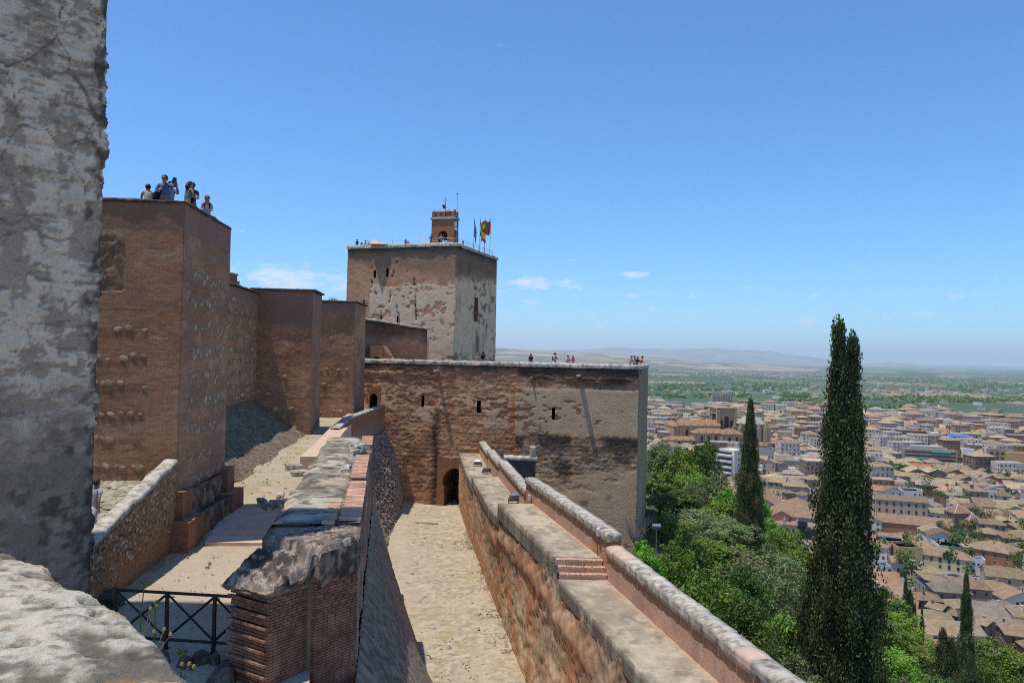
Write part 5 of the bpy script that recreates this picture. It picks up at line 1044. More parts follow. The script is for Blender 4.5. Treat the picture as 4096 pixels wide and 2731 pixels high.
def floodlights():
    for (px, py, s, ry, lab, zz) in ((2062, 1995, 1.0, .25, 'large floodlight with glass face, first on the walkway beyond the steps', -8.95), (1947, 1876, .85, .35, 'middle floodlight of the three on the walkway', -9.5), (1911, 1846, .8, -.2, 'farthest floodlight, seen side-on by the gate', -9.5)):
        p = atz(px, py + 18, zz); T = thing('floodlight', lab, 'floodlight', p, 'floodlights on the walkway'); s *= .95
        Rm = Matrix.Rotation(ry, 3, 'Z') @ Matrix.Rotation(R(38), 3, 'X'); c = Vector((p.x, p.y, p.z + .38 * s)); k = MB()
        k.box(c, (.85 * s, .16 * s, .56 * s), rot=Rm); k.build('housing', MT['steel'], T, bevel=.02); f = Rm @ Vector((0, -.085 * s, 0)); k = MB(); k.box(c + f, (.66 * s, .02, .40 * s), rot=Rm); k.build('glass', MT['lampglass'], T)
        k = MB(); k.box(c - Rm @ Vector((0, -.16 * s, 0)), (.5 * s, .22 * s, .34 * s), rot=Rm); k.build('ballast', MT['steel'], T, bevel=.02)
        k = MB()
        for sx in (-.46, .46): k.tube([c + Rm @ Vector((sx * s, 0, 0)), Vector((p.x + sx * s, p.y, p.z))], .02, 5)
        k.box((p.x, p.y, p.z + .015), (.95 * s, .1, .03)); k.build('bracket', MT['iron'], T)
    for (px, py, lab) in ((2104, 1988, 'white junction box on the parapet near the large floodlight'), (2379, 2127, 'white junction box on the parapet post above the brick steps')):
        D = 43.9 if px < 2200 else 32.2; x = float(wk_x(D)) + 1.86; z = at(px, py, D).z; T = thing('junction_box', lab, 'junction box', (x, D, z), 'junction boxes on the parapet'); k = MB(); k.box((x - .06, D, z), (.12, .22, .30)); k.build('box', MT['white'], T, bevel=.01)
        k = MB(); k.tube([(x - .05, D, z - .15), (x - .05, D, z - .25), (x - .05, D + .25, z - .28), (x - .05, D + .25, -8.2 if D > 40 else -8.75)], .014, 5); k.build('conduit', m_plain('copper_conduit', (.25, .10, .05), .5), T)
    for i, (px, py) in enumerate(((2320, 2270), (2352, 2268), (2295, 2285), (2400, 2290), (2380, 2250))):
        tuft(px, 31.6, -8.55, .3, ['green tuft in the joint of the lowest brick step, left end', 'green tuft growing in the middle of the brick steps', 'sparse green tuft at the left edge of the steps', 'dry tuft at the right foot of the steps', 'small tuft by the parapet at the steps'][i], 60 + i, 26, 'weedgreen' if i < 3 else 'weed')
MT['weedgreen'] = m_noise('green_weed', [(.3, (.05, .09, .02)), (.7, (.10, .16, .04))], 3, 3, .9, 0)
floodlights()

# ---- iron fence, its weeds, and the stone rim in the foreground
def fence():
    T = thing('iron_fence', 'black iron fence with crossed diagonal braces across the court', 'fence', (-8, 18.6, -7.2))
    xs = [-9.32, -8.05, -6.88, -5.75]; ys = [18.85, 18.72, 18.6, 18.5]; g = [float(ztop_ground(y)) for y in ys]; h = 1.34
    for i, (x, y) in enumerate(zip(xs, ys)):
        k = MB(); k.box((x, y, g[i] + h / 2), (.075, .075, h + .1)); k.box((x, y, g[i] + .03), (.12, .12, .06)); k.build('post', MT['iron'], T)
    for i in range(3):
        a = lambda t, f: Vector((xs[i] + (xs[i + 1] - xs[i]) * t, ys[i] + (ys[i + 1] - ys[i]) * t, g[i] + (g[i + 1] - g[i]) * t + f * h))
        for f, nm in ((1.02, 'top_rail'), (.2, 'bottom_rail')):
            k = MB(); k.tube([a(0, f), a(1, f)], .038, 4); k.build(nm, MT['iron'], T)
        k = MB(); k.tube([a(0, 1.0), a(1, .22)], .03, 4); k.build('brace', MT['iron'], T); k = MB(); k.tube([a(0, .22), a(1, 1.0)], .03, 4); k.build('brace', MT['iron'], T)
    FS = ['big dark stone at the left post of the iron fence', 'smaller dark stone right against the left fence post', 'dark stone behind the left fence post, nearest the plaster tower', 'flat stone on the ground under the middle of the fence', 'long stone under the third post of the iron fence', 'stone at the right end of the fence, before the pier', 'big grey stone at the foot of the brick pier', 'rounded stone against the brick pier foot', 'small stone between the second and third fence posts']
    rnd = random.Random(17)
    for (px, py, s) in ((420, 2440, .5), (470, 2455, .35), (440, 2420, .4), (640, 2660, .3), (740, 2675, .3), (860, 2660, .25), (905, 2700, .6), (960, 2690, .4), (800, 2660, .28)):
        p = atz(px, py, -7.25); k = MB(); k.box((0, 0, 0), (s * 1.6, s, .4), top=.7, jit=.1 * s + .03, rnd=rnd); o = k.build('rock', MT['darkcap'], None, bevel=.06); o.location = (p.x, p.y, float(ztop_ground(p.y)) + .05); o.rotation_euler = (rnd.gauss(0, .1), 0, rnd.uniform(0, 3)); tag(o, FS.pop(0), 'stone', 'stones lying by the iron fence')
fence()
def stone_rim():
    # rounded lichened coping of the round tower the viewer stands on
    n, m = 230, 120; ed = [(-120, 2130, 3.6), (0, 2212, 3.15), (140, 2268, 2.85), (260, 2335, 2.62), (380, 2415, 2.42), (480, 2482, 2.28), (560, 2550, 2.17), (640, 2612, 2.06), (720, 2685, 1.95), (790, 2750, 1.86), (900, 2860, 1.72), (1020, 3000, 1.58)]
    E = np.array([at(*e)[:] for e in ed]); s = np.linspace(0, len(ed) - 1, n); C = np.stack([np.interp(s, range(len(ed)), E[:, i]) for i in range(3)], -1)
    tg = np.gradient(C, axis=0)[:, :2]; tg /= np.linalg.norm(tg, axis=1, keepdims=True); inn = np.stack([tg[:, 1], -tg[:, 0]], -1); inn = np.where((inn[:, 1:] < 0), inn, -inn); q = np.linspace(-.35, 1.05, m)
    P = np.zeros((n, m, 3))
    for j, qq in enumerate(q):
        P[:, j, :2] = C[:, :2] + inn * (qq * .95)[None] if np.ndim(qq) else C[:, :2] + inn * (qq * .95)
        P[:, j, 2] = C[:, 2] + (-(max(0, -qq) * 3.2) ** 1.3 * .9 if qq < 0 else .10 * (1 - math.exp(-qq * 4)) - .10 * qq)
    U = np.repeat((np.cumsum(np.linalg.norm(np.gradient(C, axis=0), axis=1)))[:, None], m, 1); Q = np.repeat((q * .95)[None], n, 0)
    f1, f2, idv = worley(U * 7 + fbm(U * 5, Q * 5, 3, 3) * 1.2, Q * 9 + fbm(U * 5, Q * 5, 3, 4) * 1.2, 14); n1 = fbm(U * 2.6, Q * 2.6, 5, 351, .6); n2 = fbm(U * 11, Q * 14, 5, 353, .6)
    pit = sst(.30, .12, f1) * (idv > .55) * sst(.4, .55, n1); patch = sst(.12, .04, np.abs(Q - .30 - .25 * (U - 1.2)) - .06 + (n1 - .5) * .35)
    n5 = fbm(U * 30, Q * 30, 4, 355, .6); d = .05 * (n1 - .5) + .035 * (n2 - .5) + .010 * (n5 - .5) - .04 * pit - .018 * patch; c = lerp((.17, .155, .135), (.54, .51, .46), sst(.40, .56, n2 * .6 + n1 * .4)); c = lerp(c, lerp((.30, .22, .165), (.44, .34, .27), n5), patch * .95); c = lerp(c, (.15, .135, .12), sst(.56, .66, n5) * .6); c = lerp(c, (.10, .085, .07), pit * .85); c = lerp(c, (.36, .20, .06), sst(.70, .76, fbm(U * 9, Q * 9, 4, 357)) * .6)
    c = lerp(c, (.09, .085, .08), sst(.64, .72, fbm(U * 9, Q * 4, 4, 359)) * .7)
    T = thing('stone_rim', 'white lichen-covered stone rim close by in the lower corner', 'wall', tuple(C[n // 2])); grid('coping', P, m_masonry('lichened_stone', 45, .5, .012), T, c, disp=-d)
stone_rim()
def weeds():
    for (px, py, D, h, lab) in ((558, 2560, 2.25, .16, 'tall thin weed with a leafy head at the stone rim'), (615, 2585, 2.18, .12, 'thin weed with a fluffy seed head at the stone rim'), (722, 2690, 1.95, .05, 'small dry weed with two seed heads low on the stone rim')):
        p = at(px, py, D); T = thing('weed', lab, 'plant', p, 'weeds on the stone rim'); rnd = random.Random(px); k = MB(); tip = p + Vector((rnd.uniform(-.005, .01), 0, h)); k.tube([p - Vector((0, 0, .06)), p + Vector((.002, 0, h * .5)), tip], [.0022, .0018, .0014], 5); k.build('stem', MT['weedgreen'], T)
        k = MB()
        for i in range(7):
            a = rnd.uniform(0, 6.28); l = .018; d = Vector((math.cos(a), math.sin(a) * .5, rnd.uniform(-.3, .8))) * l; k.add([tip, tip + d * .5 + Vector((0, 0, .004)), tip + d, tip + d * .5 - Vector((0, 0, .004))], [(0, 1, 2, 3)])
        k.build('leaf_head', MT['weedgreen'], T)
        for i in range(3):
            q = p + Vector((rnd.uniform(-.02, .05), 0, rnd.uniform(.01, h * .7))); k = MB(); k.tube([p - Vector((0, 0, .03)), q], .0012, 4); k.lathe([(.001, -.005), (.006, 0), (.004, .006), (.001, .008)], tuple(q), 8); k.build('seed_head', MT['weed'], T)
weeds()
# ------------------------------------------------------------------ people
_PM = {}
def cloth(c, rough=.85):
    k = tuple(round(x, 3) for x in c)
    if k not in _PM: _PM[k] = m_plain('cloth_%d' % len(_PM), c, rough, 0, .2)
    return _PM[k]
def skin_obj(name, V, E, Rd, mat, parent, root=0, sub=1):
    me = bpy.data.meshes.new(name); me.from_pydata(V, E, []); me.materials.append(mat); o = bpy.data.objects.new(name, me); COL.objects.link(o); o.parent = parent
    s = o.modifiers.new('skin', 'SKIN'); s.use_smooth_shade = True
    d = me.skin_vertices[0].data if me.skin_vertices else None
    if d is None:
        me.attributes
    for i, r in enumerate(Rd):
        d[i].radius = r if isinstance(r, tuple) else (r, r); d[i].use_root = (i == root)
    ss = o.modifiers.new('sub', 'SUBSURF'); ss.levels = sub; ss.render_levels = sub
    return o
def person(label, foot, yaw, h, skin, hair, shirt, legs, arms=('down', 'down'), lean=0.0, sleeve='short', hairlen=0, glasses=False, bag=None, extra=None, skirt=False, cat='person', stride=.12):
    T = thing('person', label, cat, foot); T.rotation_euler = (0, 0, yaw); k = h / 1.75; fem = hairlen > 0; sw = .185 if not fem else .165
    def L(x, y, z):                                          # lean the upper body forward (towards -y) about the hips
        if z > .92:
            dz = z - .92; y2 = y * math.cos(lean) - dz * math.sin(lean); z2 = .92 + dz * math.cos(lean) + y * math.sin(lean) * .0; y, z = y2, z2
        return (x * k, y * k, z * k)
    AR = {'down': ((.06, .02, -.29), (.07, -.06, -.54)), 'lean': ((.05, -.10, -.25), (-.02, -.34, -.30)), 'phone': ((.04, -.22, -.14), (-.06, -.38, .10)), 'out': ((.20, -.16, -.06), (.30, -.40, .02)), 'hip': ((.20, .06, -.22), (.06, -.10, -.38)), 'fold': ((.08, -.08, -.27), (-.12, -.24, -.22)), 'swing': ((.07, .10, -.27), (.09, .08, -.54))}
    V = [L(0, 0, .95), L(0, 0, 1.12), L(0, .01, 1.30), L(0, .01, 1.44), L(0, 0, 1.53), L(0, -.02, 1.60), L(0, -.025, 1.69), L(0, -.01, 1.735), L(0, -.105, 1.635)]
    Rd = [(.135, .10), (.125, .09), (.155, .10), (.085, .07), (.055, .055), (.075, .088), (.078, .095), (.05, .06), .016]; Rd = [tuple(q * k for q in r) if isinstance(r, tuple) else r * k for r in Rd]
    E = [(0, 1), (1, 2), (2, 3), (3, 4), (4, 5), (5, 6), (6, 7), (5, 8)]; arm_j = []
    for s, pose in zip((-1, 1), arms):
        e, w = AR[pose]; sh = (s * sw, .0, 1.42); i0 = len(V); f = lambda q: L(sh[0] + s * q[0], sh[1] + q[1], sh[2] + q[2])
        el = f(e); wr = f(w); dv = Vector(w) - Vector(e); dv = dv.normalized(); pm = tuple(w[i] + dv[i] * .07 for i in range(3))
        V += [L(*sh), el, wr, f(pm)]; Rd += [.058 * k, .043 * k, .030 * k, (.042 * k, .022 * k)]; E += [(3, i0), (i0, i0 + 1), (i0 + 1, i0 + 2), (i0 + 2, i0 + 3)]; arm_j.append((L(*sh), el, wr, f(pm)))
        for q in range(4):                                   # four fingers and a thumb, slightly curled
            off = (q - 1.5) * .019; l = (.066, .078, .072, .056)[q]; t1 = (pm[0] + dv[0] * l * .55 + off * (abs(dv[2]) + .2), pm[1] + dv[1] * l * .55, pm[2] + dv[2] * l * .55 + off * (1 - abs(dv[2]))); t2 = (t1[0] - .008, t1[1] - .012 + dv[1] * l * .45, t1[2] + dv[2] * l * .45)
            j = len(V); V += [f(t1), f(t2)]; Rd += [.0095 * k, .008 * k]; E += [(i0 + 3, j), (j, j + 1)]
        th = tuple((w[i] + pm[i]) / 2 for i in range(3)); j = len(V); V += [f((th[0] - .035, th[1] - .02, th[2] + .0)), f((th[0] - .05 + dv[0] * .03, th[1] - .03 + dv[1] * .03, th[2] + dv[2] * .03))]; Rd += [.011 * k, .009 * k]; E += [(i0 + 2, j), (j, j + 1)]
    leg_j = []
    for s in (-1, 1):
        i0 = len(V); st = stride * s; pts = [(s * .095, 0, .90), (s * .10, -.02 - st * .6, .50), (s * .10, .01 - st * 1.2 + (.08 if st < 0 else 0), .09), (s * .115, -.14 - st * 1.2, .03)]; V += [L(*p) for p in pts]; Rd += [.088 * k, .058 * k, .038 * k, (.04 * k, .028 * k)]; E += [(0, i0), (i0, i0 + 1), (i0 + 1, i0 + 2), (i0 + 2, i0 + 3)]; leg_j.append([L(*p) for p in pts])
    skin_obj('body', V, E, Rd, cloth(skin, .6), T)
    # shirt: trunk and sleeves
    V2 = [L(0, 0, .90), L(0, 0, 1.12), L(0, .01, 1.30), L(0, .01, 1.44), L(0, .005, 1.485)]; R2 = [(.158, .118), (.146, .108), (.172, .118), (.10, .085), (.072, .068)]; R2 = [tuple(q * k for q in r) for r in R2]; E2 = [(0, 1), (1, 2), (2, 3), (3, 4)]
    for (sh, el, wr, pm) in arm_j:
        i0 = len(V2); mid = tuple((sh[i] * .45 + el[i] * .55) for i in range(3))
        if sleeve == 'none': continue
        if sleeve == 'short': V2 += [sh, mid]; R2 += [.075 * k, .062 * k]; E2 += [(3, i0), (i0, i0 + 1)]
        else: V2 += [sh, el, tuple(el[i] * .1 + wr[i] * .9 for i in range(3))]; R2 += [.074 * k, .060 * k, .046 * k]; E2 += [(3, i0), (i0, i0 + 1), (i0 + 1, i0 + 2)]
    skin_obj('shirt', V2, E2, R2, shirt if not isinstance(shirt, tuple) else cloth(shirt), T)
    V3 = [L(0, 0, .98), L(0, 0, .90)]; R3 = [(.148 * k, .115 * k), (.150 * k, .118 * k)]; E3 = [(0, 1)]
    for lj in leg_j:
        i0 = len(V3); V3 += [lj[0], lj[1], tuple(lj[1][i] * .12 + lj[2][i] * .88 for i in range(3))]; R3 += [.102 * k, .075 * k, .058 * k]; E3 += [(1, i0), (i0, i0 + 1), (i0 + 1, i0 + 2)]
    skin_obj('trousers', V3, E3, R3, cloth(legs), T)
    V4 = []; E4 = []; R4 = []
    for lj in leg_j:
        kk = MB(); a, b = Vector(lj[2]), Vector(lj[3]); m = MB(); m.tube([a + Vector((0, .03, -.05)) * k, (a + b) / 2 - Vector((0, 0, .03)) * k, b - Vector((0, .02, 0)) * k], [.046 * k, .05 * k, .035 * k], 8); o = m.build('shoe', cloth((.03, .025, .02)), None, True); o.parent = T
    # hair, eyes, glasses
    m = MB(); hc = Vector(L(0, .012, 1.665)); m.lathe([(.001, .115 * k), (.060 * k, .104 * k), (.098 * k, .06 * k), (.108 * k, .01 * k), (.104 * k, -.04 * k), (.085 * k, -.075 * k)], tuple(hc), 14)
    m.v = [(x, y + (.020 * k if z < hc.z + .02 else 0) + (.055 * k if y < hc.y - .03 * k and z < hc.z + .03 * k else 0), z) for x, y, z in m.v]
    if hairlen: a = Vector(L(0, .07, 1.66)); b = Vector(L(0, .10, 1.50)); c = Vector(L(0, .105, 1.64 - hairlen)); m.tube([a, b, c], [.085 * k, .085 * k, .03 * k], 10)
    o = m.build('hair', cloth(hair, .5), None, True); o.parent = T
    m = MB()
    for s in (-1, 1): m.lathe([(.001, -.009 * k), (.010 * k, 0), (.001, .009 * k)], L(s * .032, -.098, 1.662), 6)
    if glasses:
        for s in (-1, 1): m.box(L(s * .034, -.108, 1.660), (.052 * k, .012, .036 * k))
        m.box(L(0, -.10, 1.668), (.15 * k, .02, .008))
    o = m.build('sunglasses' if glasses else 'eyes', cloth((.01, .01, .01), .3), None, True); o.parent = T
    m = MB()
    for s in (-1, 1): m.lathe([(.001, -.028 * k), (.016 * k, -.01 * k), (.018 * k, .012 * k), (.001, .028 * k)], L(s * .084, .0, 1.645), 6)
    o = m.build('ears', cloth(skin, .6), None, True); o.parent = T
    if bag:
        col, kind = bag; m = MB(); c = Vector(L(0, .19, 1.24)) if kind == 'back' else Vector(L(-.26, .03, 1.0))
        m.lathe([(.02, -.2 * k), (.13 * k, -.19 * k), (.155 * k, -.05 * k), (.14 * k, .12 * k), (.05 * k, .2 * k)], tuple(c), 10)
        if kind == 'back': m.v = [(x, c.y + (y - c.y) * .7, z) for x, y, z in m.v]
        sh = [L(-sw * .65, -.02, 1.49), L(-sw * .6, -.11, 1.35), L(-sw * .7, -.02, 1.12)] if kind == 'back' else [L(.10, -.02, 1.50), L(0, -.125, 1.30), L(-.20, -.06, 1.05)]; m.tube(sh, .018 * k, 5)
        if kind == 'back': m.tube([(-x, y, z) for x, y, z in sh], .018 * k, 5)
        o = m.build('backpack' if kind == 'back' else 'shoulder_bag', cloth(col), None, True); o.parent = T
    if extra == 'phone':
        w1 = Vector(arm_j[0][3]); w2 = Vector(arm_j[1][3]); c = (w1 + w2) / 2; m = MB(); m.box(c + Vector((0, -.05, .04)), (.15, .02, .08)); o = m.build('phone', cloth((.5, .02, .03)), None); o.parent = T
    if extra == 'paper':
        w2 = Vector(arm_j[1][3]); m = MB(); m.box(w2 + Vector((-.05, -.04, .06)), (.12, .015, .17), rot=Matrix.Rotation(.4, 3, 'Y')); o = m.build('folder', cloth((.02, .05, .09)), None); o.parent = T
    return T
SKIN, SKIN2, BLK, BRN, BLD = (.42, .24, .16), (.30, .17, .11), (.012, .010, .010), (.05, .028, .016), (.30, .18, .08)
def hpix(px, py, floor, h):                                  # where a person of height h on that floor shows the head at that pixel
    d = ray(px, py); D = (floor + h) / d.z; return (d.x * D, D, floor)
def on(px, D, floor): p = at(px, 1400, D); return (p.x, p.y, floor)
def people():
    stripe = NT('fine_striped_shirt', .85, .2); w = stripe.n('ShaderNodeTexWave'); w.inputs['Scale'].default_value = 22; stripe.L(stripe.vec(), w.inputs[0]); ms = stripe.fin(stripe.mix(w.outputs['Fac'], (.20, .26, .42), (.46, .54, .70)))
    stripe2 = NT('white_striped_top', .85, .2); w = stripe2.n('ShaderNodeTexWave'); w.inputs['Scale'].default_value = 14; stripe2.L(stripe2.vec(), w.inputs[0]); ms2 = stripe2.fin(stripe2.mix(w.outputs['Fac'], (.20, .20, .28), (.72, .72, .74)))
    pat = NT('patterned_green', .85, .2); mp = pat.fin(pat.ramp(pat.noise(22, 3), [(.4, (.05, .12, .09)), (.55, (.22, .32, .26)), (.65, (.03, .06, .05))])); pat = NT('pale_patterned_shirt', .85, .2); mp2 = pat.fin(pat.ramp(pat.noise(14, 3), [(.4, (.55, .50, .25)), (.55, (.62, .58, .48)), (.65, (.25, .20, .14))]))
    fl = 4.36
    person('man in blue shirt with shoulder bag standing on the brick tower', on(640, 28.0, fl), R(8), 1.80, SKIN, BLK, (.12, .21, .38), (.03, .045, .08), ('fold', 'out'), .05, 'long', 0, True, ((.015, .015, .018), 'side'), 'paper')
    person('person in striped shirt raising a red phone on the brick tower', on(664, 28.35, fl), R(40), 1.66, SKIN, BLK, ms, (.012, .012, .014), ('phone', 'phone'), .06, 'long', .12, True, None, 'phone')
    person('person in pale patterned shirt seen from behind on the brick tower', on(575, 28.4, fl), R(-150), 1.60, SKIN2, BLK, mp2, (.10, .09, .08), ('lean', 'lean'), .25, 'short')
    person('long-haired woman in green top with bare arms on the brick tower', on(731, 28.0, fl), R(150), 1.63, SKIN, BRN, mp, (.03, .03, .04), ('fold', 'fold'), .16, 'none', .22)
    person('man in dark blue shirt and sunglasses at the tower corner', on(752, 28.7, fl), R(15), 1.70, SKIN2, BLK, (.02, .035, .06), (.015, .017, .02), ('lean', 'lean'), .12, 'short', 0, True)
    person('fair-haired woman in white striped top with red bag on the brick tower', on(812, 30.3, 4.25), R(20), 1.66, SKIN, BLD, ms2, (.10, .02, .03), ('lean', 'lean'), .10, 'none', .25, True, ((.14, .01, .03), 'back'))
    person('person in dark clothes looking over the curtain wall', on(944, 54.5, 3.15), R(30), 1.6, SKIN2, BLK, (.035, .04, .05), (.02, .02, .03), ('lean', 'lean'), .3, 'long')
    person('person in grey shirt and white trousers walking behind the plaster tower', on(394, 23.4, -5.62), R(165), 1.66, SKIN, BRN, (.42, .42, .46), (.62, .60, .64), ('swing', 'swing'), .14, 'short', 0, False, None, None, False, 'person', .2)
    F = -1.5
    def B(px, py, h, *a, **k): return person(a[0], hpix(px, py, F, h)[:2] + (F,) if False else (at(px, 1400, k.pop('D', 74))[0], k.pop('DD', 74), F), *a[1:], **k)
    def bp(lab, px, D, yaw, h, *a, **k): q = at(px, 1400, D); return person(lab, (q.x, q.y, F), R(yaw), h, *a, **k)
    bp('woman in pale pink top beside a man with a backpack, on the bastion', 1910, 77.3, 140, 1.62, SKIN, BLD, (.52, .36, .38), (.25, .25, .3), ('down', 'down'), 0, 'short', .2)
    bp('man in dark clothes carrying a black backpack on the bastion', 1933, 77.0, 150, 1.80, SKIN, BRN, (.02, .025, .03), (.03, .03, .04), ('down', 'down'), 0, 'short', 0, False, ((.012, .012, .015), 'back'))
    bp('curly-haired woman in black top alone on the bastion', 2124, 75.6, 10, 1.66, SKIN2, (.03, .015, .01), (.015, .018, .03), (.02, .02, .03), ('down', 'down'), 0, 'short', .12)
    bp('man in lilac shirt with a backpack on the bastion', 2221, 75.0, 70, 1.82, SKIN, BRN, (.48, .36, .48), (.2, .2, .25), ('hip', 'fold'), 0, 'long', 0, False, ((.03, .02, .03), 'back'))
    bp('boy in white shirt with straps beside the woman in pink', 2273, 74.6, 30, 1.58, SKIN, BLK, (.66, .66, .70), (.05, .06, .1), ('fold', 'down'), 0, 'short', 0, False, ((.05, .08, .2), 'back'))
    bp('woman in bright pink top with bag on the bastion', 2293, 74.4, -40, 1.56, SKIN, BLD, (.62, .08, .16), (.3, .3, .35), ('hip', 'fold'), .05, 'short', .12)
    bp('grey-haired man in light blue shirt leaning at the bastion corner', 2521, 73.2, 60, 1.72, SKIN, (.35, .33, .32), (.34, .42, .56), (.08, .1, .16), ('lean', 'lean'), .2, 'short')
    bp('dark-haired person in white top behind the bastion corner', 2538, 74.2, 0, 1.70, SKIN2, BLK, (.6, .6, .6), (.03, .03, .04), ('lean', 'lean'), .2, 'short')
    bp('person in black top at the bastion corner', 2549, 73.8, 20, 1.62, SKIN2, BLK, (.012, .012, .014), (.02, .02, .02), ('lean', 'lean'), .2, 'short')
    bp('person in red top bending over the bastion corner', 2561, 73.3, 100, 1.70, SKIN, BLK, (.55, .02, .03), (.06, .06, .08), ('lean', 'lean'), .35, 'none')
    F2 = VZ - .35
    def vp(lab, px, py, yaw, h, *a, **k):
        q = hpix(px, py, F2, h); D = min(max(q[1], 106.5), 119); p = at(px, 1400, D); return person(lab, (p.x, p.y, F2), R(yaw), h, *a, **k)
    vp('person in dark blue with a cap, leftmost on the great tower', 1418, 957, 150, 1.72, SKIN, BLK, (.02, .03, .07), (.02, .02, .03))
    vp('small dark-haired child on the great tower roof', 1436, 968, 0, 1.35, SKIN2, BLK, (.1, .05, .04), (.03, .03, .04))
    vp('person in grey and white leaning on the great tower edge', 1447, 959, 120, 1.66, SKIN2, BLK, (.35, .36, .4), (.05, .05, .07), ('lean', 'lean'), .3)
    vp('child in brown beside the stair hood on the great tower', 1465, 968, 0, 1.35, SKIN, BRN, (.25, .14, .1), (.05, .05, .05))
    vp('fair person in pale pink on the great tower roof', 1474, 962, 20, 1.60, SKIN, BLD, (.60, .46, .42), (.2, .2, .25), hairlen=.15)
    vp('dark-haired person next to the stair hood on the great tower', 1484, 961, 60, 1.60, SKIN2, BLK, (.06, .06, .08), (.03, .03, .04))
    vp('person in dark blue with a pale hat at mid-roof', 1613, 955, 170, 1.74, SKIN, (.42, .38, .32), (.03, .05, .09), (.03, .03, .04))
    vp('dark-haired child at mid-roof of the great tower', 1625, 965, 0, 1.40, SKIN2, BLK, (.10, .05, .03), (.03, .03, .04))
    vp('man in bright blue shirt standing left of the belfry', 1715, 937, 10, 1.80, SKIN, BRN, (.02, .10, .46), (.12, .08, .05), ('hip', 'hip'), 0, 'short')
    vp('man in light shirt with a camera before the belfry arch', 1755, 937, 20, 1.80, SKIN, (.3, .2, .15), (.50, .42, .38), (.1, .1, .12), ('fold', 'hip'), 0, 'short', 0, False, ((.03, .03, .03), 'side'))
    vp('person in orange-pink top leaning at the great tower corner', 1802, 947, 0, 1.62, SKIN2, BLK, (.68, .26, .20), (.1, .1, .1), ('lean', 'lean'), .35)
    vp('long-haired woman by the railing behind the tower corner', 1844, 964, 90, 1.62, SKIN, BRN, (.4, .3, .26), (.1, .1, .1), hairlen=.2)
people()
# ------------------------------------------------------------------ terrain and vegetation
FORT = [(-90, -60), (9, -40), (9.5, 12), (5.0, 46), (6.0, 66), (13, 72), (17, 92), (6, 128), (-30, 140), (-90, 140)]
def fort_dist(X, Y):
    X = np.asarray(X, float); Y = np.asarray(Y, float); d = np.full(X.shape, 1e9); ins = np.zeros(X.shape, bool); n = len(FORT)
    for i in range(n):
        (ax, ay), (bx, by) = FORT[i], FORT[(i + 1) % n]; t = np.clip(((X - ax) * (bx - ax) + (Y - ay) * (by - ay)) / ((bx - ax) ** 2 + (by - ay) ** 2), 0, 1); d = np.minimum(d, np.hypot(X - ax - t * (bx - ax), Y - ay - t * (by - ay)))
        c = ((ay > Y) != (by > Y)); xx = (bx - ax) * (Y - ay) / ((by - ay) if by != ay else 1e-9) + ax; ins ^= c & (X < xx)
    return np.where(ins, 0, d)
def H(X, Y):
    X = np.asarray(X, float); Y = np.asarray(Y, float); s = fort_dist(X, Y); r = np.hypot(X, Y)
    z = np.interp(s, [0, 8, 25, 60, 100, 150, 220, 400, 2500, 8000, 60000], [-17.5, -22, -33, -55, -73, -83, -89, -93, -103, -118, -150])
    hs = fbm(X / 900, Y / 900, 4, 401); z = z + (hs - .5) * np.interp(r, [400, 1500, 8000], [0, 6, 14])
    a = np.arctan2(X, Y)
    # low foothills at the left of the plain
    fh = sst(6500, 12500, r) * sst(.30, .04, a) * sst(-1.2, -.5, a); z = z + fh * (60 + 190 * fbm(X / 3200, Y / 3200, 5, 405)) * sst(60000, 22000, r)
    return z
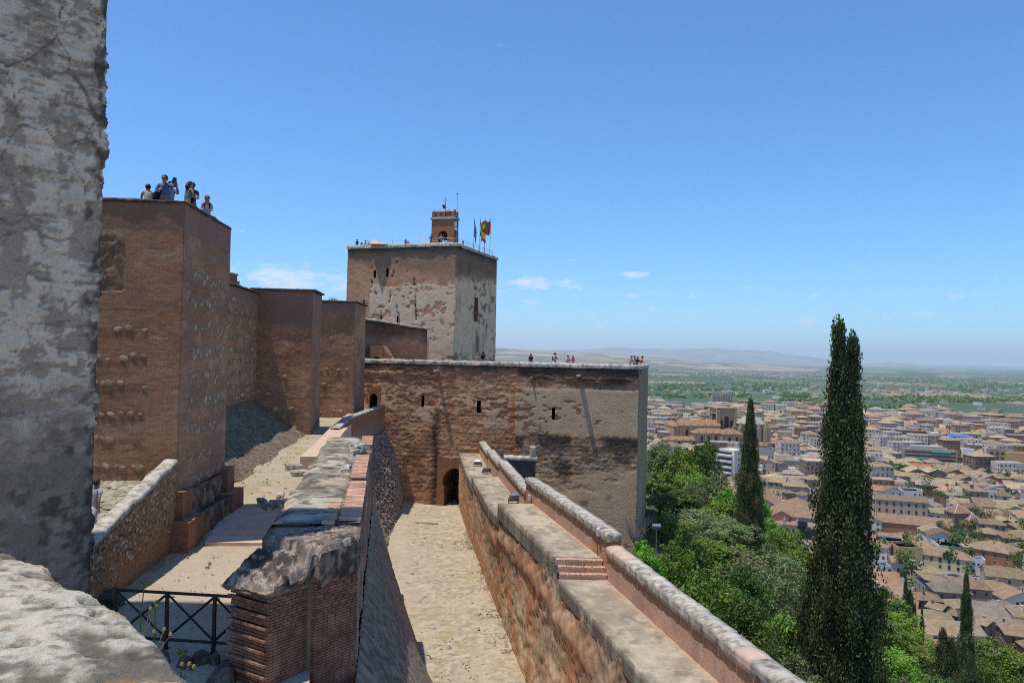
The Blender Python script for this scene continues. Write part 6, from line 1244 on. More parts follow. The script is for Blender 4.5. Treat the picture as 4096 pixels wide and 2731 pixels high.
def ground():
    rr = np.concatenate([np.geomspace(6, 60000, 250)]); aa = np.concatenate([np.linspace(-math.pi, -.25, 70, endpoint=False), np.linspace(-.25, .85, 260, endpoint=False), np.linspace(.85, math.pi, 60)])
    A, RR = np.meshgrid(aa, rr, indexing='ij'); X = RR * np.sin(A); Y = RR * np.cos(A); Z = H(X, Y) - np.where(RR < 100, .0, 0)
    k = NT('land', .95, .1); v = k.vec('Object'); cell = k.n('ShaderNodeTexVoronoi'); cell.distance = 'CHEBYCHEV'; mp = k.n('ShaderNodeMapping'); mp.inputs['Rotation'].default_value = (0, 0, .5); mp.inputs['Scale'].default_value = (1 / 260, 1 / 620, 0); k.L(v, mp.inputs[0]); k.L(mp.outputs[0], cell.inputs['Vector']); cell.inputs['Scale'].default_value = 1
    sp = k.n('ShaderNodeSeparateColor'); k.L(cell.outputs['Color'], sp.inputs[0])
    f = k.ramp(sp.outputs[0], [(.0, (.065, .105, .05)), (.30, (.085, .125, .055)), (.45, (.15, .17, .085)), (.56, (.29, .245, .15)), (.68, (.07, .11, .055)), (.80, (.36, .29, .19)), (.92, (.11, .155, .075))])
    for e in f.node.color_ramp.elements: pass
    f.node.color_ramp.interpolation = 'CONSTANT'
    n1 = k.noise(1 / 1500, 5, .6); n2 = k.noise(1 / 60, 4, .6); f = k.mix(k.ramp(n1, [(.45, 0.), (.6, .8)]), f, (.08, .125, .06)); f = k.mix(k.ramp(n2, [(.56, 0.), (.66, .6)]), f, (.05, .09, .04))
    # dry hills, olive groves on them, urban dust and hillside soil by attribute
    at_ = k.n('ShaderNodeAttribute'); at_.attribute_name = 'Col'; sc = k.n('ShaderNodeSeparateColor'); k.L(at_.outputs['Color'], sc.inputs[0])
    dry = k.mix(k.ramp(k.noise(1 / 700, 5, .6), [(.44, 0.), (.56, 1.)]), (.34, .26, .17), (.15, .15, .09)); f = k.mix(sc.outputs[0], f, dry); f = k.mix(sc.outputs[1], f, k.mix(k.noise(1 / 14, 3), (.20, .17, .14), (.34, .30, .25))); f = k.mix(sc.outputs[2], f, k.mix(k.noise(.5, 4), (.06, .075, .03), (.15, .12, .07)))
    mat = k.fin(f); s = fort_dist(X, Y); hill = sst(6500, 11000, RR) * sst(.34, .06, A) * sst(-1.2, -.5, A); town = sst(190, 260, s) * sst(1750, 1450, RR); slope = sst(230, 150, s)
    o = mk('ground', np.stack([X, Y, Z], -1).reshape(-1, 3), gridfaces(len(aa), len(rr)), mat, None, np.stack([hill, town, slope], -1).reshape(-1, 3), None, True); tag(o, kind='structure')
ground()
def mk_leaf(name, stops, trans=.25):
    k = NT(name, .6, .3); at_ = k.n('ShaderNodeAttribute'); at_.attribute_name = 'Col'; c = k.ramp(at_.outputs['Fac'], stops)
    oi = k.n('ShaderNodeObjectInfo'); hs = k.n('ShaderNodeHueSaturation'); k.L(c, hs.inputs['Color']); k.L(k.math('ADD', k.math('MULTIPLY', oi.outputs['Random'], .05), .475), hs.inputs['Hue']); k.L(k.math('ADD', k.math('MULTIPLY', oi.outputs['Random'], .5), .88), hs.inputs['Value']); hs.inputs['Saturation'].default_value = 1.0
    k.L(hs.outputs[0], k.b.inputs['Base Color']); tr = k.n('ShaderNodeBsdfTranslucent'); k.L(hs.outputs[0], tr.inputs[0]); mx = k.n('ShaderNodeMixShader'); mx.inputs[0].default_value = trans; k.L(k.b.outputs[0], mx.inputs[1]); k.L(tr.outputs[0], mx.inputs[2]); k.L(mx.outputs[0], k.nt.nodes['Material Output'].inputs[0]); return k.m
LEAF = {'green': mk_leaf('broadleaf_green', [(.0, (.075, .135, .016)), (.5, (.135, .225, .028)), (1, (.25, .32, .055))]), 'bright': mk_leaf('broadleaf_bright', [(0, (.10, .20, .015)), (.5, (.17, .30, .027)), (1, (.29, .40, .055))]), 'olive': mk_leaf('olive_foliage', [(0, (.12, .15, .05)), (.5, (.185, .225, .08)), (1, (.29, .31, .125))]), 'yellow': mk_leaf('yellowing_foliage', [(0, (.09, .15, .02)), (.5, (.17, .21, .035)), (1, (.28, .25, .05))]), 'cypress': mk_leaf('cypress_foliage', [(0, (.022, .040, .013)), (.5, (.066, .092, .028)), (1, (.27, .255, .085))], .12), 'dark': mk_leaf('dark_broadleaf', [(0, (.045, .085, .014)), (.5, (.080, .140, .022)), (1, (.145, .21, .04))])}
BARK = m_noise('bark', [(.3, (.05, .04, .032)), (.6, (.12, .095, .075))], 3, 4, .95, .03)
def leaves_mesh(name, centers, crad, per, size, seed, up=.3, droop=0, squash=1.0, tone=None, upright=0.0):
    """leaf-sized faces gathered in clumps round the given centres"""
    rs = np.random.RandomState(seed); n = len(centers) * per; c = np.repeat(np.asarray(centers), per, 0); rad = np.repeat(np.asarray(crad), per)
    d = rs.normal(size=(n, 3)); d /= np.linalg.norm(d, axis=1, keepdims=True); rr = rad * (rs.rand(n) ** .45); p = c + d * rr[:, None] * np.array([1, 1, squash]); p[:, 2] -= droop * rr
    nv = d * .8 + rs.normal(size=(n, 3)) * .7 + np.array([0, 0, up]); nv /= np.linalg.norm(nv, axis=1, keepdims=True); a = np.cross(nv, rs.normal(size=(n, 3))) if not upright else rs.normal(size=(n, 3)) * .45 + np.array([0, 0, upright]) + d * .35; a /= np.linalg.norm(a, axis=1, keepdims=True); b = np.cross(nv, a); b /= np.linalg.norm(b, axis=1, keepdims=True) + 1e-9; s = size * (.6 + .8 * rs.rand(n))[:, None]
    V = np.stack([p - a * s * .9, p + b * s * .45 - a * s * .1, p + a * s * .9, p - b * s * .45 + a * s * .05], 1).reshape(-1, 3); f = np.arange(n * 4).reshape(-1, 4)
    ct = np.repeat(rs.rand(len(centers)) if tone is None else tone, per) * .65 + rs.rand(n) * .35; me = bpy.data.meshes.new(name); me.vertices.add(n * 4); me.vertices.foreach_set('co', V.ravel()); me.loops.add(n * 4); me.loops.foreach_set('vertex_index', f.ravel().astype(np.int32)); me.polygons.add(n); me.polygons.foreach_set('loop_start', np.arange(0, n * 4, 4, dtype=np.int32)); me.update(calc_edges=True)
    at_ = me.color_attributes.new('Col', 'FLOAT_COLOR', 'POINT'); q = np.ones((n * 4, 4)); q[:, :3] = np.repeat(ct, 4)[:, None]; at_.data.foreach_set('color', q.ravel()); return me
def broadleaf(seed, kind):
    """a tree of unit height: crown of leaf clumps on limbs; returns (crown mesh, trunk mesh)"""
    rs = np.random.RandomState(seed); cs = []; cr = []; asp = {'round': .40, 'tall': .30, 'wide': .52, 'airy': .44}[kind]; nl = 9 if kind != 'airy' else 8
    lob = []
    for i in range(nl):
        a = rs.rand() * 6.28; q = rs.rand(); lob.append((asp * .62 * math.cos(a) * (.35 + .65 * q), asp * .62 * math.sin(a) * (.35 + .65 * q), .42 + .40 * rs.rand() * (1.1 - .4 * q), asp * (.38 + .22 * rs.rand())))
    lob.append((0, 0, .80, asp * .45))
    for (x, y, z, r) in lob:
        m = 15 if kind != 'airy' else 11
        for j in range(m):
            d = rs.normal(size=3); d[2] = d[2] * .8 + .25; d /= np.linalg.norm(d); k = r * (.55 + .5 * rs.rand()); cs.append((x + d[0] * k, y + d[1] * k, min(.985, z + d[2] * k * .9))); cr.append(r * (.26 + .24 * rs.rand()))
    me = leaves_mesh('crown', cs, cr, 78 if kind != 'airy' else 66, .020, seed, .35); k = MB(); k.tube([(0, 0, -.08), (.01, .0, .15), (-.01, .01, .36), (0, 0, .55)], [.030, .024, .020, .010], 7)
    for (x, y, z, r) in lob: k.tube([(0, 0, .22 + .1 * rs.rand()), (x * .45, y * .45, .32 + .12 * rs.rand()), (x, y, z), (x * 1.1, y * 1.1, z + r * .6)], [.013, .010, .006, .002], 5)
    return me, k
TV = {}
for i, kd in enumerate(('round', 'tall', 'wide', 'airy', 'round', 'wide')):
    me, k = broadleaf(500 + i, kd); tk = mk('trunk', k.v, k.f, BARK, None, None, None, True); tm = tk.data; bpy.data.objects.remove(tk); TV[i] = (me, tm)
_LC = {}
def tree(px, py, w, D, var, leaf, label, name='broadleaf_tree', group='trees on the hillside', wmul=1.0):
    p = at(px, py, D); g = float(H(p.x, p.y)); h = max(2.5, p.z - g); me, tm = TV[var]; key = (var, leaf)
    if key not in _LC: c = me.copy(); c.materials.clear(); c.materials.append(LEAF[leaf]); _LC[key] = c
    rnd = random.Random(int(px * 7 + py)); T = thing(name, label, 'tree', (p.x, p.y, g), group); wid = w * D / F_PX; asp = {0: .80, 1: .62, 2: 1.0, 3: .88, 4: .80, 5: 1.0}[var]; wid *= 1.28; sx = wid / asp * wmul
    for nm, m_ in (('crown', _LC[key]), ('trunk', tm)):
        o = bpy.data.objects.new(nm, m_); COL.objects.link(o); o.parent = T
        if nm == 'crown' and h > wid * 1.6: o.location = (0, 0, h - wid * 1.5); o.scale = (sx, sx, wid * 1.5)
        elif nm == 'trunk': o.scale = (sx if h < sx * 2 else sx * .8, sx if h < sx * 2 else sx * .8, h)
        else: o.scale = (sx, sx, h)
    T.rotation_euler = (0, 0, rnd.uniform(0, 6.28)); return T
TREES = [(2640, 1765, 120, 150, 0, 'olive', 'grey-green treetop touching the bastion corner under the rooftops'), (2725, 1780, 190, 146, 4, 'bright', 'bright green broad tree left of the dark dome-shaped treetop'), (2815, 1762, 130, 155, 0, 'dark', 'dark green dome-shaped treetop just below the cathedral'), (2655, 1860, 150, 122, 1, 'green', 'upright green tree beside the bastion corner, second row down'), (2745, 1885, 165, 126, 2, 'bright', 'vivid green tree in the second row, middle'), (2850, 1885, 180, 132, 0, 'olive', 'pale olive tree in front of the white stepped flats'),
         (2905, 1945, 150, 126, 4, 'bright', 'bright leafy tree at the left foot of the slender cypress'), (2710, 1945, 150, 102, 1, 'dark', 'tall dark tree in the third row near the bastion'), (2640, 1990, 130, 90, 0, 'yellow', 'yellowish green tree close to the bastion wall'), (2785, 1935, 150, 112, 3, 'olive', 'airy olive-coloured tree in the third row'), (2860, 2000, 170, 106, 0, 'bright', 'light green tree left of the slender cypress, half way down'), (2650, 2060, 110, 76, 4, 'yellow', 'autumn-tinted yellow shrub-like tree beside the lamp post'),
         (2790, 2045, 250, 84, 5, 'olive', 'wide grey-olive dome of foliage in the middle of the slope'), (2905, 2080, 190, 92, 2, 'olive', 'olive tree hiding the foot of the slender cypress'), (2880, 2160, 250, 70, 0, 'green', 'big green tree in the middle of the slope above the parapet'), (2575, 2150, 140, 54, 4, 'bright', 'bright green bushy tree right of the parapet post'), (2690, 2190, 190, 56, 3, 'green', 'loose green tree below the lamp post'), (2830, 2275, 300, 52, 3, 'green', 'airy tree with a bare dark trunk showing through its leaves'),
         (3020, 2210, 240, 66, 0, 'olive', 'pale olive tree right of the slender cypress foot'), (3085, 2290, 230, 61, 2, 'olive', 'olive tree on the slope left of the giant cypress'), (2975, 2385, 280, 47, 5, 'dark', 'deep green spreading tree in the lower middle of the slope'), (3110, 2440, 220, 50, 0, 'green', 'dark leafy tree close to the giant cypress trunk'), (3060, 2545, 280, 38, 2, 'dark', 'low dark tree beyond the parapet, near its lower end'), (2800, 2400, 170, 45, 4, 'bright', 'green shrubby tree directly behind the coping stones'), (3190, 2610, 220, 36, 4, 'olive', 'olive bush-like tree at the base of the giant cypress'), (2930, 2510, 200, 40, 0, 'green', 'mid-green tree behind the parapet, under the deep green one'),
         (3020, 1990, 110, 185, 0, 'bright', 'green tree by the balustrade of the stone palace, upper'), (3075, 2065, 150, 165, 4, 'bright', 'bright green tree below the palace balustrade'), (3140, 2110, 160, 152, 2, 'green', 'green tree at the palace corner'), (3210, 2180, 160, 140, 0, 'bright', 'bright tree between the two large cypresses, right'), (3150, 2220, 190, 112, 5, 'olive', 'wide olive tree between the two large cypresses'), (3250, 2270, 150, 112, 3, 'green', 'thin-leaved tree left of the giant cypress'), (3060, 2170, 170, 120, 2, 'olive', 'pale tree behind the olive, between the cypresses'),
         (3545, 2340, 160, 150, 4, 'green', 'green tree by the pink house right of the giant cypress'), (3520, 2470, 200, 104, 0, 'green', 'leafy green tree right of the giant cypress, mid height'), (3625, 2460, 210, 110, 5, 'bright', 'broad bright tree below the twin dark conifers'), (3690, 2590, 230, 84, 3, 'yellow', 'yellow-green airy tree in the lower right slope'), (3560, 2600, 230, 70, 2, 'bright', 'bright spreading tree beside the giant cypress, low'), (3600, 2700, 240, 58, 4, 'olive', 'olive tree at the bottom edge right of the giant cypress'), (3990, 2570, 230, 130, 5, 'green', 'large round green tree at the bottom right corner'), (4080, 2600, 160, 128, 0, 'bright', 'green tree cut by the right edge of the picture'), (3925, 2620, 130, 112, 3, 'yellow', 'yellowish feathery tree beside the right-hand slim cypress'), (3760, 2690, 180, 70, 0, 'dark', 'dark tree under the slim cypress at the bottom edge'),
         (3480, 2640, 200, 52, 5, 'bright', 'light green foliage right against the giant cypress'), (3420, 2420, 120, 120, 0, 'green', 'green tree peeping out behind the giant cypress'), (2740, 2110, 150, 66, 4, 'dark', 'dark green tree between lamp post and olive dome'), (2960, 2250, 200, 58, 4, 'dark', 'dark crown behind the airy tree'), (2700, 2080, 140, 80, 0, 'green', 'green crown above the lamp post')]
for t in TREES: tree(*t)
def cypress(seed, n, hw, forks):
    """flame-shaped column of unit height made of upright sprays; half width hw; forks: (x, y, top) of the leaders"""
    rs = np.random.RandomState(seed); cs = []; cr = []; tone = []
    for i in range(n):
        fx, fy, top = forks[rs.randint(len(forks))]; z = rs.rand() ** .85 * (top - .03) + .01; u = z / top
        prof = hw * (min(1, .55 + 2.2 * u) if u < .22 else (1 - ((u - .22) / .78) ** 1.25) * .98 + .02) * (.86 + .20 * math.sin(u * 17 + seed) * math.sin(u * 41) + .2 * rs.rand()); a = rs.rand() * 6.28; q = prof * (.42 + .58 * rs.rand() + (.30 * rs.rand() if rs.rand() < .2 else 0)) * (1 - .34 * float(sst(.55, .9, z)) * (len(forks) > 1)); split = sst(.45, .95, z)
        cs.append((fx * (.25 + .75 * float(split)) + q * math.cos(a) * .9, fy * float(split) + q * math.sin(a) * .9, z)); cr.append(hw * (.15 + .17 * rs.rand()) * (.5 + .5 * (1 - u))); tone.append(rs.rand() ** 1.3)
    return leaves_mesh('crown', cs, cr, 150, hw * .030, seed, .6, -.4, 2.3, np.array(tone), 1.0)
CY = [cypress(601, 1500, .125, [(-.014, 0, 1.0), (.028, .01, .965), (.034, 0, .84), (-.03, 0, .72), (.0, 0, .82)]), cypress(602, 1100, .105, [(0, 0, 1.0)]), cypress(603, 700, .11, [(0, 0, 1.0)]), cypress(604, 600, .26, [(-.05, 0, 1.0), (.05, 0, .9)])]
for m_ in CY: m_.materials.append(LEAF['cypress'])
def plant_cypress(px, py, D, var, wpx, label, base=None):
    p = at(px, py, D); g = float(H(p.x, p.y)) if base is None else base; h = p.z - g; T = thing('cypress_tree', label, 'tree', (p.x, p.y, g), 'cypresses'); hw = {0: .125, 1: .105, 2: .11, 3: .27}[var]; s = (wpx * D / F_PX / 2) / hw
    o = bpy.data.objects.new('crown', CY[var]); COL.objects.link(o); o.parent = T; o.scale = (s, s, h); k = MB(); k.tube([(0, 0, -.8), (0, 0, h * .5), (0, 0, h * .9)], [.3 * s / 20, .2 * s / 20, .03], 7); o = k.build('trunk', BARK, None, True); o.parent = T
plant_cypress(3378, 1290, 45, 0, 390, 'giant dark cypress with a double tip rising above the skyline')
plant_cypress(3003, 1600, 100, 1, 138, 'slender dark cypress in front of the cathedral')
plant_cypress(3866, 2290, 80, 2, 100, 'slim cypress in the lower right before the stone houses')
plant_cypress(3790, 2530, 78, 3, 190, 'bushy conifer leaning against the slim cypress'); plant_cypress(3632, 2335, 172, 3, 95, 'larger of the twin dark conifers before the dark pink house'); plant_cypress(3655, 2395, 165, 3, 60, 'smaller of the twin dark conifers before the dark pink house'); plant_cypress(3688, 2430, 168, 2, 42, 'little cypress beside the dark pink house wall')
def undergrowth():
    rs = np.random.RandomState(9); cs = []; cr = []
    for i in range(2300):
        D = rs.uniform(24, 150) ** 1.0; px = rs.uniform(2480, 4150); p = at(px, 1500, D); s = float(fort_dist(p.x, p.y))
        if s < 1.2 or s > 120: continue
        cs.append((p.x, p.y, float(H(p.x, p.y)) + rs.uniform(.1, .9))); cr.append(rs.uniform(.7, 1.5))
    me = leaves_mesh('undergrowth', cs, cr, 46, .16, 9, .6); me.materials.append(LEAF['dark']); o = obj('undergrowth', me); tag(o, 'dense green shrubs covering the slope below the walls', 'shrubs', None, 'stuff')
undergrowth()
def bare_shrub():
    p = at(2545, 2060, 66); g = p.z - 2.6; rnd = random.Random(3); k = MB()
    for i in range(40):
        a = rnd.uniform(0, 6.28); q = Vector((p.x, p.y, g)); pts = [q]
        for j in range(4): q = q + Vector((math.cos(a) * .28 + rnd.gauss(0, .12), math.sin(a) * .28 + rnd.gauss(0, .12), rnd.uniform(.45, .8))); pts.append(q)
        k.tube(pts, [.03, .022, .016, .01, .004], 4, False)
    o = k.build('bare_shrub', m_plain('grey_twigs', (.23, .20, .18), .9)); tag(o, 'leafless grey shrub at the foot of the bastion corner', 'shrub')
    T = thing('lamp_post', 'floodlight on a thin post among the trees by the bastion', 'street lamp', at(2625, 2230, 58)); q = at(2626, 2112, 58); k = MB(); k.tube([(q.x, q.y, float(H(q.x, q.y)) - .3), (q.x, q.y, q.z)], .05, 6); k.build('post', MT['steel'], T); k = MB(); k.box((q.x, q.y, q.z + .12), (.62, .35, .34), .4, rot=Matrix.Rotation(.4, 3, 'X')); k.build('head', MT['steel'], T, bevel=.03); k = MB(); k.box((q.x, q.y - .17, q.z + .06), (.5, .03, .24), rot=Matrix.Rotation(.4, 3, 'X')); k.build('glass', MT['lampglass'], T)
bare_shrub()
# ------------------------------------------------------------------ the city
def gp(px, py):
    lo = None
    for D in np.geomspace(100, 6000, 1000):
        p = at(px, py, D)
        if p.z < float(H(p.x, p.y)): return p
    return at(px, py, 3000)
def m_objcol(name, tile=False):
    k = NT(name, .9, .15); oi = k.n('ShaderNodeObjectInfo'); c = oi.outputs['Color']; n1 = k.noise(.35 if not tile else .45, 5, .7); n2 = k.noise(2.2, 5, .7)
    if tile: n1 = k.ramp(n1, [(.36, 0.), (.64, 1.)]); n2 = k.ramp(n2, [(.34, 0.), (.66, 1.)])
    v = k.math('ADD', k.math('MULTIPLY', n1, .40 if not tile else .36), k.math('ADD', k.math('MULTIPLY', n2, .22 if not tile else .38), .70 if not tile else .55)); x = k.n('ShaderNodeVectorMath', operation='SCALE'); k.L(c, x.inputs[0]); k.L(v, x.inputs['Scale']); nrm = None; cc = k.mix(1.0, x.outputs[0], (1.04, .97, .86) if not tile else (1.0, .92, .80), 'MULTIPLY')
    if tile:
        w = k.n('ShaderNodeTexWave'); w.inputs['Scale'].default_value = 1.15; w.inputs['Distortion'].default_value = .4; k.L(k.vec('UV'), w.inputs[0]); nrm = k.bump(w.outputs['Fac'], .12); cc = k.mix(k.math('MULTIPLY', w.outputs['Fac'], .35), cc, k.mix(1.0, cc, (.62, .58, .55), 'MULTIPLY'))
    return k.fin(cc, nrm)
MH_W, MH_R = m_objcol('rendered_house_wall'), m_objcol('clay_roof_tiles', True)
ROOFS = {'tan': (.44, .335, .225), 'brown': (.34, .25, .175), 'orange': (.46, .28, .18), 'straw': (.48, .39, .25), 'grey': (.35, .31, .26), 'pink': (.43, .295, .21)}
WALLS = {'white': (.70, .68, .64), 'cream': (.58, .50, .38), 'pinkish': (.50, .37, .31), 'grey': (.40, .37, .34), 'ochre': (.55, .38, .21), 'brick': (.36, .195, .125), 'bluish': (.50, .57, .62), 'stone': (.33, .26, .20)}
def win_mesh(w, h, name='window'):
    k = MB(); k.m = 0; f = .10
    for (cx, cz, sx, sz) in ((0, h / 2 + f / 2, w + 2 * f, f), (0, -h / 2 - f / 2, w + 2 * f, f), (-w / 2 - f / 2, 0, f, h), (w / 2 + f / 2, 0, f, h)): k.box((cx, -.04, cz), (sx, .10, sz))
    k.m = 1; k.box((0, .0, 0), (w, .03, h)); me = bpy.data.meshes.new(name); me.from_pydata(k.v, [], k.f); me.materials.append(MH_F); me.materials.append(MT['glass']); me.polygons.foreach_set('material_index', np.array(k.mi, np.int32)); return me
MH_F = m_plain('window_frame', (.34, .31, .28), .7)
WIN = win_mesh(.95, 1.45); WINS = win_mesh(.8, .8); WINT = win_mesh(1.0, 2.0)
def roof_geo(kind, w, d, h, ov=.45, pitch=.42):
    W, D_ = w / 2 + ov, d / 2 + ov
    if kind == 'flat':
        return [(-w / 2, -d / 2, h), (w / 2, -d / 2, h), (w / 2, d / 2, h), (-w / 2, d / 2, h)], [(0, 1, 2, 3)], 0
    rise = min(W, D_) * pitch; z = h + .02
    if kind == 'hip':
        if W >= D_: r0, r1 = (-(W - D_), 0, z + rise), (W - D_, 0, z + rise); F_ = [(0, 1, 5, 4), (1, 2, 5), (2, 3, 4, 5), (3, 0, 4)]
        else: r0, r1 = (0, -(D_ - W), z + rise), (0, D_ - W, z + rise); F_ = [(0, 1, 4), (1, 2, 5, 4), (2, 3, 5), (3, 0, 4, 5)]
    elif kind == 'gable': r0, r1 = (-W, 0, z + rise), (W, 0, z + rise); F_ = [(0, 1, 5, 4), (2, 3, 4, 5)]
    elif kind == 'gabley': rise = W * pitch; r0, r1 = (0, -D_, z + rise), (0, D_, z + rise); F_ = [(1, 2, 5, 4), (3, 0, 4, 5)]
    else: return [(-W, -D_, z), (W, -D_, z), (W, D_, z + 2 * D_ * .22), (-W, D_, z + 2 * D_ * .22)], [(0, 1, 2, 3)], 0
    return [(-W, -D_, z), (W, -D_, z), (W, D_, z), (-W, D_, z), r0, r1], F_, rise
def roof_obj(kind, w, d, h, col, parent, pitch=.42, ov=.45, name='roof'):
    V, F_, rise = roof_geo(kind, w, d, h, ov, pitch); me = bpy.data.meshes.new(name); n = len(V); t = .16
    VV = V + [(x, y, z - t) for x, y, z in V]; FF = list(F_) + [tuple(reversed([i + n for i in f])) for f in F_]
    if kind != 'flat':
        rim = [(0, 1), (1, 2), (2, 3), (3, 0)] if kind in ('hip', 'shed') else ([(0, 1), (1, 5), (5, 2), (2, 3), (3, 4), (4, 0)] if kind == 'gable' else [(1, 2), (2, 5), (5, 3), (3, 0), (0, 4), (4, 1)]); FF += [(a, a + n, b + n, b) for a, b in rim]
    me.from_pydata(VV, [], FF); uv = me.uv_layers.new(name='UVMap')
    for p in me.polygons:
        nz = p.normal; u = Vector((0, 0, 1)).cross(nz)
        u = u.normalized() if u.length > .05 else Vector((1, 0, 0)); v = nz.cross(u)
        for li in p.loop_indices: co = me.vertices[me.loops[li].vertex_index].co; uv.data[li].uv = (co.dot(u), co.dot(v))
    me.materials.append(MH_R); o = bpy.data.objects.new(name, me); COL.objects.link(o); o.parent = parent; o.color = (*col, 1); return o, rise
def wall_obj(kind, w, d, h, col, parent, below=6, pitch=.42, ov=.45, name='wall'):
    a, b = w / 2, d / 2; V = [(-a, -b, -below), (a, -b, -below), (a, b, -below), (-a, b, -below), (-a, -b, h), (a, -b, h), (a, b, h), (-a, b, h)]; F_ = [(0, 1, 5, 4), (1, 2, 6, 5), (2, 3, 7, 6), (3, 0, 4, 7), (4, 5, 6, 7)]
    if kind == 'gable': r = (b + ov) * pitch - .12; V += [(-a, 0, h + r), (a, 0, h + r)]; F_ += [(7, 4, 8), (5, 6, 9)]
    if kind == 'gabley': r = (a + ov) * pitch - .12; V += [(0, -b, h + r), (0, b, h + r)]; F_ += [(4, 5, 8), (6, 7, 9)]
    if kind == 'flat':
        for (cx, cy, sx, sy) in ((0, -b + .15, w, .3), (0, b - .15, w, .3), (-a + .15, 0, .3, d - .6), (a - .15, 0, .3, d - .6)):
            n = len(V); m = MB(); m.box((cx, cy, h + .45), (sx, sy, .9)); V += m.v; F_ += [tuple(i + n for i in f) for f in m.f]
    me = bpy.data.meshes.new(name); me.from_pydata(V, [], F_); me.materials.append(MH_W); o = bpy.data.objects.new(name, me); COL.objects.link(o); o.parent = parent; o.color = (*col, 1); return o
def put_windows(T, w, d, h, rot, x, y, rows, rnd, near, cols=None, mesh=None, sides=None, skip=.12, z0=1.6):
    cam_l = Matrix.Rotation(-rot, 3, 'Z') @ Vector((-x, -y, 0)); cam_l.normalize(); st = h / max(1, rows); batch = MB() if not near else None
    for (nx, ny, L, off) in ((0, -1, w, d / 2), (1, 0, d, w / 2), (-1, 0, d, w / 2), (0, 1, w, d / 2)):
        if nx * cam_l.x + ny * cam_l.y < .12: continue
        n = cols if (cols and ny) else max(1, int(L / rnd.uniform(2.4, 3.4)))
        for r in range(rows):
            for c in range(n):
                if rnd.random() < skip: continue
                u = (c + .5) / n * L - L / 2; zc = h - st * (r + .5) - .05; px, py = (u * (-ny) + nx * off, u * nx + ny * off); a = math.atan2(ny, nx) + math.pi / 2
                if near:
                    me = mesh or rnd.choice((WIN, WIN, WINS, WINT)); o = bpy.data.objects.new('window', me); COL.objects.link(o); o.parent = T; o.location = (px + nx * .02, py + ny * .02, zc); o.rotation_euler = (0, 0, a)
                else: batch.box((px, py, zc), (.95, .08, 1.4), a)
    if batch is not None and batch.v: o = batch.build('window_openings', MT['glass'], None); o.parent = T; tag(o, kind='stuff')
def house(label, x, y, rot, w, d, h, roof, wall, rcol, rows, rnd, near=True, group=None, name='house', cat='house', cols=None, mesh=None, pitch=.42, chim=1, z=None, jit=.20, skip=.12):
    T = thing(name, label, cat, (x, y, float(H(x, y)) if z is None else z), group); T.rotation_euler = (0, 0, rot); jc = lambda c, : (lambda f: tuple(min(.8, q * f) for q in c))(rnd.uniform(1 - jit, 1 + jit)); wc = jc(WALLS.get(wall, wall) if isinstance(wall, str) else wall)
    wall_obj(roof, w, d, h, wc, T, pitch=pitch); ro, rise = roof_obj(roof, w, d, h, jc(ROOFS[rcol] if isinstance(rcol, str) else rcol), T, pitch)
    if rows: put_windows(T, w, d, h, rot, x, y, rows, rnd, near, cols, mesh, skip=skip)
    for i in range(chim):
        k = MB(); cx, cy = rnd.uniform(-.3, .3) * w, rnd.uniform(-.3, .3) * d; zz = h + (rise * .6 if rise else .2); k.box((cx, cy, zz + .5), (.55, .55, 1.6)); k.box((cx, cy, zz + 1.35), (.7, .7, .12)); o = k.build('chimney', MH_W, None); o.parent = T; o.color = (*wc, 1)
    return T
TAKEN = []
def hp(px0, px1, ye, yb, depth, rotd, roof, wall, rcol, rows, label, cols=None, mesh=None, pitch=.42, seed=None, near=True, name='house', cat='house', chim=1):
    p = gp((px0 + px1) / 2, yb); x, y = p.x, p.y; w = (px1 - px0) * y / F_PX; a = R(rotd); depth = min(depth, max(6.0, w * .85)); w2 = max(w * .6, (w - abs(math.sin(a)) * depth) / max(.5, math.cos(a))); g = float(H(x, y)); h = at((px0 + px1) / 2, ye, y).z - g
    dirv = Vector((math.sin(-a), math.cos(-a))) if False else Vector((x, y, 0)).normalized(); cx, cy = x + dirv.x * depth / 2, y + dirv.y * depth / 2; TAKEN.append((cx, cy, max(w2, depth) * .50 + 2.0))
    return house(label, cx, cy, -math.atan2(x, y) + a, w2, depth, max(3, h), roof, wall, rcol, rows, random.Random(seed or int(px0 + ye)), near, None, name, cat, cols, mesh, pitch, chim, z=g, jit=.05)
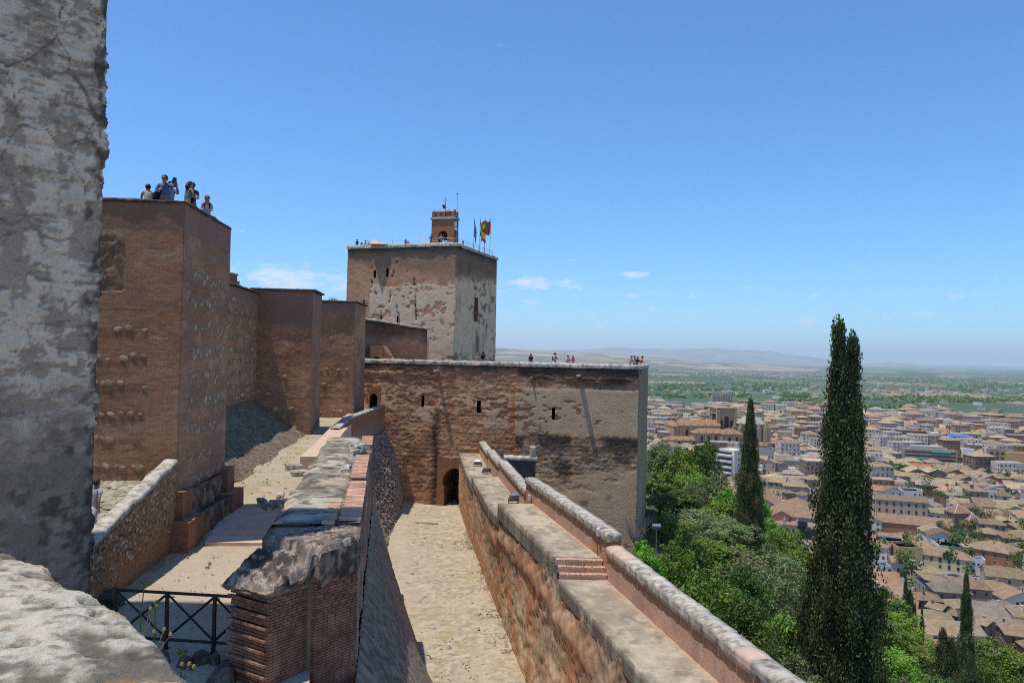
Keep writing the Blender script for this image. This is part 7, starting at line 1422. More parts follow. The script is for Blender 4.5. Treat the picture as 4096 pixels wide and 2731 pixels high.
HAND = [(3507, 3697, 2003, 2085, 11, 4, 'gable', (.46, .36, .30), 'brown', 3, 'long four-storey pinkish-grey building with rows of dark balconied windows', 7, WINT), (3691, 3787, 2050, 2090, 9, 2, 'hip', (.50, .53, .50), 'straw', 1, 'low pale grey-green house with three tall dark windows', 4, WINT), (3516, 3794, 2098, 2142, 16, 5, 'gable', 'brick', 'pink', 0, 'very long low hall with a plain tiled gable roof'), (3559, 3674, 2156, 2194, 13, 28, 'hip', (.56, .48, .33), 'tan', 0, 'square yellow-walled hall with a big pyramid roof'),
        (3880, 4073, 2205, 2292, 15, -14, 'hip', 'brick', 'tan', 3, 'large brown brick house with a white awning terrace', 4), (3880, 3936, 2242, 2296, 7, 10, 'flat', (.62, .68, .78), (.45, .36, .30), 2, 'bright white cube house below the awning terrace', 3, WINS), (3685, 3880, 2228, 2282, 12, -4, 'hip', (.60, .55, .40), 'tan', 2, 'long cream house with wide dark windows and tiled roof', 6), (4001, 4096, 2112, 2158, 11, -20, 'gabley', 'brick', 'tan', 1, 'orange-brick gabled house at the right edge'), (3822, 3906, 2152, 2196, 11, 6, 'hip', 'brick', 'brown', 1, 'brick house with shuttered windows under a low hip roof'), (3902, 4000, 2133, 2186, 11, -16, 'hip', 'brick', 'tan', 2, 'tall brick house behind the awning terrace'),
        (3610, 3686, 2262, 2306, 8, -30, 'flat', 'white', (.45, .16, .09), 2, 'white terrace row with an orange-edged roof terrace', 4), (3907, 4054, 2358, 2400, 15, 30, 'hip', (.42, .38, .33), 'tan', 1, 'big square house with pyramid roof and bare grey walls'), (3688, 3790, 2322, 2364, 10, -14, 'hip', (.60, .57, .54), 'brown', 1, 'white-walled house with a low brown hip roof before the giant cypress', 4), (3646, 3764, 2400, 2480, 12, 14, 'hip', (.27, .135, .125), 'brown', 2, 'dark pink house with a large mottled tile roof', 4), (3708, 3794, 2436, 2540, 10, -24, 'gable', (.24, .215, .175), 'tan', 3, 'narrow grey-olive house with white-framed balcony doors', 3, WINT), (3792, 3862, 2462, 2560, 10, -22, 'gable', (.42, .32, .24), 'brown', 3, 'tan house half hidden by the slim cypress', 3, WINT),
        (3904, 3975, 2500, 2600, 11, -26, 'shed', (.43, .34, .26), 'tan', 3, 'stone-coloured house with balcony doors right of the slim cypress', 2, WINT), (3968, 4056, 2505, 2592, 11, -24, 'hip', (.30, .24, .19), 'grey', 2, 'brown-grey house with hip roof right of the stone-coloured one', 3, WINT), (4054, 4170, 2520, 2600, 10, -22, 'gable', (.62, .68, .75), 'brown', 2, 'white house with blue-tinted wall cut by the right edge', 4, WINT), (3922, 4075, 2440, 2500, 13, -24, 'hip', (.60, .58, .54), 'grey', 1, 'white house under a wide grey hip roof', 4), (3915, 4000, 2690, 2760, 10, -30, 'gable', (.42, .34, .32), 'brown', 1, 'roof of a pinkish house low in the right corner'), (4010, 4130, 2672, 2760, 10, -32, 'hip', (.45, .40, .36), 'tan', 1, 'mottled tile roof in the bottom right corner'),
        (3665, 3765, 2290, 2330, 9, 6, 'hip', (.50, .49, .44), 'straw', 1, 'small cream house with pale roof below the long cream one'), (3950, 4080, 2295, 2322, 9, 0, 'hip', (.52, .27, .21), (.45, .20, .13), 1, 'salmon-pink house with orange roof terrace'), (4040, 4110, 2300, 2345, 9, 0, 'gable', (.62, .60, .52), 'tan', 1, 'pale house with long tiled roof at the right edge'), (3500, 3620, 2340, 2380, 12, 18, 'gable', (.36, .23, .20), 'grey', 1, 'house with a long grey-brown roof just right of the giant cypress'),
        (3510, 3560, 2270, 2310, 8, 20, 'flat', 'bluish', (.5, .4, .33), 2, 'small blue-white flat-roofed house beside the giant cypress', 3), (3560, 3612, 2250, 2312, 9, 10, 'shed', (.55, .55, .53), 'tan', 1, 'pale grey house with arched opening beside the white terrace row'), (3515, 3570, 2195, 2240, 8, -8, 'hip', (.40, .40, .40), 'brown', 1, 'grey house with three tall arched windows beside the giant cypress', 3, WINT),
        (3940, 4000, 1960, 2010, 10, 6, 'gabley', 'white', 'tan', 2, 'big white gable-ended house high on the right'), (3950, 3985, 1970, 2035, 8, -4, 'flat', (.60, .62, .65), (.5, .45, .4), 2, 'plain white block beside the white bell tower'), (4040, 4110, 2015, 2070, 10, -12, 'gable', 'white', 'tan', 2, 'white house with tile roof right of the bell tower'), (3555, 3700, 1905, 1940, 12, 6, 'hip', (.33, .26, .22), 'straw', 1, 'long hall roof with small dormers above the pinkish-grey building'), (3640, 3725, 1868, 1898, 12, -10, 'gable', 'cream', (.56, .22, .12), 1, 'house with a bright orange-red roof and skylights'), (3530, 3680, 1960, 1992, 10, 3, 'flat', 'white', (.52, .46, .42), 1, 'low white rooftop flat above the pinkish-grey building'),
        (3130, 3230, 1945, 1992, 12, 5, 'hip', (.36, .28, .26), 'straw', 1, 'long tiled range between the two large cypresses, upper'), (3050, 3180, 1975, 2010, 11, 4, 'hip', 'pinkish', 'tan', 1, 'long tiled range right of the slender cypress'), (3130, 3182, 1972, 2036, 10, 20, 'hip', (.27, .195, .145), 'brown', 0, 'windowless brown brick tower-like house between the cypresses'), (3180, 3240, 1980, 2024, 9, 0, 'hip', (.58, .47, .56), 'brown', 1, 'lilac-walled house with two dark windows'), (3050, 3110, 1850, 1910, 12, -12, 'gabley', (.45, .36, .30), 'straw', 2, 'tall grey and tan house with straw roof right of the slender cypress', 3), (3115, 3150, 1855, 1912, 9, 10, 'gabley', (.36, .33, .30), 'tan', 1, 'narrow grey gable house among the roofs'), (3090, 3215, 1842, 1880, 16, 8, 'gable', 'grey', (.36, .34, .31), 0, 'wide hall with a pale grey metal roof'), (3030, 3095, 1795, 1860, 14, 10, 'flat', (.45, .42, .39), (.46, .30, .26), 1, 'large plain grey block right behind the slender cypress'),
        (3165, 3225, 1800, 1850, 12, -6, 'gable', (.50, .62, .72), 'straw', 2, 'pale blue house with two rows of windows', 3)]
for q in HAND: hp(*q)
rndC = random.Random(91)
def sub(T, k, name, mat, col=None):
    o = k.build(name, mat, None); o.parent = T
    if col: o.color = (*col, 1)
    return o
def landmark(name, label, cat, px, yb, rotd, rad):
    p = gp(px, yb); T = thing(name, label, cat, (p.x, p.y, float(H(p.x, p.y)))); T.rotation_euler = (0, 0, -math.atan2(p.x, p.y) + R(rotd)); TAKEN.append((p.x, p.y, rad)); s = p.y / F_PX; return T, p, s
def arch_box(k, x, y, z0, w, h, axis='x'):
    n = 8; pr = [(-w / 2, 0), (-w / 2, h - w / 2)] + [(w / 2 * math.cos(math.pi - math.pi * i / n), h - w / 2 + w / 2 * math.sin(math.pi * i / n)) for i in range(1, n)] + [(w / 2, h - w / 2), (w / 2, 0)]
    V = [((x + u, y, z0 + z) if axis == 'x' else (x, y + u, z0 + z)) for u, z in pr]; k.add(V, [tuple(range(len(V)))])
def cathedral():
    T, p, s = landmark('cathedral', 'great tan stone cathedral with square bell tower and tiled roofs', 'cathedral', 2925, 1798, 24, 58); T.scale = (.86, .86, .9); st = (.40, .285, .185); zt = at(2905, 1616, p.y).z - float(H(p.x, p.y)); D = p.y
    k = MB(); k.box((-2, 22, zt / 2 - 2), (23, 23, zt + 4)); b = sub(T, k, 'bell_tower', MH_W, st)
    for z, w in ((zt, 26), (zt - 6.5, 24.5), (zt - 27, 24.5), (zt * .35, 24.2)):
        k = MB(); k.box((-2, 22, z), (w, w, 1.4)); o = sub(b, k, 'cornice', MH_W, (.42, .33, .24))
    for sx in (-1, 1):
        for sy in (-1, 1): k = MB(); k.box((-2 + sx * 11.2, 22 + sy * 11.2, zt * .62), (3.4, 3.4, zt * .72)); sub(b, k, 'corner_pilaster', MH_W, (.43, .31, .20))
    for (x, w, h, z) in ((-2, 5.5, 15, zt - 24.5), (-8.4, 3, 10, zt - 24), (4.4, 3, 10, zt - 24)): k = MB(); arch_box(k, x, 10.4, z, w, h); sub(b, k, 'arched_opening', MT['dark'])
    k = MB(); arch_box(k, -13.6, 22, zt - 25, 11, 20, 'y'); sub(b, k, 'arched_opening', MT['dark']); k = MB(); k.box((6, 26, zt + 2), (4, 4, 3)); k.box((6, 26, zt + 4.2), (4.6, 4.6, 2), top=.1); sub(b, k, 'roof_turret', MH_W, st)
    for (x, y, w, d, h, roof, pit) in ((-38, 16, 52, 22, 27, 'gable', .55), (-30, -4, 44, 18, 20, 'hip', .5), (-8, -12, 26, 20, 20, 'hip', .55), (-66, -6, 46, 14, 12, 'hip', .5), (-62, 22, 18, 30, 26, 'hip', .5), (2, -30, 56, 12, 9, 'hip', .5), (52, -18, 38, 14, 10, 'hip', .5)):
        w_ = wall_obj(roof, w, d, h, st, T, 6, pit, name='nave_wall'); w_.location = (x, y, 0); r_, rise = roof_obj(roof, w, d, h, (.50, .30, .185), T, pit, .8); r_.location = (x, y, 0)
        for i in range(int(w / 9)):
            k = MB(); xx = x - w / 2 + 4.5 + i * 9; k.box((xx, y - d / 2 - .6, h * .5), (1.8, 1.8, h + 2)); k.box((xx, y - d / 2 - .6, h + 2.6), (1.5, 1.5, 3.4), top=.15); sub(T, k, 'buttress', MH_W, st); k = MB(); arch_box(k, xx + 4.5, y - d / 2 - .08, h * .42, 2.6, h * .42); sub(T, k, 'arched_window', MT['dark'])
    for (x, y, r, h, dr) in ((24, -2, 17, 31, 9),):
        k = MB(); k.lathe([(r, -6), (r, h)], (x, y, 0), 12); sub(T, k, 'apse_drum', MH_W, st); k = MB(); k.lathe([(r + 1, h), (r * .5, h + 8.5), (r * .46, h + 9)], (x, y, 0), 12); sub(T, k, 'apse_roof', MH_W, (.36, .38, .32)); k = MB(); k.lathe([(r * .42, h + 8), (r * .42, h + 13)], (x, y, 0), 12); sub(T, k, 'lantern', MH_W, (.45, .40, .33)); k = MB(); k.lathe([(r * .5, h + 13), (.4, h + 18), (.1, h + 20)], (x, y, 0), 12); sub(T, k, 'lantern_roof', MH_W, (.34, .37, .31))
        for i in range(12):
            a = 6.283 * i / 12; cx, cy = x + (r + 4) * math.cos(a), y + (r + 4) * math.sin(a)
            if cy > 8: continue
            k = MB(); k.box((cx, cy, h * .42), (4.2, 5.5, h * .9), a + math.pi / 2); k.box((cx, cy, h * .87 + 3), (3.2, 3.2, 7), a, top=.2); sub(T, k, 'buttress', MH_W, (.36, .28, .20)); k = MB(); k.box((x + (r + .1) * math.cos(a + .26), y + (r + .1) * math.sin(a + .26), h * .66), (.3, 3, 8), a + .26); sub(T, k, 'window', MT['dark'])
cathedral()
def other_landmarks():
    T, p, s = landmark('bell_tower', 'white square bell tower with a pyramid tile roof and dark arches', 'bell tower', 4010, 2052, 18, 8); h = at(4010, 1982, p.y).z - p.z; w = 48 * s; wall_obj('hip', w, w, h, (.66, .68, .72), T); roof_obj('hip', w, w, h, ROOFS['brown'], T, .9, .5)
    for z in (h - .5, h * .62, h * .25): k = MB(); k.box((0, 0, z), (w + .3, w + .3, .3)); sub(T, k, 'string_course', MH_W, (.25, .22, .22))
    k = MB(); arch_box(k, 0, -w / 2 - .05, h * .66, w * .24, h * .27); sub(T, k, 'arched_opening', MT['dark']); k = MB(); arch_box(k, -w / 2 - .05, 0, h * .66, w * .24, h * .27, 'y'); sub(T, k, 'arched_opening', MT['dark']); k = MB(); k.tube([(0, 0, h + 3), (0, 0, h + 5.5)], .06, 5); k.tube([(-.5, 0, h + 4.7), (.5, 0, h + 4.7)], .05, 5); sub(T, k, 'cross', MT['iron'])
    for (px0, px1, ya, ye, yb, lab) in ((3784, 3880, 2010, 2047, 2122, 'rear of two square brown church towers with white-ridged pyramid roof'), (3830, 3941, 2048, 2090, 2132, 'front of two square brown church towers with white-ridged pyramid roof')):
        T, p, s = landmark('church_tower', lab, 'church', (px0 + px1) / 2, yb, 32, 10); w = (px1 - px0) * s / 1.36; h = at(3850, ye, p.y).z - p.z; wall_obj('hip', w, w, h, (.25, .195, .15), T); r, rise = roof_obj('hip', w, w, h, (.44, .26, .185), T, .78, .5)
        W = w / 2 + .5
        for sx, sy in ((-1, -1), (1, -1), (1, 1), (-1, 1)): k = MB(); k.tube([(sx * W, sy * W, h + .1), (0, 0, h + rise + .15)], .16, 5); sub(r, k, 'white_ridge', MT['white'])
        for i in range(int(h / .9)):
            k = MB(); k.box((0, 0, h - .45 - i * .9), (w + .12, w + .12, .12)); sub(T, k, 'stone_course', MH_W, (.20, .15, .12))
        k = MB(); k.tube([(0, 0, h + rise), (0, 0, h + rise + 2.4)], .06, 5); k.tube([(-.5, 0, h + rise + 1.6), (.5, 0, h + rise + 1.6)], .05, 5); sub(T, k, 'cross', MT['iron'])
        for i in range(2): k = MB(); k.box((-w / 2 - .03, -1 + 2 * i, h - 2.4), (.1, .8, 1.4)); sub(T, k, 'window', MT['dark'])
    # palace with balustrade
    T, p, s = landmark('palace', 'grey stone palace corner with balustraded roof edge and urns', 'palace', 3145, 2168, 0, 34); w = 95 * s; h = at(3145, 2098, p.y).z - p.z; stc = (.36, .30, .25); dl = 75
    T.rotation_euler = (0, 0, -math.atan2(p.x, p.y)); L = MB(); x0, x1 = -w * .58, w * .42
    V = [(x0, 0, -8), (x1, 0, -8), (x1, dl, -8), (x0 - 34, dl, -8), (x0, 0, h), (x1, 0, h), (x1, dl, h), (x0 - 34, dl, h)]; L.add(V, [(0, 1, 5, 4), (1, 2, 6, 5), (3, 0, 4, 7), (4, 5, 6, 7)]); sub(T, L, 'wall', MH_W, stc)
    def run(a, b, n):
        for i in range(n + 1):
            q = Vector(a) + (Vector(b) - Vector(a)) * (i / n); k = MB(); k.box((q.x, q.y, h + .8), (.9, .9, 1.6)); sub(T, k, 'pedestal', MH_W, (.46, .40, .34)); k = MB(); k.lathe([(.15, 0), (.45, .5), (.55, 1.0), (.25, 1.5), (.3, 1.7), (.05, 2.4)], (q.x, q.y, h + 1.6), 8); sub(T, k, 'urn', MH_W, (.42, .37, .31))
        d = Vector(b) - Vector(a); ang = math.atan2(d.y, d.x); m = (Vector(a) + Vector(b)) / 2; k = MB(); k.box((m.x, m.y, h + 1.35), (d.length, .5, .22), ang); k.box((m.x, m.y, h + .15), (d.length, .6, .3), ang); nb = int(d.length / .55)
        for i in range(nb): q = Vector(a) + d * ((i + .5) / nb); k.box((q.x, q.y, h + .75), (.2, .2, 1.0), ang)
        sub(T, k, 'balustrade', MH_W, (.50, .44, .37))
    run((x0, 0, h), (x1, 0, h), 2); run((x0, 0, h), (x0 - 34, dl, h), 7); k = MB(); k.box(((x0 + x1) / 2, 5, h + .06), (w * .9, 9, .1)); sub(T, k, 'roof_terrace', MH_W, (.50, .20, .12))
    for i in range(4): k = MB(); k.box((x0 + w * (.16 + .23 * i), -.05, h - 2.6), (1.0, .15, 1.6)); sub(T, k, 'window', MT['dark'])
    for (x, y, w2, d2, hh, rt) in ((x0 + 12, 26, 26, 30, 2.2, 'hip'), (x0 - 8, 52, 22, 34, 2.0, 'gabley'), (x0 + 34, 18, 26, 14, 3.5, 'hip'), (x0 + 4.5, 10, 7, 5, 3.2, 'gabley')):
        g_ = wall_obj(rt, w2, d2, hh, (.44, .25, .19) if w2 < 9 else (.36, .3, .26), T, 0, .55, name='attic_wall'); g_.location = (x, y, h); r_, _ = roof_obj(rt, w2, d2, hh, (.45, .30, .20), T, .55, .6); r_.location = (x, y, h)
    k = MB(); k.lathe([(1.5, 3.2), (1.4, 3.9), (.8, 4.8), (.1, 5.3), (.05, 6.4)], (x0 - 7, 18, h), 10)
    for i in range(6): a = i * 1.047; k.tube([(x0 - 7 + 1.2 * math.cos(a), 18 + 1.2 * math.sin(a), h), (x0 - 7 + 1.2 * math.cos(a), 18 + 1.2 * math.sin(a), h + 3.3)], .1, 5)
    sub(T, k, 'cupola', MH_W, (.30, .32, .34))
    # white stepped flats with long balconies
    T, p, s = landmark('apartment_block', 'white apartment block with stacked long balconies left of the slender cypress', 'building', 2925, 1935, -38, 15); w = 16; h = at(2925, 1800, p.y).z - p.z; wall_obj('flat', w, 14, h, (.70, .66, .60), T)
    n = 6
    for i in range(n):
        z = h - (i + .5) * h / n; k = MB(); k.box((-1, -8.1, z - h / n * .28), (w - 1, 2.4, .9)); sub(T, k, 'balcony', MH_W, (.76, .75, .73)); k = MB(); k.box((-1, -7.08, z + .3), (w - 3, .15, h / n * .5)); sub(T, k, 'window_strip', MT['glass'])
        k = MB(); k.box((w / 2 + .05, -2, z + .3), (.12, 1.2, 1.3)); sub(T, k, 'window', MT['glass'])
    # domes
    for (px, yb, rr, yt, lab, c1) in ((3968, 1792, 24, 1700, 'dark ribbed dome with lantern on a stone drum, far right', (.22, .20, .18)), (3187, 1880, 15, 1812, 'small pale grey dome with a pointed finial between the cypresses', (.48, .46, .42)), (2632, 1748, 13, 1695, 'small dark dome beside the bastion wall', (.24, .22, .20))):
        T, p, s = landmark('church_dome', lab, 'church', px, yb, 0, 12); r = rr * s; ht = at(px, yt, p.y).z - p.z; h = ht - r * 2.1; h = max(3, h); k = MB(); k.lathe([(r * 1.12, -5), (r * 1.12, h), (r * 1.25, h), (r * 1.25, h + .6)], (0, 0, 0), 16); sub(T, k, 'drum', MH_W, (.34, .26, .19)); k = MB(); k.lathe([(r * math.cos(a), h + .6 + r * 1.05 * math.sin(a)) for a in np.linspace(0, 1.45, 9)], (0, 0, 0), 16); sub(T, k, 'dome', MH_W, c1)
        for i in range(8): a = i * .785; k = MB(); k.tube([((r + .1) * math.cos(b) * math.cos(a), (r + .1) * math.cos(b) * math.sin(a), h + .6 + (r * 1.05 + .1) * math.sin(b)) for b in np.linspace(0, 1.4, 6)], .22, 4); sub(T, k, 'rib', MH_W, (.42, .38, .33)); k = MB(); k.box((r * 1.13 * math.cos(a + .4), r * 1.13 * math.sin(a + .4), h * .6), (.2, r * .3, h * .4), a + .4); sub(T, k, 'window', MT['dark'])
        k = MB(); k.lathe([(r * .28, h + r), (r * .28, h + r * 1.5), (r * .34, h + r * 1.5), (r * .2, h + r * 1.8), (.1, h + r * 2.0), (.05, h + r * 2.4)], (0, 0, 0), 10); sub(T, k, 'lantern', MH_W, (.45, .38, .30))
    # flats with green awnings, yellow block, far tower blocks, hospital-like slab, blue roof, white tent
    T, p, s = landmark('apartment_block', 'wide brown apartment block with green awnings and glazed roof terrace', 'building', 3715, 1862, 8, 24); w = 190 * s; h = at(3715, 1800, p.y).z - p.z; wall_obj('flat', w, 16, h, (.34, .27, .22), T); k = MB(); k.box((-2, 1, h + 2), (w * .6, 9, 3.4)); sub(T, k, 'penthouse', MH_W, (.40, .42, .42))
    for i in range(4):
        k = MB(); z = h - 1.4 - i * h / 4.2; k.box((0, -8.05, z), (w * .94, .2, 1.3)); sub(T, k, 'window_strip', MT['glass'])
        if i in (0, 2): k = MB(); k.box((w * (-.28 if i else .2), -8.7, z + .5), (w * .36, 1.4, .9), rot=Matrix.Rotation(.5, 3, 'X')); sub(T, k, 'awning', MH_W, (.03, .30, .20))
    for (px0, px1, yt, yb, c, rows, lab) in ((4010, 4092, 1812, 1890, (.50, .34, .17), 0, 'plain yellow-ochre block on the right edge'), (3955, 4012, 1800, 1886, (.36, .25, .18), 4, 'brick-brown apartment block beside the yellow one'), (3850, 3890, 1798, 1846, (.70, .72, .76), 0, 'slim windowless white block'), (2846, 2885, 1580, 1628, (.42, .36, .31), 7, 'left of two pale far tower blocks behind the cathedral'), (2886, 2925, 1578, 1630, (.38, .33, .29), 7, 'right of two far tower blocks behind the cathedral'), (2594, 2642, 1588, 1622, (.60, .62, .66), 4, 'far white slab building beside the bastion edge'), (3055, 3085, 1625, 1652, (.55, .62, .72), 3, 'far bluish apartment block in the city'), (3060, 3105, 1690, 1715, (.34, .14, .10), 2, 'dark red brick block in the middle of the city'), (3640, 3700, 1702, 1742, (.48, .44, .46), 3, 'lilac-grey flats beside the pale square turret'), (3480, 3545, 1852, 1900, (.10, .11, .12), 1, 'dark glazed pavilion with a white flat roof')):
        T, p, s = landmark('city_block', lab, 'building', (px0 + px1) / 2, yb, 12, 14); w = (px1 - px0) * s; h = at((px0 + px1) / 2, yt, p.y).z - p.z; wall_obj('flat', w, w * .7, h, c, T)
        for r in range(rows):
            for j in range(max(3, int(w / 3.2))):
                n = max(3, int(w / 3.2)); k = MB(); k.box((-w / 2 + (j + .5) * w / n, -w * .35 - .03, h - (r + .6) * h / (rows + .6)), (w / n * .55, .12, h / rows * .45)); sub(T, k, 'window', MT['glass'])
    T, p, s = landmark('covered_hall', 'long building under a bright blue tarpaulin roof', 'building', 3795, 1772, 4, 26); w = 130 * s; h = 9; wall_obj('gable', w, 16, h, (.40, .34, .29), T); roof_obj('gable', w, 16, h, (.10, .26, .72), T, .3)
    T, p, s = landmark('marquee', 'small bright white marquee at the far edge of the city', 'tent', 3755, 1648, 0, 20); r = 20 * s; k = MB(); k.lathe([(r, 0), (r, 3), (r * .5, 8), (.3, 15)], (0, 0, 0), 10); sub(T, k, 'canopy', MT['white'])
    T, p, s = landmark('market_roof', 'long arched white shed roof in the middle of the city', 'building', 3215, 1705, -24, 26); w = 112 * s; wall_obj('gable', w, 14, 9, (.5, .48, .42), T); roof_obj('gable', w, 14, 9, (.66, .62, .50), T, .35)
    T, p, s = landmark('turret_house', 'pale square turret with a row of arches and a flat crown', 'house', 3598, 1760, 10, 8); w = 34 * s; h = at(3598, 1735, p.y).z - p.z; wall_obj('flat', w, w, h, (.52, .45, .38), T)
    for i in range(5): k = MB(); arch_box(k, -w / 2 + (i + .5) * w / 5, -w / 2 - .05, h - 3.4, w / 8, 2.4); sub(T, k, 'arch', MT['dark'])
    for (px, yb, yt, lab) in ((3052, 1720, 1630, 'thin green tower crane beside the slender cypress'), (3794, 1765, 1690, 'lattice mast behind the blue roof')):
        T, p, s = landmark('tower_crane', lab, 'crane', px, yb, 5, 4); h = at(px, yt, p.y).z - p.z; c = m_plain('crane_green', (.05, .22, .20)); k = MB()
        for sx in (-1, 1):
            for sy in (-1, 1): k.tube([(sx, sy, 0), (sx * .8, sy * .8, h)], .22, 4)
        for i in range(int(h / 3)): k.tube([(-1, -1, i * 3), (1, -1, i * 3 + 3)], .14, 4)
        sub(T, k, 'mast', c)
        if 'crane' in lab: k = MB(); k.tube([(-14, 0, h), (30, 0, h)], .5, 4); k.box((-12, 0, h - 1), (3, 1.5, 2)); sub(T, k, 'jib', c)
other_landmarks()
def city():
    rnd = random.Random(5); cand = []; ca, sa = math.cos(R(-14)), math.sin(R(-14))
    for lvl, (r0, r1, cell) in enumerate(((150, 620, 12.4), (620, 1200, 15), (1200, 2500, 21))):
        n = int(2600 / cell)
        for i in range(-n, n):
            for j in range(0, n):
                if (i % 6 == 0 and lvl == 0) or (j % 9 == 0 and lvl < 2): continue
                u, v = (i + rnd.uniform(-.12, .12)) * cell, (j + rnd.uniform(-.12, .12)) * cell; wob = 14 * math.sin(v / 95) ; x = ca * (u + wob) - sa * v; y = sa * (u + wob) + ca * v; r = math.hypot(x, y)
                if y < 60 or r < r0 or r >= r1: continue
                a = math.degrees(math.atan2(x, y))
                if a < 7.5 or a > 37: continue
                cand.append((x, y, r, a, cell))
    X = np.array([c[0] for c in cand]); Y = np.array([c[1] for c in cand]); S = fort_dist(X, Y); Z = H(X, Y); TK = np.array(TAKEN); ok = []
    for c, s, z in zip(cand, S, Z):
        x, y, r, a, cell = c
        if s < 175 and not (a > 24 and s > 112): continue
        if np.any(np.hypot(TK[:, 0] - x, TK[:, 1] - y) < TK[:, 2] + cell * .42): continue
        if r > 1500 and rnd.random() < .12: continue
        edge = 1380 + 380 * vn(a * .35, 0, 5)
        if r > edge: continue
        ok.append((x, y, r, a, cell, float(z)))
    ok.sort(key=lambda c: c[2]); big = ok[:262]; rest = ok[262:]
    wl = ['white'] * 7 + ['cream'] * 4 + ['pinkish', 'grey', 'ochre', 'brick', 'brick', 'stone', 'grey']; rl = ['tan'] * 5 + ['brown'] * 3 + ['straw'] * 3 + ['pink', 'grey', 'grey', 'orange']; wn = {'white': 'white', 'cream': 'cream', 'pinkish': 'pink', 'grey': 'grey', 'ochre': 'ochre', 'brick': 'brick', 'stone': 'stone'}; rn = {'tan': 'tan-tiled', 'brown': 'brown-tiled', 'straw': 'straw', 'pink': 'pinkish-tiled', 'grey': 'grey-tiled', 'orange': 'orange-tiled'}
    tn = {'hip': 'hip roof', 'gable': 'gable roof', 'gabley': 'gable end', 'flat': 'flat roof', 'shed': 'lean-to roof'}
    for (x, y, r, a, cell, z) in big:
        w = cell * rnd.uniform(.82, 1.12); d = cell * rnd.uniform(.78, 1.05); rows = rnd.choice((2, 2, 3, 3)); h = rows * 2.7 + rnd.uniform(.0, .9); roof = rnd.choice(['hip'] * 5 + ['gable'] * 3 + ['gabley'] * 2 + ['shed', 'flat']); wc, rc = rnd.choice(wl), rnd.choice(rl); rot = R(14) * -1 + rnd.gauss(0, .16) + (math.pi / 2 if rnd.random() < .3 else 0)
        px = 2048 + F_PX * math.tan(R(a)); py = at(2048, 1400, 1).z; wh = 'between the cypresses' if px < 3180 else ('behind the giant cypress' if px < 3520 else ('by the church towers' if px < 3950 and r > 330 else ('near the slim cypress' if px < 3950 else 'by right edge'))); dist = 'up close' if r < 300 else ('midway' if r < 430 else 'farther back')
        rcol = ROOFS[rc] if roof != 'flat' else (.45, .38, .33); house('%s %s-storey %s house, %s %s, %s %s' % ('wide' if w > cell else 'narrow', {2: 'two', 3: 'three'}[rows], wn[wc], rn[rc] if roof != 'flat' else 'plain', tn[roof], wh, dist), x, y, rot, w, d, h, roof, wc, rcol, rows, rnd, r < 330, 'houses of the old town', chim=1 if rnd.random() < .6 else 0, z=z, skip=.3)
    same = {}
    for o in list(COL.objects):
        if o.get('group') == 'houses of the old town': same.setdefault(o['label'], []).append(o)
    for lab, os_ in same.items():
        if len(os_) > 1:
            os_.sort(key=lambda o: o.location.x / o.location.y); nn = len(os_); num = {2: 'two', 3: 'three', 4: 'four', 5: 'five', 6: 'six'}.get(nn, str(nn))
            for i, o in enumerate(os_): o['label'] = lab + ', ' + (('leftmost of ' + num) if i == 0 else ('rightmost of ' + num) if i == nn - 1 else ('middle of three' if nn == 3 else ('second', 'third', 'fourth', 'fifth', 'sixth', 'seventh')[i - 1] + ' from left'))
    # farther houses: one mass of small roofs and walls
    V = []; Fc = []; C = []
    kw = NT('far_town_render', .9, .15); cz = kw.attr(); mw = kw.fin(kw.mix(1.0, kw.mix(kw.ramp(kw.noise(.5, 5, .7), [(.36, .55), (.64, 1.10)]), (0, 0, 0), cz), (1.03, .95, .83), 'MULTIPLY'))
    def add(vs, fs, col): 
        o = len(V); V.extend(vs); Fc.extend([tuple(i + o for i in f) for f in fs]); C.extend([col] * len(vs))
    for (x, y, r, a, cell, z) in rest:
        blk = rnd.random() < (.10 if r < 900 else .26); w = cell * rnd.uniform(.85, 1.15) * (1.2 if blk else 1); d = cell * rnd.uniform(.8, 1.1); h = rnd.uniform(11, 19) if blk else rnd.uniform(4.5, 8.5); roof = rnd.choice(('flat', 'hip', 'flat')) if blk else rnd.choice(('hip', 'hip', 'gable', 'gabley', 'hip', 'flat')); rot = -R(14) + rnd.gauss(0, .22) + (math.pi / 2 if rnd.random() < .3 else 0); c, s_ = math.cos(rot), math.sin(rot); tr = lambda p: (x + p[0] * c - p[1] * s_, y + p[0] * s_ + p[1] * c, z + p[2])
        wc = WALLS[rnd.choice(wl + ['pinkish', 'brick', 'grey', 'stone'])]; ff = rnd.uniform(.72, 1.0); wc = tuple(min(.78, q * ff) for q in wc); rc = ROOFS[rnd.choice(rl)] if roof != 'flat' else rnd.choice(((.45, .35, .30), (.52, .48, .44), (.40, .26, .20))); ff = rnd.uniform(.8, 1.15); rc = tuple(q * ff for q in rc); q, e = w / 2, d / 2
        add([tr(p) for p in ((-q, -e, -6), (q, -e, -6), (q, e, -6), (-q, e, -6), (-q, -e, h), (q, -e, h), (q, e, h), (-q, e, h))], [(0, 1, 5, 4), (1, 2, 6, 5), (2, 3, 7, 6), (3, 0, 4, 7)], wc)
        rv, rf, rise = roof_geo(roof, w, d, h, .5, .4); add([tr(p) for p in rv], rf, rc)
        if roof in ('gable', 'gabley'): 
            rr = rise - .2; add([tr(p) for p in (((-q, -e, h), (-q, e, h), (-q, 0, h + rr), (q, -e, h), (q, e, h), (q, 0, h + rr)) if roof == 'gable' else ((-q, -e, h), (q, -e, h), (0, -e, h + rr), (-q, e, h), (q, e, h), (0, e, h + rr)))], [(0, 1, 2), (3, 4, 5)], wc)
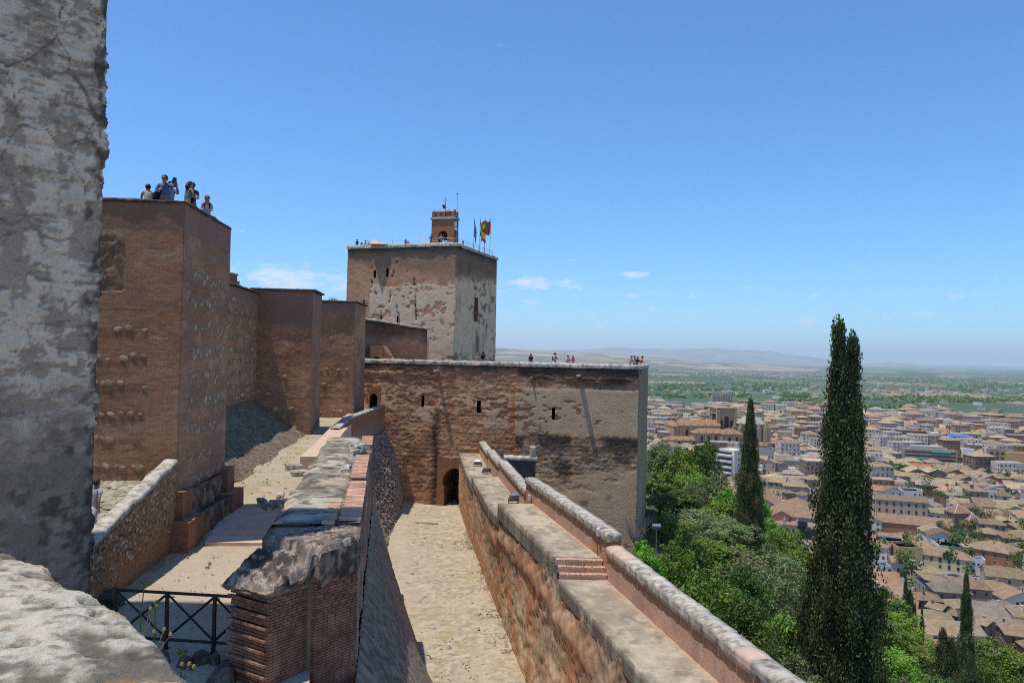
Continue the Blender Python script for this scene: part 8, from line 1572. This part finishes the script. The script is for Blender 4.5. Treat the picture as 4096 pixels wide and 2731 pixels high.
        if r < 1500 or blk:
            cl = (-x * c - y * s_, x * s_ - y * c); ln = math.hypot(*cl)
            for (nx, ny, L, off) in ((0, -1, w, e), (1, 0, d, q), (-1, 0, d, q), (0, 1, w, e)):
                if (nx * cl[0] + ny * cl[1]) / ln < .25: continue
                nn = max(2, int(L / 3.2)); rws = max(1, int(h / 3.2))
                for ri in range(rws):
                    for ci in range(nn):
                        if rnd.random() < .25: continue
                        u = (ci + .5) / nn * L - L / 2; zc = h - (ri + .55) * h / rws; b = [(-.55, -.7), (.55, -.7), (.55, .7), (-.55, .7)]; add([tr(((u + p[0]) * (-ny) + nx * (off + .06), (u + p[0]) * nx + ny * (off + .06), zc + p[1])) for p in b], [(0, 1, 2, 3)], (.05, .055, .06))
        if rnd.random() < .3: m = MB(); m.box((rnd.uniform(-.3, .3) * w, rnd.uniform(-.3, .3) * d, h + 1.4), (rnd.uniform(.6, 3), rnd.uniform(.6, 3), 2.6)); add([tr(p) for p in m.v], m.f, wc)
    o = mk('distant_houses', V, Fc, mw, None, np.array(C)); tag(o, 'countless small tiled roofs and pale walls of the far town', 'houses', None, 'stuff')
    rs = np.random.RandomState(4); cs = []; cr = []
    for i in range(230):
        px = rs.uniform(2600, 4200); D = rs.uniform(320, 1450); p = at(px, 1500, D); z = float(H(p.x, p.y)); n = rs.randint(2, 6)
        for j in range(n): cs.append((p.x + rs.normal() * 5, p.y + rs.normal() * 5, z + rs.uniform(3, 11))); cr.append(rs.uniform(2, 4.2))
    me = leaves_mesh('town_trees', cs, cr, 90, .75, 4, .5); me.materials.append(LEAF['dark']); o = obj('town_trees', me); tag(o, 'scattered dark green trees between the roofs of the town', 'trees', None, 'stuff')
city()
# ------------------------------------------------------------------ plain, hills, mountains, haze
def far_land():
    rs = np.random.RandomState(21)
    # villages and sheds scattered over the plain
    V = []; Fc = []; C = []; cl = [(2640, 1530, 260, 26), (2750, 1490, 500, 70), (2950, 1500, 480, 60), (3150, 1512, 560, 60), (3560, 1565, 420, 60), (3680, 1520, 500, 40), (3300, 1500, 500, 40), (3850, 1515, 700, 70), (4050, 1520, 500, 40), (2700, 1478, 700, 80), (3500, 1500, 600, 50), (3640, 1575, 160, 34), (3900, 1592, 140, 14), (2780, 1555, 240, 20), (3180, 1590, 200, 20), (2860, 1585, 150, 14), (3250, 1610, 220, 24), (4000, 1560, 300, 20)]
    for (px, py, spr, n) in cl:
        b = ray(px, py); D = min(14000, -112 / b.z * 1.0) if b.z < 0 else 12000
        for i in range(int(n * 1.4)):
            x = b.x * D + rs.normal() * spr * 1.6; y = D + rs.normal() * spr * .9; z = float(H(x, y)); w, d, h = rs.uniform(8, 30), rs.uniform(8, 18), rs.uniform(4, 9); a = rs.uniform(0, 3); k = MB(); k.box((0, 0, h / 2 - 1), (w, d, h + 2), a); o = len(V); V += [(p[0] + x, p[1] + y, p[2] + z) for p in k.v]; Fc += [tuple(q + o for q in f) for f in k.f]; c = [(.66, .64, .60), (.50, .40, .32), (.46, .27, .18), (.58, .52, .46), (.40, .26, .19)][rs.randint(5)]; t = [(.46, .27, .18), (.62, .58, .52), (.48, .32, .23)][rs.randint(3)]; C += [c] * 4 + [t] * 4
    k = NT('far_village_render', .9, .1); o = mk('distant_villages', V, Fc, k.fin(k.attr()), None, np.array(C)); tag(o, 'pale villages and sheds scattered over the green plain', 'villages', None, 'stuff')
    cs = []; cr = []
    rows = [(2600, 1558, 90, 8), (2690, 1548, 130, 9), (2760, 1542, 120, 8), (2850, 1560, 200, 10), (3020, 1556, 150, 8), (3040, 1538, 120, 8), (3120, 1545, 120, 7), (2920, 1590, 90, 8), (3180, 1590, 60, 10), (3560, 1600, 200, 14), (3700, 1600, 170, 16), (3770, 1612, 200, 14), (3900, 1608, 120, 12), (3950, 1540, 160, 12), (4040, 1545, 220, 16), (3830, 1562, 60, 10), (3480, 1510, 130, 9), (3620, 1510, 180, 9), (3740, 1520, 200, 8), (4060, 1605, 80, 12), (2640, 1590, 80, 9), (2720, 1595, 100, 7), (3330, 1620, 120, 12), (3560, 1640, 120, 8), (3200, 1615, 80, 12)]
    for (px, py, wpx, n) in rows:
        for i in range(n * 5):
            q = ray(px + rs.uniform(-wpx, wpx), py + rs.normal() * 2.5)
            if q.z >= -.004: continue
            D = -104 / q.z; x, y = q.x * D, D; s = rs.uniform(.6, 1.3) * (4.5 + D / 1500); cs.append((x, y, float(H(x, y)) + s * .8)); cr.append(s)
    for i in range(260):
        q = ray(rs.uniform(2450, 4250), rs.uniform(1488, 1600)); D = -106 / q.z if q.z < -.004 else 0
        if D < 2300 or D > 14000: continue
        s = rs.uniform(3, 7); cs.append((q.x * D, D, float(H(q.x * D, D)) + s * .6)); cr.append(s)
    me = leaves_mesh('distant_trees', cs, cr, 12, 4.2, 31, .4); me.materials.append(LEAF['green']); o = obj('distant_trees', me); tag(o, 'dark poplar rows and groves on the far plain', 'trees', None, 'stuff')
    # mountains: ridges with depth behind the plain
    def ridge(name, pts, D, depth, seed, base, cols, step=12):
        px = np.arange(pts[0][0], pts[-1][0], step); py = np.interp(px, [p[0] for p in pts], [p[1] for p in pts]); q = np.linspace(-1, 1, 41); P = np.zeros((len(px), len(q), 3)); Cc = np.zeros((len(px), len(q), 3))
        for i, (a, b) in enumerate(zip(px, py)):
            d = ray(float(a), float(b)); hz = d.z * D
            for j, t in enumerate(q):
                Dj = D + depth * t; P[i, j] = (d.x * Dj, Dj, 0); P[i, j, 2] = base + max(0, hz - base) * (1 - abs(t) ** 1.25)
        U = P[..., 0]; Vv = P[..., 1]; n = fbm(U / (depth * .32), Vv / (depth * .32), 5, seed, .55); P[..., 2] += (n - .5) * (P[..., 2] - base) * .75 * (1 - .75 * np.exp(-(q / .12) ** 2))[None]
        Cc = lerp(cols[0], cols[1], sst(.4, .6, fbm(U / (depth * .12), Vv / (depth * .10), 4, seed + 3))); Cc = lerp(Cc, cols[2], sst(.55, .68, fbm(U / (depth * .2), Vv / (depth * .05), 4, seed + 5)))
        k = NT(name + '_soil', .95, .05); o = grid(name, P, k.fin(k.attr()), None, Cc); tag(o, kind='structure')
    ridge('mountains', [(1500, 1440), (1800, 1400), (2050, 1395), (2300, 1398), (2500, 1392), (2700, 1400), (2870, 1391), (2960, 1398), (3080, 1406), (3160, 1420), (3250, 1428), (3330, 1441), (3420, 1452), (3500, 1452), (3560, 1445), (3600, 1452), (3640, 1450), (3670, 1458), (3860, 1460), (4000, 1463), (4100, 1470), (4300, 1468), (4700, 1474)], 38000, 7000, 701, -180, ((.19, .17, .13), (.11, .12, .08), (.28, .23, .17)), 10)
    ridge('hills', [(1200, 1400), (1700, 1392), (1980, 1391), (2120, 1398), (2260, 1408), (2420, 1416), (2560, 1427), (2700, 1434), (2800, 1444), (2960, 1454), (3120, 1468), (3400, 1486)], 11500, 2600, 711, -125, ((.36, .28, .19), (.15, .15, .095), (.40, .32, .22)), 8)
far_land()
def haze():
    S, zb, zt = 61000, -230, 900; k = MB(); k.box((0, 0, (zb + zt) / 2), (2 * S, 2 * S, zt - zb)); m = bpy.data.materials.new('haze_air'); m.use_nodes = True; nt = m.node_tree; nt.nodes.clear(); out = nt.nodes.new('ShaderNodeOutputMaterial'); v = nt.nodes.new('ShaderNodeVolumePrincipled'); v.inputs['Color'].default_value = (.84, .92, 1.0, 1); v.inputs['Density'].default_value = HAZE; v.inputs['Anisotropy'].default_value = .15; nt.links.new(v.outputs[0], out.inputs['Volume']); o = k.build('haze', m); tag(o, 'thin blue summer haze over the plain', 'haze', None, 'stuff')
HAZE = 4.2e-5
haze()
